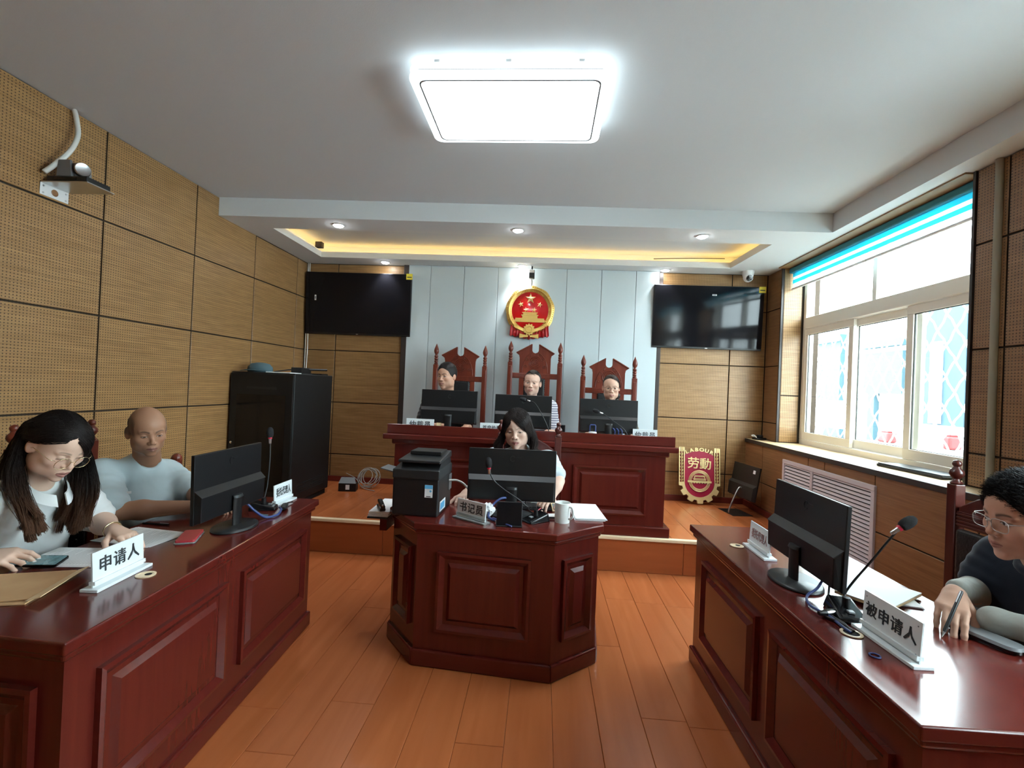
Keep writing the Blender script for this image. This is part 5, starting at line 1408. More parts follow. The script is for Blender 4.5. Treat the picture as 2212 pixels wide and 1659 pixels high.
def np_mesh(name, parts, material, colors=None):
    """parts: [(verts, quads)] joined to one mesh; colors per vertex (n,3)"""
    vs, fs, n = [], [], 0
    for p, q in parts:
        vs.append(p); fs.append(q + n); n += len(p)
    vs = np.concatenate(vs)
    me = bpy.data.meshes.new(name)
    k = fs[0].shape[1]; fs = np.concatenate(fs)
    me.vertices.add(len(vs)); me.vertices.foreach_set('co', vs.astype(np.float32).ravel())
    me.loops.add(fs.size); me.loops.foreach_set('vertex_index', fs.astype(np.int32).ravel())
    me.polygons.add(len(fs)); me.polygons.foreach_set('loop_start', np.arange(0, fs.size, k, dtype=np.int32)); me.polygons.foreach_set('loop_total', np.full(len(fs), k, np.int32))
    me.update(calc_edges=True); me.validate()
    if colors is not None:
        a = me.color_attributes.new('tint', 'FLOAT_COLOR', 'POINT')
        a.data.foreach_set('color', np.concatenate([colors, np.ones((len(colors), 1))], 1).astype(np.float32).ravel())
    me.materials.append(MATS[material] if isinstance(material, str) else material)
    me.shade_smooth()
    return me

def strands(curves, r0, r1):
    """curves (N,K,3) -> three-sided tapering tubes"""
    N, K, _ = curves.shape
    T = np.gradient(curves, axis=1); T /= np.linalg.norm(T, axis=2, keepdims=True) + 1e-9
    ref = np.tile(V(.3, .5, .81), (N, K, 1))
    A = np.cross(T, ref); A /= np.linalg.norm(A, axis=2, keepdims=True) + 1e-9
    B = np.cross(T, A)
    rad = (np.linspace(r0, r1, K)[None, :, None]) * np.ones((N, 1, 1))
    ring = np.stack([curves + rad * (A * math.cos(a) + B * math.sin(a)) for a in (0, 2.094, 4.189)], 2)
    P = ring.reshape(-1, 3)
    base = (np.arange(N)[:, None] * K + np.arange(K - 1)[None, :]) * 3
    q = []
    for a in range(3):
        b = (a + 1) % 3
        q.append(np.stack([base + a, base + b, base + 3 + b, base + 3 + a], -1).reshape(-1, 4))
    return P, np.concatenate(q)

def attr_material(name, rough, spec=.4, subsurf=0.0, bump=None, sheen=0.0):
    m = mat(name, (.5, .5, .5), rough, spec=spec, subsurf=subsurf, bump=bump, sheen=sheen)
    nt = m.node_tree; a = nt.nodes.new('ShaderNodeAttribute'); a.attribute_name = 'tint'
    nt.links.new(a.outputs['Color'], nt.nodes['Principled BSDF'].inputs['Base Color'])
    return m
attr_material('skin', .46, .38, bump=(420, .05))
attr_material('hair', .50, .28)

# ------------------------------------------------------------------ head
def frame_from(face, pitch=0.0, roll=0.0):
    """columns: right, forward, up of a head facing the horizontal direction face; pitch>0 looks down, roll>0 tips to its right"""
    f = unit((face[0], face[1], 0)); u = V(0, 0, 1); r = np.cross(f, u)
    f2 = f * math.cos(pitch) - u * math.sin(pitch); u2 = u * math.cos(pitch) + f * math.sin(pitch)
    r3 = r * math.cos(roll) - u2 * math.sin(roll); u3 = u2 * math.cos(roll) + r * math.sin(roll)
    return np.stack([r3, f2, u3], 1)

def smooth(a, b, x): t = np.clip((x - a) / (b - a), 0, 1); return t * t * (3 - 2 * t)

def make_head(R, c, s, neck, o):
    """R frame, c centre, s scale, neck = world point at the neck base; returns verts (world), quads, colours"""
    h = o.get('h', .0024)
    nk = R.T @ (np.asarray(neck) - c) / s
    f = Field((-.100, -.125, min(-.16, nk[2] - .01)), (.100, .125, .128), h / s)
    fw = o.get('face_w', 1.0); fat = o.get('fat', 1.0); male = o.get('male', False)
    f.ell((0, -.015, .032), (.075, .094, .086), .001)
    f.ell((0, .018, .035), (.063 * fw, .064, .058), .03)
    f.ell((0, .020, -.030), (.061 * fw * fat, .061, .062), .03)
    f.ell((0, .024, -.068), (.052 * fw * fat, .057, .047), .03)
    f.ell((0, .068, -.102), (.021 if male else .017, .016, .015), .02)
    for x in (-1, 1):
        f.ell((x * .041 * fw, .053, -.024), (.023, .022, .020), .02)
        f.ell((x * (.051 if male else .046) * fw * fat, .006, -.066), (.013, .030, .025), .03)
        f.cone((x * .012, .0800, .0185), (x * .044, .066, .0195), .0075 if male else .006, .006, .012)
    for x in (-1, 1): f.ell((x * .0325, .0925, -.001), (.0175, .0130, .0105), .012, 'd')
    lid = o.get('lid', .0045); 
    for x in (-1, 1):
        ec = V(x * .031, .0680, -.001)
        f.ell(ec, (.0128, .0128, .0128), .0015)
        def lidfn(X, Y, Z, ec=ec):
            d = np.sqrt((X - ec[0]) ** 2 + (Y - ec[1]) ** 2 + (Z - ec[2]) ** 2) - .0143
            zz = Z - ec[2] - lid + ((X - ec[0]) / .0145) ** 2 * .004
            return np.maximum(d, -zz)
        def lowfn(X, Y, Z, ec=ec):
            d = np.sqrt((X - ec[0]) ** 2 + (Y - ec[1]) ** 2 + (Z - ec[2]) ** 2) - .0138
            return np.maximum(d, (Z - ec[2]) + .0048 - ((X - ec[0]) / .0145) ** 2 * .002)
        f.put(lidfn, ec - .015, ec + .015, .0025); f.put(lowfn, ec - .015, ec + .015, .0025)
    f.cone((0, .0785, .006), (0, .0945, -.028), .0062, .0090, .012)
    f.ell((0, .0965, -.0335), (.0105, .0095, .0088), .006)
    for x in (-1, 1):
        f.ell((x * .0125, .0865, -.0375), (.0078, .0100, .0070), .005)
        f.ell((x * .0062, .0945, -.0420), (.0034, .0042, .0024), .002, 'd')
    f.ell((0, .074, -.065), (.027, .016, .021), .014)
    mo = o.get('mouth', 0.0)
    for x in (-1, 1):
        f.cone((x * .0215, .0785, -.0675), (x * .004, .0900, -.0632), .0024, .0042, .004)
        f.cone((x * .0175, .0795, -.0715 - mo * .5), (0, .0895, -.0738 - mo), .0028, .0052, .004)
        f.cone((x * .0215, .0835, -.0682), (0, .0965, -.0684 - mo * .4), .0011 + mo * .15, .0013 + mo * .35, .002, 'd')
    for x in (-1, 1):
        ex = o.get('ear', 1.0)
        a = x * .45; Re = np.array([[math.cos(a), -math.sin(a), 0], [math.sin(a), math.cos(a), 0], [0, 0, 1]])
        f.ell((x * (.0735 + .004 * ex), -.012, -.008), (.0065, .0170 * ex, .0285 * ex), .006, 'u', Re)
        f.ell((x * (.0810 + .004 * ex), -.005, -.005), (.0045, .0090, .016), .004, 'd', Re)
    rn = (.056, .062) if male else (.046, .050)
    f.cone((0, -.022, -.055), nk, rn[0], rn[1], .028)
    P, Q = f.mesh()
    x, y, z = P[:, 0], P[:, 1], P[:, 2]; ax = np.abs(x)
    skin = np.array(o['skin']); C = np.tile(skin, (len(P), 1))
    def blend(m, col): 
        nonlocal C
        C = C * (1 - m[:, None]) + np.array(col) * m[:, None]
    front = smooth(.045, .06, y)
    blend(.30 * np.exp(-((ax - .040) ** 2 + (z + .030) ** 2) / .018 ** 2) * front, skin * V(1.05, .72, .66))
    blend(.25 * np.exp(-(ax ** 2 + (z + .034) ** 2) / .012 ** 2) * front, skin * V(1.0, .74, .68))
    blend(.35 * smooth(.070, .078, ax) * (z < .03) * (z > -.05), skin * V(.98, .68, .60))
    lipw = .0235
    up = -.0578 - .0085 * (ax / lipw) ** 2 - .0018 * np.exp(-(ax / .003) ** 2); lo = -.0795 - mo + .010 * (ax / lipw) ** 2
    lip = smooth(-.0012, .0012, np.minimum(up - z, z - lo)) * (ax < lipw) * smooth(.074, .079, y)
    blend(lip * .8, o.get('lips', skin * V(.85, .45, .42)))
    blend(np.exp(-((z + .0682 + mo * .4) / (.0013 + mo * .35)) ** 2) * (ax < .0225) * (y > .078) * .75, skin * V(.30, .13, .12))
    blend(.6 * np.exp(-((ax - .0065) ** 2 + (z + .0425) ** 2) / .0030 ** 2) * (y > .082), skin * .25)
    t = np.clip((ax - .013) / .036, 0, 1); bz = .0185 + .0075 * np.sin(t * 2.4) - .003 * t + o.get('brow_dz', 0)
    th = (.0034 if male else .0024) * (1.25 - .75 * t) * o.get('brow_w', 1.0)
    blend(o.get('brow_a', .85) * np.exp(-((z - bz) / th) ** 2) * smooth(.009, .015, ax) * (1 - smooth(.044, .051, ax)) * (y > .035), o['hair_col'])
    ex_, ez = (ax - .031), z + .001; q = 1 - (ex_ / .0145) ** 2
    top = lid * 1.0 - (1 - q) * .004; bot = -.0050 + (1 - q) * .003
    eye = (ez < top) * (ez > bot) * (np.abs(ex_) < .0140) * (y > .062) * (lid > -.003)
    blend(eye * 1.0, V(.62, .58, .56))
    gx, gz = o.get('gaze', (0, 0)); sx = np.sign(x)
    ir = np.sqrt((x - sx * .031 - gx) ** 2 + (ez - gz) ** 2)
    blend(eye * (1 - smooth(.0048, .0062, ir)), V(.018, .011, .008))
    blend(.92 * np.exp(-((ez - top) / .0014) ** 2) * (np.abs(ex_) < .0150) * (y > .060), V(.014, .010, .010))
    blend(.40 * np.exp(-((ez - bot) / .0011) ** 2) * (np.abs(ex_) < .0130) * (y > .062), skin * .3)
    blend(.30 * np.exp(-((ez - top - .0042) / .0011) ** 2) * (np.abs(ex_) < .0140) * (y > .055), skin * .45)
    if 'stubble' in o:      # close-cropped sides and back of a balding head
        m = smooth(-.022, -.004, z) * np.maximum(smooth(.058, .070, ax + .25 * np.maximum(0, -.02 - y)), smooth(-.03, -.075, y)) * (1 - smooth(.072, .092, z)) * (y < .045)
        blend(np.clip(m, 0, 1) * .85, o['stubble'])
    if male: blend(.16 * np.exp(-((z + .075) / .03) ** 2) * (y > .02), skin * V(.62, .60, .62))
    W = c + (P * s) @ R.T
    o['_local'] = P[P[:, 2] > -.075]
    return W, Q, C

from mathutils.kdtree import KDTree
def push_out(cv, R, c, s, head_local, off, zmin=-.05):
    """lifts hair curves (world) so that they lie over the scalp instead of dipping into it; off (N,) metres"""
    o = V(0, -.012, .028); H = head_local - o; r = np.linalg.norm(H, axis=1); D = H / r[:, None]
    sel = np.arange(0, len(H), 3); kd = KDTree(len(sel))
    for i, q in enumerate(sel): kd.insert(D[q], i)
    kd.balance()
    L = ((cv - c) @ R) / s - o; rr = np.linalg.norm(L, axis=2); N, K = rr.shape
    for a in range(N):
        for b in range(K):
            if rr[a, b] < .16 and L[a, b, 2] + o[2] > zmin:
                _, i, _ = kd.find(L[a, b] / rr[a, b])
                need = r[sel[i]] + off[a] * (.25 + .75 * min(1, b / 3))
                if rr[a, b] < need: L[a, b] *= need / rr[a, b]
    return c + ((L + o) * s) @ R.T

def short_hair(R, c, s, o, h=.0035, thick=.011, top=.016, hairline=.074, sides=-.030, n=2600, ln=.020, seed=1, col=None, spread=.55, comb=(0, .6, .5), rad=.0016):
    rg = np.random.default_rng(seed)
    f = Field((-.11, -.135, -.09), (.11, .125, .155), h / s)
    f.ell((0, -.017, .034), (.075 + thick, .094 + thick, .086 + top), .002)
    f.ell((0, .100, hairline - .100), (.066, .072, .100), .012, 'd')
    f.cone((0, .07, -.06), (0, .07, -.02), .085, .075, .01, 'd')
    f.put(lambda X, Y, Z: (Z - (sides + np.clip((Y + .01) * .55, -.05, .02))) + 0 * X, V(-.12, -.14, -.1), V(.12, .13, .05), .008, 'd')
    for x in (-1, 1): f.ell((x * .085, -.010, -.010), (.014, .021, .031), .006, 'd')
    P, Q = f.mesh()
    base = np.array(col); tone = .75 + .5 * rg.random(len(P)) ** 2
    C = base[None, :] * tone[:, None]
    # short locks that break up the outline
    keep = (P[:, 2] > sides - .02)
    ids = rg.choice(np.nonzero(keep)[0], n)
    root = P[ids]; nrm = root - V(0, -.017, .02); nrm /= np.linalg.norm(nrm, axis=1, keepdims=True)
    d = nrm * (1 - spread) + np.array(comb) * spread + rg.normal(0, .22, (n, 3)); d /= np.linalg.norm(d, axis=1, keepdims=True)
    L_ = ln * (.5 + .8 * rg.random((n, 1))) * (.40 + .60 * smooth(.0, .08, root[:, 2]))[:, None]
    low = (1 - smooth(.0, .06, root[:, 2]))[:, None]; d = d * (1 - low) + (V(0, -.25, -1) + nrm * .35 + rg.normal(0, .15, (n, 3))) * low; d /= np.linalg.norm(d, axis=1, keepdims=True)
    k = np.linspace(0, 1, 4)[None, :, None]
    bend = np.array(comb)[None, None, :] * .4
    cv = (root - nrm * .004)[:, None, :] + (d[:, None, :] + bend * k) * L_[:, None, :] * k
    P2, Q2 = strands(cv, rad, .0003)
    C2 = np.repeat(base[None, :] * (.7 + .9 * rg.random((n, 1))), 12, 0)
    return (c + (P * s) @ R.T, Q, C), (c + (P2 * s) @ R.T, Q2, C2)

def hand(f, w, d, n, ts, curl, thumb, size=1.0, spread=.06):
    """adds palm and five fingers; w wrist, d towards knuckles, n back of the hand, ts +1/-1 thumb side along d x n; returns fingertip points"""
    d, n = unit(d), unit(n); n = unit(n - d * (n @ d)); l = np.cross(d, n) * ts
    z = size; tips = []
    f.cone(w, w + d * .03 * z, .0235 * z, .022 * z, .01)
    off = (.030, .0105, -.0095, -.0285); pl = (.088, .091, .086, .078)
    for i in range(4):
        kn = w + d * pl[i] * z + l * off[i] * z + n * .004 * z * (1 - abs(i - 1.3) / 3)
        f.cone(w + d * .015 * z + l * off[i] * .45 * z, kn, .0150 * z, .0112 * z, .016)
        seg = ((.043, .026, .022), (.047, .029, .023), (.044, .027, .022), (.034, .021, .019))[i]
        dd = unit(d + l * spread * (1.5 - i)); p = kn; a = 0; rr_ = (.0098, .0086, .0078, .0066) if i < 3 else (.0088, .0077, .0070, .0060)
        cu = curl[i] if isinstance(curl[i], (tuple, list)) else (curl[i], curl[i] * 1.1, curl[i] * .6)
        for q in range(3):
            a += cu[q]
            v = dd * math.cos(a) - n * math.sin(a)
            e = p + v * seg[q] * z
            f.cone(p, e, rr_[q] * z, rr_[q + 1] * z, .004); p = e
        tips.append(p)
    b = w + d * .022 * z + l * .022 * z - n * .004 * z
    p = b; dirs = thumb if thumb is not None else ((.65, .75, -.15), (.85, .45, -.25), (.95, .2, -.25))
    for q, (L_, r0, r1) in enumerate(((.046, .0150, .0118), (.034, .0112, .0098), (.027, .0096, .0074))):
        v = unit(d * dirs[q][0] + l * dirs[q][1] + n * dirs[q][2]); e = p + v * L_ * z
        f.cone(p, e, r0 * z, r1 * z, .006); p = e
    tips.append(p)
    return tips

def limb_mesh(pts_lo, pts_hi, h, build):
    f = Field(pts_lo, pts_hi, h); build(f); return f.mesh()

def bbox(pts, pad):
    a = np.array(pts, float); return a.min(0) - pad, a.max(0) + pad

def body_parts(j, male, h=.008, torso_r=1.0):
    """plain torso under the clothes"""
    lo, hi = bbox([j['pelvis'], j['neck'], j['shR'], j['shL']], .16)
    f = Field(lo, hi, h); fwd = j['fwd']
    f.fcone(j['pelvis'], j['chest'], .150 * torso_r, .145 * torso_r, fwd, .62, .04)
    f.fcone(j['chest'], (np.asarray(j['shR']) + j['shL']) / 2 - V(0, 0, .03), .135 * torso_r, .09, fwd, .62, .05)
    f.cone(j['shR'], j['shL'], .045, .045, .05)
    f.cone(j['chest'], j['neck'], .06, .05, .04)
    return f.mesh()

def garment(j, h, sleeve=None, extra=None, grow=.012, torso_r=1.0, neck_cut=None, sleeve_r=(.062, .066), folds=.0019):
    """shirt surface: torso, shoulders, sleeves (sleeve = fraction of the upper arm, or list of (a,b,ra,rb))"""
    pts = [j['pelvis'], j['neck'], j['shR'], j['shL'], j['elR'], j['elL']]
    lo, hi = bbox(pts, .20); f = Field(lo, hi, h); fwd = j['fwd']
    mid = (np.asarray(j['shR']) + j['shL']) / 2
    f.fcone(j['pelvis'], j['chest'], .168 * torso_r, .158 * torso_r, fwd, .66, .04)
    f.fcone(j['chest'], mid - V(0, 0, .035), .150 * torso_r, .105, fwd, .64, .06)
    f.cone(j['shR'], j['shL'], .056 + grow * .2, .056 + grow * .2, .06)
    f.cone(mid, np.asarray(j['neck']) + V(0, 0, -.012), .070, .058, .05)
    for sd in ('R', 'L'):
        a, b = np.asarray(j['sh' + sd]), np.asarray(j['el' + sd])
        fr = sleeve if sleeve is not None else .7
        e = a + (b - a) * fr
        f.cone(a, e, sleeve_r[0], sleeve_r[1], .035)
    if extra: extra(f)
    if neck_cut is not None:
        c_, r_, up = neck_cut
        f.ell(c_, (r_, r_, r_), .008, 'd')
    P, Q = f.mesh()
    if folds:
        for sd in ('R', 'L'):     # soft creases across the sleeves and under the arm
            a, b = np.asarray(j['sh' + sd]), np.asarray(j['el' + sd]); ax = unit(b - a); d = P - a; t = d @ ax; q = d - t[:, None] * ax; ql = np.linalg.norm(q, axis=1)
            w = smooth(-.02, .05, t) * (1 - smooth(.085, .12, ql)); ref = unit(np.cross(ax, V(.2, .3, .9))); ang = (q @ ref) / np.maximum(ql, 1e-4)
            P = P + q / np.maximum(ql, 1e-4)[:, None] * (w * folds * (np.sin(t * 150 + 2.5 * ang) + .6 * np.sin(t * 83 - 3 * ang + 1)))[:, None]
        d = P - j['chest']; u = d @ np.cross(j['fwd'], V(0, 0, 1)); fr_ = d @ j['fwd']
        P = P + j['fwd'] * ((fr_ > .03) * folds * .9 * np.sin(u * 48 + d[:, 2] * 26) * (1 - smooth(.10, .18, np.abs(u))))[:, None]
    return P, Q

FABRIC = {}
def fabric(name, col, col2=None, rough=.85, stripes=None, bump=.35, bscale=13):
    m = mat(name, col, rough, spec=.2, sheen=.15)
    nt = m.node_tree; b = nt.nodes['Principled BSDF']; tc = nt.nodes.new('ShaderNodeTexCoord')
    n1 = nt.nodes.new('ShaderNodeTexNoise'); n1.inputs['Scale'].default_value = bscale; n1.inputs['Detail'].default_value = 1.5; n1.inputs['Distortion'].default_value = .25
    n2 = nt.nodes.new('ShaderNodeTexNoise'); n2.inputs['Scale'].default_value = 700
    for n_ in (n1, n2): nt.links.new(tc.outputs['Object'], n_.inputs['Vector'])
    bp = nt.nodes.new('ShaderNodeBump'); bp.inputs['Strength'].default_value = bump; bp.inputs['Distance'].default_value = .02
    nt.links.new(node_math(nt, 'ADD', n1.outputs['Fac'], node_math(nt, 'MULTIPLY', n2.outputs['Fac'], .04)), bp.inputs['Height']); nt.links.new(bp.outputs[0], b.inputs['Normal'])
    if stripes:
        sx = nt.nodes.new('ShaderNodeSeparateXYZ'); nt.links.new(tc.outputs['Object'], sx.inputs[0])
        fz = node_math(nt, 'FRACT', node_math(nt, 'MULTIPLY', sx.outputs[2], 1 / stripes[0]))
        g = node_math(nt, 'GREATER_THAN', fz, 1 - stripes[1])
        mx = nt.nodes.new('ShaderNodeMix'); mx.data_type = 'RGBA'; mx.inputs[6].default_value = (*col, 1); mx.inputs[7].default_value = (*col2, 1)
        nt.links.new(g, mx.inputs[0]); nt.links.new(mx.outputs[2], b.inputs['Base Color'])
    return m
fabric('white_denim', (.72, .75, .75))
fabric('pale_blue_cotton', (.47, .57, .60), bump=.45, bscale=10)
fabric('navy_cotton', (.010, .013, .022))
fabric('black_cotton', (.009, .009, .010))
fabric('stripe_cotton', (.66, .68, .72), (.16, .17, .26), stripes=(.022, .38), bump=.3)
fabric('print_cotton', (.45, .52, .56), (.12, .17, .20), bump=.3)
fabric('dark_denim', (.014, .017, .028))
fabric('olive_cotton', (.10, .085, .065))
fabric('arm_sleeve', (.33, .34, .31), bump=.2, bscale=30)
mat('button_dark', (.02, .022, .03), .3)
mat('shirt_seam', (.40, .42, .44), .9)

def person(label, base):
    return thing('person', label, 'person', tuple(base))
def part(t, name, me):
    o = bpy.data.objects.new(name, me); COL.objects.link(o); o.parent = t
    return o
def fin(t, name, meshes, material, base, colors=True):
    """meshes: list of (verts, quads[, colours]) in world space"""
    b = np.asarray(base)
    me = np_mesh(name, [(m[0] - b, m[1]) for m in meshes], material, np.concatenate([m[2] for m in meshes]) if colors else None)
    return part(t, name, me)
def tint(m, col, var=0.0, seed=0):
    c_ = np.tile(np.array(col, float), (len(m[0]), 1))
    if var: c_ *= 1 + np.random.default_rng(seed).normal(0, var, (len(c_), 1))
    return m[0], m[1], c_

def eyeglasses(t, R, c, s, base, material='silver_frame', rw=.025, rh=.0205, drop=-.004, yo=.098, half=False, square=.6):
    g = bpy.data.objects.new('eyeglasses', None); COL.objects.link(g); g.parent = t
    W = lambda p: tuple(c + R @ (np.array(p) * s) - np.asarray(base))
    fr = MB()
    for x in (-1, 1):
        pts = []
        for i in range(29):
            a = 2 * math.pi * i / 28
            cx, sy = math.cos(a), math.sin(a)
            e = abs(cx) ** (2 / (2 + square)) * (1 if cx > 0 else -1); e2 = abs(sy) ** (2 / (2 + square)) * (1 if sy > 0 else -1)
            px = x * .033 + rw * e; pts.append(W((px, yo - .004 - .10 * (abs(px) - .02) ** 1.3, drop + rh * e2)))
        fr.tube(pts, .0011 * s, 6)
        ln = MB(); cen = W((x * .033, yo - .0055, drop))
        ln.add([cen] + pts[:-1], [(0, i + 1, (i + 1) % 28 + 1) for i in range(28)])
        ln.build('lens', 'glass_lens', g)
    fr.tube([W((-.009, yo - .003, drop + .006)), W((0, yo + .001, drop + .009)), W((.009, yo - .003, drop + .006))], .0012 * s, 6)
    for x in (-1, 1): fr.tube([W((x * .057, yo - .012, drop + .010)), W((x * .073, yo - .022, drop + .012)), W((x * .080, .0, drop + .010)), W((x * .0795, -.022, drop - .010))], .0012 * s, 6)
    fr.build('frame', material, g, smooth=True)
# ------------------------------------------------------------------ the people
def arm_skin(sh, el, wr, handspec, h, r=(.044, .040, .026), col=(.6, .4, .3), seed=0, size=1.0):
    """upper arm, forearm and (optionally) a full hand in one surface"""
    sh, el, wr = (np.asarray(p, float) for p in (sh, el, wr))
    pts = [sh, el, wr]
    if handspec: pts.append(wr + unit(handspec['d']) * .20)
    lo, hi = bbox(pts, .07); f = Field(lo, hi, h)
    f.cone(sh, el, r[0], r[1], .02)
    m = el + (wr - el) * .35
    f.cone(el, m, r[1] * .98, r[1] * 1.02, .02); f.cone(m, wr, r[1] * 1.0, r[2], .02)
    tips = []
    if handspec: tips = hand(f, wr, handspec['d'], handspec['n'], handspec['ts'], handspec['curl'], handspec.get('thumb'), size, handspec.get('spread', .06))
    P, Q = f.mesh()
    C = np.tile(np.array(col, float), (len(P), 1))
    for tp in tips:
        m_ = np.exp(-(np.linalg.norm(P - tp, axis=1) / .011) ** 2)[:, None]
        C = C * (1 - .35 * m_) + np.array(col) * V(1.12, .80, .74) * .35 * m_
    return P, Q, C

def hair_curves(R, c, s, roots, sides, drops, ends, K=18, wave=0.0, seed=0, freq=3.0, locks=0):
    """roots/sides in head space, drops/ends in world space; smooth curves through the four"""
    rg = np.random.default_rng(seed); N = len(roots)
    W = lambda p: c + (p * s) @ R.T
    if locks:      # strands gather into tapering locks towards their tips
        ctr = rg.choice(N, locks, replace=False); g = np.argmin(((sides[:, None, :] - sides[None, ctr, :]) ** 2).sum(2), 1)
        lo_ = ends[ctr] + np.stack([rg.normal(0, .010, locks), rg.normal(0, .010, locks), rg.normal(0, .028, locks)], 1)
        ends = ends * .32 + lo_[g] * .68; drops = drops * .65 + drops[ctr][g] * .35
    mid = roots * .5 + sides * .5; o = mid - V(0, -.017, .034); nrm = o / np.linalg.norm(o / V(.083, .103, .096), axis=1, keepdims=True)
    midw = W(V(0, -.017, .034) + nrm * (1.0 + .04 * rg.random((N, 1))))
    P = [W(roots), midw, W(sides), drops, ends]
    t = np.linspace(0, len(P) - 1, K); out = np.zeros((N, K, 3))
    for q, tt in enumerate(t):
        i = min(int(tt), len(P) - 2); u = tt - i
        a, b, c_, d = P[max(i - 1, 0)], P[i], P[i + 1], P[min(i + 2, len(P) - 1)]
        out[:, q] = .5 * ((2 * b) + (c_ - a) * u + (2 * a - 5 * b + 4 * c_ - d) * u * u + (3 * b - a - 3 * c_ + d) * u ** 3)
    if wave:
        ph = rg.random((N, 1)) * 1.2; k = np.linspace(0, 1, K)[None, :]
        amp = wave * smooth(.35, .8, k)
        out[:, :, 0] += amp * np.sin(k * freq * 6.28 + ph); out[:, :, 1] += amp * np.cos(k * freq * 6.28 + ph * 1.3)
    return out

def hair_cap(R, c, s, col, thick=.010, hairline=.070, sides=-.05, h=.0035, seed=2, back=-.09):
    f = Field((-.11, -.14, -.13), (.11, .125, .15), h / s)
    f.ell((0, -.017, .034), (.075 + thick, .094 + thick, .086 + thick), .002)
    f.ell((0, -.035, -.020), (.068 + thick * .5, .070 + thick, .075), .02)
    f.ell((0, .104, hairline - .100), (.066, .076, .100), .012, 'd')
    f.cone((0, .085, -.09), (0, .085, -.02), .092, .080, .01, 'd')
    f.put(lambda X, Y, Z: (Z - sides - np.clip(Y * .6, back - sides, .02)) + 0 * X, V(-.12, -.15, -.14), V(.12, .13, .03), .008, 'd')
    for x in (-1, 1): f.ell((x * .085, -.008, -.012), (.015, .020, .030), .006, 'd')
    P, Q = f.mesh(); rg = np.random.default_rng(seed)
    st = .8 + .35 * np.sin(P[:, 0] * 900 + 3 * np.sin(P[:, 1] * 60)) * .5 + .2 * rg.random(len(P))
    return c + (P * s) @ R.T, Q, np.array(col)[None, :] * st[:, None]

def collar_ring(j, r, z=.0, rt=.007, tilt=.35):
    n = np.asarray(j['neck'], float); f = j['fwd']; rgt = np.cross(f, V(0, 0, 1))
    return [tuple(n + rgt * r * math.cos(a) + f * (r * math.sin(a) * 1.05 + .012) + V(0, 0, z - tilt * r * math.sin(a))) for a in [2 * math.pi * i / 28 for i in range(29)]]

def rel(mb, base):
    mb.v = [tuple(np.array(v) - base) for v in mb.v]; return mb

def trousers(t, j, base, zf, material='dark_denim', reach=.40):
    """seated legs: hips, thighs forward under the desk, shins down to the floor"""
    f_ = j['fwd']; r_ = np.cross(f_, V(0, 0, 1)); hip = V(j['pelvis'][0], j['pelvis'][1], zf + .555)
    k = [hip + r_ * .085 * q + f_ * reach for q in (-1, 1)]; an = [V(p[0], p[1], zf + .075) - f_ * .03 + r_ * .02 * q for p, q in zip(k, (-1, 1))]
    lo, hi = bbox([hip] + k + an, .16); f = Field(lo, hi, .010)
    f.fcone(hip - r_ * .07, hip + r_ * .07, .10, .10, V(0, 0, 1), .8, .05)
    f.cone(hip, j['pelvis'] + V(0, 0, .05), .12, .12, .06)
    for q in range(2):
        f.cone(hip + r_ * .08 * (q * 2 - 1), k[q], .078, .060, .04); f.cone(k[q], an[q], .058, .045, .03)
    fin(t, 'trousers', [f.mesh()], material, base, False)
    for q in range(2):
        lo, hi = bbox([an[q], an[q] + f_ * .18], .09); lo[2] = zf; g_ = Field(lo - V(0, 0, .02), hi, .008)
        g_.cone(an[q] - f_ * .02 - V(0, 0, .03), an[q] + f_ * .15 - V(0, 0, .045), .044, .028, .03)
        fin(t, 'shoe', [g_.mesh()], 'black_gloss', base, False)

SK_F, SK_M, SK_D = (.60, .385, .285), (.46, .265, .180), (.34, .178, .108)

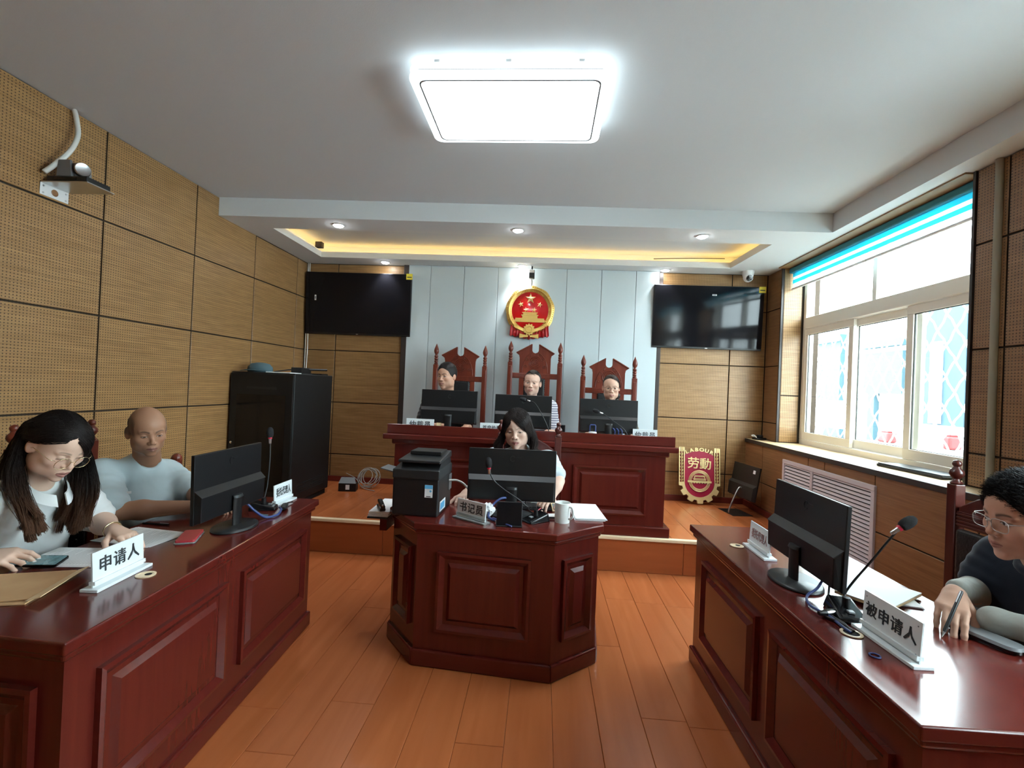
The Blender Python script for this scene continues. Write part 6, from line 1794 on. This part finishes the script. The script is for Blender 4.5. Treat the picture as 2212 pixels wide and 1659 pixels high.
# --- long-haired woman in the white jacket, bent over her papers
def left_woman():
    c = V(-1.815, 1.675, 1.165); s = 1.0; R = frame_from((1.0, -.16), .56, -.06)
    j = dict(pelvis=V(-2.17, 1.86, .64), chest=V(-2.035, 1.755, .83), neck=V(-1.925, 1.705, 1.035), shR=V(-1.985, 1.545, .965), shL=V(-1.965, 1.885, .955),
             elR=V(-1.985, 1.415, .785), elL=V(-1.925, 1.965, .795), fwd=unit(V(1, -.12, 0)))
    base = V(-2.17, 1.86, 0)
    t = person('woman with very long dark hair and round glasses bent over a phone', base)
    SK_F = (.70, .475, .36)
    o = dict(skin=SK_F, hair_col=(.02, .014, .012), lid=-.0015, lips=(.33, .12, .11), mouth=.0035, fat=1.06, h=.0021, brow_a=.6)
    hd = make_head(R, c, s, j['neck'] - V(0, 0, .02), o)
    wrL = V(-1.725, 1.835, .797); wrR = V(-1.925, 1.520, .792)
    aL = arm_skin(j['shL'], j['elL'], wrL, dict(d=(.93, -.30, -.10), n=(.05, -.05, 1), ts=1, curl=((.30, .35, .2), (.28, .35, .2), (.30, .38, .2), (.35, .4, .2)), thumb=((.60, .75, -.25), (.85, .40, -.25), (.95, .15, -.2))), .0026, (.047, .043, .0265), SK_F)
    aR = arm_skin(j['shR'], j['elR'], wrR, dict(d=(.90, .34, -.08), n=(-.10, -.45, .90), ts=-1, curl=((.35, .55, .3), (.40, .6, .3), (.45, .6, .35), (.5, .6, .35)), thumb=((.70, .55, -.45), (.88, .25, -.40), (.95, .05, -.3))), .0026, (.047, .043, .0265), SK_F)
    trousers(t, j, base, 0.0, 'dark_denim', .36)
    fin(t, 'body', [hd, tint(body_parts(j, False), SK_F), aL, aR], 'skin', base)
    g = garment(j, .006, sleeve=.86, torso_r=1.0, sleeve_r=(.066, .070), neck_cut=(j['neck'] + V(.075, -.012, .005), .070, None))
    jk = fin(t, 'jacket', [g], 'white_denim', base, False)
    cr = [(np.asarray(j['neck']) + np.cross(j['fwd'], V(0, 0, 1)) * .070 * math.cos(a) + j['fwd'] * (.072 * math.sin(a) + .010 + .03 * max(0, math.sin(a)) ** 2) + V(0, 0, .004 - .075 * max(-.15, math.sin(a)))) for a in [math.radians(102 + 336 * i / 26) for i in range(27)]]
    rel(MB().loft([[tuple(p + unit(p - j['neck']) * .006 + V(0, 0, .012)), tuple(p + unit(p - j['neck']) * .022 + V(0, 0, -.022)), tuple(p + unit(p - j['neck']) * .014 + V(0, 0, -.026)), tuple(p + V(0, 0, .010))] for p in cr]), base).build('collar', 'white_denim', jk, smooth=50)
    for p in ((-1.830, 1.560, .905), (-1.845, 1.625, .825)):
        q = V(*p)
        # push the button onto the jacket surface
        d = np.linalg.norm(g[0] - q, axis=1); k = g[0][np.argsort(d)[:12]].mean(0) + V(.80, -.55, .20) * .006
        m = Matrix.Translation(tuple(k - base)) @ Vector((.80, -.55, .20)).to_track_quat('Z', 'Y').to_matrix().to_4x4()
        MB().lathe([(.0115, -.002), (.0115, .004), (.009, .006), (.001, .005)], 18, m).build('button', 'button_dark', jk, smooth=40)
    # bracelet
    m = Matrix.Translation(tuple(wrL - base + V(-.012, .004, .004))) @ Vector((.93, -.30, -.05)).to_track_quat('Z', 'Y').to_matrix().to_4x4()
    MB().tube([(.033 * math.cos(a), .030 * math.sin(a), 0) for a in [2 * math.pi * i / 32 for i in range(33)]], .0028, 8, m).build('bracelet', 'gold_frame', t, smooth=True)
    eyeglasses(t, R, c, s, base, 'gold_frame', .0255, .0235, -.014, .101, square=.1)
    # hair: dark cap, far-side curtain, near-side lock tucked behind the ear
    rg = np.random.default_rng(5); DK = V(.011, .008, .0075); BR = V(.115, .052, .028)
    cap = hair_cap(R, c, s, DK * 1.1, .003, .096, -.075)
    def surf(x, y):
        z = .034 + .094 * np.sqrt(np.maximum(0, 1 - (x / .083) ** 2 - ((y + .017) / .102) ** 2)); return np.stack([x, y, z], 1)
    sets = []
    n = 5200     # far side (her left, -x): from the parting over the temple, then straight down
    y = rg.uniform(-.10, .078, n); x = rg.uniform(-.045, .010, n); roots = surf(x, y)
    sd = np.stack([-.082 - .016 * rg.random(n), y * .75 + .012 + rg.normal(0, .006, n), -.020 - .05 * rg.random(n)], 1)
    sw = c + (sd * s) @ R.T
    L_ = sw[:, 2] - (.815 + .05 * rg.random(n) + .06 * np.abs(y + .01))
    dr = sw + np.stack([.012 * rg.normal(size=n) + .004, .010 * rg.normal(size=n) + .012, -L_ * .5], 1)
    en = sw + np.stack([.016 * rg.normal(size=n) - .010, .016 * rg.normal(size=n) + .004, -L_], 1)
    sets.append(hair_curves(R, c, s, roots, sd, dr, en, 18, .005, 1, 1.5, locks=34))
    n = 3000      # near side (her right): swept behind the ear, down over the shoulder to the chest
    y = rg.uniform(-.10, .070, n); x = rg.uniform(.004, .040, n); roots = surf(x, y)
    sd = np.stack([.074 + .012 * rg.random(n), -.052 - .035 * rg.random(n), -.004 + .035 * rg.random(n) - .02], 1)
    sw = c + (sd * s) @ R.T
    dr = np.stack([-1.905 + .016 * rg.normal(size=n), 1.602 + .014 * rg.normal(size=n), 1.025 + .01 * rg.normal(size=n)], 1)
    en = np.stack([-1.815 + .014 * rg.normal(size=n), 1.602 + .020 * rg.normal(size=n), .850 + .035 * rg.random(n)], 1)
    sets.append(hair_curves(R, c, s, roots, sd, dr, en, 18, .005, 2, 1.2, locks=18))
    n = 900      # down the back
    y = rg.uniform(-.112, -.05, n); x = rg.uniform(-.06, .06, n); roots = surf(x * .8, y * .9)
    sd = np.stack([x, -.115 + 0 * x - .01 * rg.random(n), -.03 - .04 * rg.random(n)], 1)
    dr = j['neck'] + np.stack([-.095 + .02 * rg.normal(size=n), x * -1.3, -.02 + 0 * x], 1)
    en = j['chest'] + np.stack([-.13 + .02 * rg.normal(size=n), x * -1.6, .02 + .04 * rg.normal(size=n)], 1)
    sets.append(hair_curves(R, c, s, roots, sd, dr, en, 18, 0, 3))
    ms = [cap]
    for q in sets:
        q = push_out(q, R, c, s, o['_local'], .002 + .009 * rg.random(len(q)))
        mean = q.mean(0, keepdims=True); thick = (mean + (q[:len(q) // 22] - mean) * .80)[:, 5:]; thick[:, :3] = q[:len(q) // 22, 5:8] * .97 + c * .03
        for qq, r0, r1 in ((q, .0010, .0005), (thick, .0060, .0022)):
            P, Q = strands(qq, r0, r1); N, K = qq.shape[:2]
            k = np.linspace(0 if r0 < .002 else .28, 1, K)[None, :, None]; f = smooth(.60, 1.0, k)
            col = (DK * (1 - f) + BR * f) * ((.75 + .6 * rg.random((N, 1, 1))) if r0 < .002 else .7 * np.ones((N, 1, 1)))
            ms.append((P, Q, np.repeat(col.reshape(-1, 3), 3, 0)))
    fin(t, 'hair', ms, 'hair', base)
left_woman()
lphone = thing('smartphone', 'dark mobile phone with a lit colourful screen in the long-haired woman’s hand', 'phone', (-1.795, 1.600, .752), .30)
pmx = M4((0, 0, 0), 0, .12, .05)
MB().prism(rrect(-.080, .080, -.038, .038, .010), 0, .008, pmx).build('body', 'black_gloss', lphone, bevel=.001)
mat('phone_screen', (.05, .09, .10), .12, emit=(.14, .26, .28), estr=.16, noise=((60, 60, 60), (.015, .03, .035), 2))
MB().prism(rrect(-.076, .076, -.0345, .0345, .006), .0081, .0086, pmx).build('screen', 'phone_screen', lphone)
for k in range(8):
    MB().cyl(.0055, .0087, .0092, 12, pmx @ M4((-.05 + .017 * (k % 4), -.012 + .022 * (k // 4), 0))).build('icon', ('label_blue', 'kraft_light', 'paper', 'acrylic_white')[k % 4], lphone)

# --- balding man in the pale blue T-shirt
def left_man():
    c = V(-1.995, 2.285, 1.156); s = 1.0; R = frame_from((.84, -.58), .24, .07)
    j = dict(pelvis=V(-2.22, 2.56, .64), chest=V(-2.095, 2.40, .82), neck=V(-2.060, 2.365, 1.015), shR=V(-2.140, 2.195, .950), shL=V(-2.070, 2.515, .895),
             elR=V(-1.985, 2.090, .795), elL=V(-1.905, 2.500, .800), fwd=unit(V(.93, -.30, 0)))
    base = V(-2.24, 2.56, 0)
    t = person('balding man in a pale blue T-shirt behind the left monitor', base)
    o = dict(skin=SK_D, hair_col=(.035, .024, .020), male=True, lid=.0005, gaze=(0, -.003), stubble=(.085, .055, .045), ear=1.18, h=.0023, fat=.96, brow_w=1.1, lips=(.24, .10, .085))
    hd = make_head(R, c, s, j['neck'] - V(0, 0, .02), o)
    aR = arm_skin(j['shR'], j['elR'], V(-1.720, 2.285, .787), dict(d=(.75, .55, -.12), n=(0, 0, 1), ts=-1, curl=((.3, .4, .3),) * 4), .0034, (.050, .044, .029), SK_D, 1.05)
    aL = arm_skin(j['shL'], j['elL'], V(-1.735, 2.390, .800), dict(d=(.95, -.10, -.12), n=(0, 0, 1), ts=1, curl=((.3, .4, .3),) * 4), .0034, (.050, .044, .029), SK_D, 1.05)
    trousers(t, j, base, 0.0, 'dark_denim', .38)
    fin(t, 'body', [hd, tint(body_parts(j, True), SK_D), aR, aL], 'skin', base)
    def extra(f):
        f.fcone(j['pelvis'] + V(.09, -.07, .12), j['chest'] + V(.05, -.03, -.10), .13, .12, j['fwd'], .7, .06)
    g = garment(j, .006, sleeve=.86, extra=extra, torso_r=1.02, sleeve_r=(.068, .078), neck_cut=(j['neck'] + V(.062, -.026, .022), .084, None))
    sh = fin(t, 'shirt', [g], 'pale_blue_cotton', base, False)
    q = V(-1.915, 2.215, .90); d = np.linalg.norm(g[0] - q, axis=1); k = g[0][np.argsort(d)[:14]].mean(0)
    m = Matrix.Translation(tuple(k - base)) @ Vector((.80, -.55, .10)).to_track_quat('Z', 'Y').to_matrix().to_4x4()
    MB().box(-.012, .012, -.006, .006, -.002, .002, m).build('chest_badge', 'white_plastic', sh)
    # cropped rim of hair round the bald crown
    rg = np.random.default_rng(8); n = 1500; a = rg.uniform(-2.2, 2.2, n)
    zz = rg.uniform(-.025, .060, n)
    rr_ = np.sqrt(np.maximum(.05, 1 - ((zz - .032) / .086) ** 2))
    rt = np.stack([.0755 * rr_ * np.sin(a), -.015 - .0945 * rr_ * np.cos(a), zz], 1)
    keep = ~((np.abs(rt[:, 0]) > .06) & (rt[:, 2] < .012) & (rt[:, 1] > -.035)); rt = rt[keep]
    dv = rt / np.linalg.norm(rt, axis=1, keepdims=True) * .3 + V(0, 0, -1) + rg.normal(0, .2, rt.shape); dv /= np.linalg.norm(dv, axis=1, keepdims=True)
    cv = rt[:, None, :] + dv[:, None, :] * (np.linspace(0, .007, 3))[None, :, None]
    P, Q = strands(cv, .0007, .0003)
    fin(t, 'hair', [(c + (P * s) @ R.T, Q, np.tile(V(.05, .04, .036), (len(P), 1)))], 'hair', base)
left_man()

# --- man in the navy polo writing at the right
def right_man():
    c = V(1.512, 1.566, 1.118); s = 1.06; R = frame_from((-1.0, .06), .14, -.03)
    j = dict(pelvis=V(1.82, 1.88, .64), chest=V(1.690, 1.715, .83), neck=V(1.640, 1.605, .975), shR=V(1.665, 1.790, .925), shL=V(1.700, 1.415, .920),
             elR=V(1.585, 1.795, .795), elL=V(1.660, 1.385, .800), fwd=unit(V(-1, -.20, 0)))
    base = V(1.84, 1.88, 0)
    t = person('man with glasses in a navy polo shirt writing at the right desk', base)
    o = dict(skin=(.52, .285, .200), hair_col=(.014, .011, .010), male=True, lid=.0040, gaze=(.004, -.001), h=.0021, fat=1.06, brow_w=1.35, lips=(.36, .14, .12), ear=1.0)
    hd = make_head(R, c, s, j['neck'] - V(0, 0, .02), o)
    wr = V(1.405, 1.676, .832)
    aR = arm_skin(j['elR'] + V(.02, .01, .06), j['elR'], wr, dict(d=(-.60, -.62, -.30), n=(-.28, -.30, .90), ts=-1, curl=((.26, .50, .30), (.30, .52, .32), (.36, .56, .34), (.46, .60, .34)),
                  thumb=((.55, .55, -.60), (.88, .05, -.45), (.95, -.30, -.20)), spread=.02), .0022, (.032, .034, .027), (.56, .33, .235), 0, 1.10)
    trousers(t, j, base, 0.0, 'dark_denim', .36)
    fin(t, 'body', [hd, tint(body_parts(j, True), (.52, .285, .2)), aR], 'skin', base)
    g = garment(j, .006, sleeve=.62, torso_r=1.04, sleeve_r=(.072, .080), neck_cut=(j['neck'] + V(-.055, 0, .035), .060, None))
    sh = fin(t, 'polo_shirt', [g], 'navy_cotton', base, False)
    rel(MB().tube(collar_ring(j, .070, -.004, tilt=.45), .013, 8), base).build('collar', 'navy_cotton', sh, smooth=True)
    lo, hi = bbox([j['elR'], wr, j['shR']], .08); f = Field(lo, hi, .0035)
    f.cone(j['shR'], j['elR'] + V(.0, 0, .01), .054, .052, .02); f.cone(j['elR'] + V(0, 0, .005), wr + V(.020, .012, .008), .051, .033, .03)
    s1 = f.mesh()
    wl = V(1.455, 1.585, .785)
    lo, hi = bbox([j['elL'], wl, j['shL']], .09); f = Field(lo, hi, .0035)
    f.cone(j['shL'], j['elL'], .055, .050, .02); f.cone(j['elL'], wl, .050, .037, .03); f.ell(wl + V(-.004, .006, 0), (.040, .036, .036), .03)
    s2 = f.mesh()
    fin(t, 'arm_sleeve', [s1], 'arm_sleeve', base, False); fin(t, 'arm_sleeve', [s2], 'arm_sleeve', base, False)
    eyeglasses(t, R, c, s, base, 'silver_frame', .0265, .0185, -.006, .1005, square=1.2)
    a, b = short_hair(R, c, s, o, col=(.013, .011, .012), thick=.010, top=.020, hairline=.078, sides=-.018, n=11000, ln=.015, seed=4, spread=.62, comb=(.15, .70, .30), rad=.0010)
    fin(t, 'hair', [a, b], 'hair', base)
right_man()
pen('dark pen in the hand of the man in navy', (1.262, 1.545, .7435), (1.362, 1.600, .868), 'charcoal_plastic', .0052)

# --- clerk in the middle
def clerk():
    c = V(-.150, 3.030, 1.192); s = 1.02; R = frame_from((-.10, -1), .18, .05)
    j = dict(pelvis=V(-.10, 3.36, .64), chest=V(-.12, 3.20, .86), neck=V(-.125, 3.090, 1.050), shR=V(-.300, 3.115, .985), shL=V(.060, 3.130, .985),
             elR=V(-.400, 3.02, .80), elL=V(.125, 2.99, .880), fwd=unit(V(-.05, -1, 0)))
    base = V(-.10, 3.36, 0)
    t = person('woman clerk with shoulder-length wavy hair behind the middle monitor', base)
    sk = (.62, .415, .325)
    o = dict(skin=sk, hair_col=(.03, .02, .017), lid=.0012, gaze=(-.002, -.003), lips=(.36, .12, .12), h=.0024, fat=1.02, brow_a=.75)
    hd = make_head(R, c, s, j['neck'] - V(0, 0, .02), o)
    aR = arm_skin(j['shR'], j['elR'], V(-.440, 2.905, .790), dict(d=(-.10, -.95, -.10), n=(-.15, 0, 1), ts=1, curl=((.5, .6, .4),) * 4), .0034, (.042, .038, .025), sk)
    aL = arm_skin(j['shL'], j['elL'], V(.085, 2.905, .795), dict(d=(-.45, -.8, -.1), n=(0, 0, 1), ts=-1, curl=((.5, .6, .4),) * 4), .0034, (.042, .038, .025), sk)
    trousers(t, j, base, 0.0, 'dark_denim', .36)
    fin(t, 'body', [hd, tint(body_parts(j, False), sk), aR, aL], 'skin', base)
    g = garment(j, .006, sleeve=.72, torso_r=.98, sleeve_r=(.062, .066), neck_cut=(j['neck'] + V(0, -.055, .03), .058, None))
    fin(t, 'blouse', [g], 'print_cotton', base, False)
    rg = np.random.default_rng(11); DK = V(.022, .016, .015)
    cap = hair_cap(R, c, s, DK, .004, .098, -.07)
    def surf(x, y):
        z = .034 + .096 * np.sqrt(np.maximum(0, 1 - (x / .085) ** 2 - ((y + .017) / .104) ** 2)); return np.stack([x, y, z], 1)
    sets = []
    for sgn, n, xr in ((1, 2800, (.02, .052)), (-1, 3800, (-.05, .030))):       # parted on her right
        y = rg.uniform(-.10, .080 if sgn > 0 else .066, n); x = rg.uniform(*xr, n); roots = surf(x, y)
        fr = smooth(.02, .075, y)
        sd = np.stack([sgn * (.084 + .018 * rg.random(n)), y * .42 - .004 + .004 * fr, -.005 - .05 * rg.random(n)], 1)
        sw = c + (sd * s) @ R.T; L_ = sw[:, 2] - (.995 + .045 * rg.random(n))
        out = unit(V(1, 0, 0)) * sgn * -1
        dr = sw + np.stack([-sgn * (.020 + .010 * rg.normal(size=n)), .006 * rg.normal(size=n) + .010, -L_ * .5], 1)
        en = sw + np.stack([-sgn * (.014 + .016 * rg.normal(size=n)), .014 * rg.normal(size=n) + .015, -L_], 1)
        sets.append(hair_curves(R, c, s, roots, sd, dr, en, 18, .012, 7 + sgn, 2.0, locks=26))
    n = 600; y = rg.uniform(-.112, -.04, n); x = rg.uniform(-.07, .07, n); roots = surf(x * .8, y * .9)
    sd = np.stack([x * 1.1, -.118 - .012 * rg.random(n), -.03 - .03 * rg.random(n)], 1); sw = c + (sd * s) @ R.T
    dr = sw + V(0, .0, -.09) + rg.normal(0, .008, (n, 3)); en = sw + V(0, -.005, -.17) + rg.normal(0, .014, (n, 3))
    sets.append(hair_curves(R, c, s, roots, sd, dr, en, 16, .008, 3, 2))
    ms = [cap]
    for q in sets:
        q = push_out(q, R, c, s, o['_local'], .002 + .012 * rg.random(len(q)))
        mean = q.mean(0, keepdims=True); thick = (mean + (q[:len(q) // 22] - mean) * .82)[:, 5:]; thick[:, :3] = q[:len(q) // 22, 5:8] * .97 + c * .03
        for qq, r0, r1 in ((q, .0011, .0006), (thick, .0060, .0030)):
            P, Q = strands(qq, r0, r1); N, K = qq.shape[:2]
            col = np.tile(DK, (N, K, 1)) * ((.7 + .8 * rg.random((N, 1, 1))) if r0 < .002 else .7 * np.ones((N, 1, 1))) + V(.018, .010, .007) * smooth(.5, 1, np.linspace(0, 1, K))[None, :, None]
            ms.append((P, Q, np.repeat(col.reshape(-1, 3), 3, 0)))
    fin(t, 'hair', ms, 'hair', base)
clerk()

# --- three people on the bench
def bench_person(label, c, face, pitch, roll, o, shirt, shirt_mat, male, dy=.11, hands=None, s=1.0, wide=1.0):
    c = V(*c); R = frame_from(face, pitch, roll)
    n = c + V(0, .055, -.150)
    j = dict(pelvis=V(c[0], 4.80, .92), chest=V(c[0], 4.68, 1.14), neck=n, shR=n + V(-.185 * wide, .035, -.075), shL=n + V(.185 * wide, .035, -.075),
             elR=n + V(-.225 * wide, -.06, -.34), elL=n + V(.225 * wide, -.06, -.34), fwd=V(0, -1, 0))
    base = V(c[0], 4.86, ZP)
    t = person(label, base); sk = o['skin']
    o = dict(o); o['h'] = .0032
    hd = make_head(R, c, s, n - V(0, 0, .03), o)
    hs = hands or ((-.10, 4.30), (.10, 4.30))
    arms = []
    for sd, (hx, hy), ts in (('R', hs[0], 1), ('L', hs[1], -1)):
        wr = V(c[0] + hx, hy, 1.062); d = V(-.25 * (-1 if sd == 'R' else 1), -1, -.05)
        arms.append(arm_skin(j['sh' + sd], j['el' + sd], wr, dict(d=d, n=(0, -.1, 1), ts=ts, curl=((.45, .6, .4),) * 4), .0045, (.044, .039, .027), sk))
    trousers(t, j, base, ZP, 'dark_denim', .38)
    fin(t, 'body', [hd, tint(body_parts(j, male), sk)] + arms, 'skin', base)
    g = garment(j, .008, sleeve=.74, torso_r=1.0, sleeve_r=(.062, .068), neck_cut=(n + V(0, -.055, .03), .058, None))
    fin(t, shirt, [g], shirt_mat, base, False)
    global LOC
    LOC = o['_local']
    return t, R, c, base, j
t, R, c, base, j = bench_person('black-haired man in a black shirt at the left end of the bench', (-.925, 4.52, 1.535), (-.42, -1), .04, .02,
    dict(skin=(.50, .29, .20), hair_col=(.014, .011, .010), male=True, lid=.0025, gaze=(-.004, 0), fat=1.08, brow_w=1.2, lips=(.35, .14, .12)), 'shirt', 'black_cotton', True, hands=((.06, 4.34), (.24, 4.34)), s=1.03)
a, b = short_hair(R, c, 1.03, {}, col=(.012, .010, .010), thick=.009, top=.016, hairline=.076, sides=-.022, n=5000, ln=.011, seed=6, rad=.0011, spread=.7, comb=(.3, .55, .1))
fin(t, 'hair', [a, b], 'hair', base)
def combed_back(R, c, s, col, loc, n=1600, seed=3, tgt=(0, -.115, -.035)):
    rg = np.random.default_rng(seed); a = rg.uniform(-1.5, 1.5, n); v = rg.random(n) ** 1.5
    x = .078 * np.sin(a) * (.55 + .45 * v); y = .072 - .10 * np.abs(np.sin(a)) ** 1.6 - .06 * v
    y = np.minimum(y, .078); z = .034 + .0945 * np.sqrt(np.maximum(.02, 1 - (x / .084) ** 2 - ((y + .017) / .103) ** 2)); z = np.where(np.abs(a) > 1.1, z - .03 * (np.abs(a) - 1.1), z)
    roots = np.stack([x, y, z], 1)
    k = np.linspace(0, 1, 12)[None, :, None]; tg = np.array(tgt) + rg.normal(0, .010, (n, 1, 3))
    p = roots[:, None, :] * (1 - k) + tg * k; o = p - V(0, -.017, .030); q = np.linalg.norm(o / V(.0835, .1025, .0945), axis=2, keepdims=True)
    p = V(0, -.017, .030) + o / q * (1.0 + .012 * rg.random((n, 1, 1)))
    p = ((push_out(c + (p * s) @ R.T, R, c, s, loc, .002 + .005 * rg.random(n)) - c) @ R) / s
    p = p[~((p[:, :, 1] > .035) & (p[:, :, 2] < .060)).any(1)]; n = len(p)
    P, Q = strands(p, .0011, .0008); C_ = np.repeat((np.array(col) * (.6 + .9 * rg.random((n, 1)))), 36, 0)
    return c + (P * s) @ R.T, Q, C_
t, R, c, base, j = bench_person('woman in a grey-striped white T-shirt in the middle of the bench', (-.095, 4.52, 1.505), (-.14, -1), .02, -.05,
    dict(skin=(.60, .39, .30), hair_col=(.022, .016, .014), lid=.0035, gaze=(-.001, 0), lips=(.42, .17, .15), brow_a=.7), 'striped_shirt', 'stripe_cotton', False, hands=((-.05, 4.36), (.17, 4.34)))
cap = hair_cap(R, c, 1.0, (.020, .015, .013), .005, .088, -.045)
f = Field((-.05, -.15, -.08), (.05, -.06, .02), .004); f.ell((0, -.105, -.03), (.035, .030, .034), .01); bun = f.mesh()
fin(t, 'hair', [cap, combed_back(R, c, 1.0, (.022, .016, .014), LOC), tint((c + bun[0] @ R.T, bun[1]), (.020, .015, .013))], 'hair', base)
t, R, c, base, j = bench_person('bespectacled woman with tied-back hair at the right end of the bench', (.648, 4.50, 1.492), (-.08, -1), .08, .03,
    dict(skin=(.57, .355, .26), hair_col=(.022, .016, .014), lid=.0025, gaze=(-.002, -.001), lips=(.40, .16, .14), brow_a=.6, fat=1.03), 'top', 'olive_cotton', False, hands=((-.18, 4.34), (.20, 4.34)), s=.97)
cap = hair_cap(R, c, .97, (.024, .017, .014), .005, .088, -.045)
f = Field((-.12, -.12, -.14), (-.02, -.03, -.04), .004); f.ell((-.070, -.070, -.088), (.026, .026, .032), .01); bun = f.mesh()
fin(t, 'hair', [cap, combed_back(R, c, .97, (.026, .018, .015), LOC, tgt=(-.06, -.09, -.06)), tint((c + (bun[0] * .97) @ R.T, bun[1]), (.024, .017, .014))], 'hair', base)
eyeglasses(t, R, c, .97, base, 'dark_trim', .0265, .0215, -.006, .100, square=.3)
bpy.context.view_layer.update()
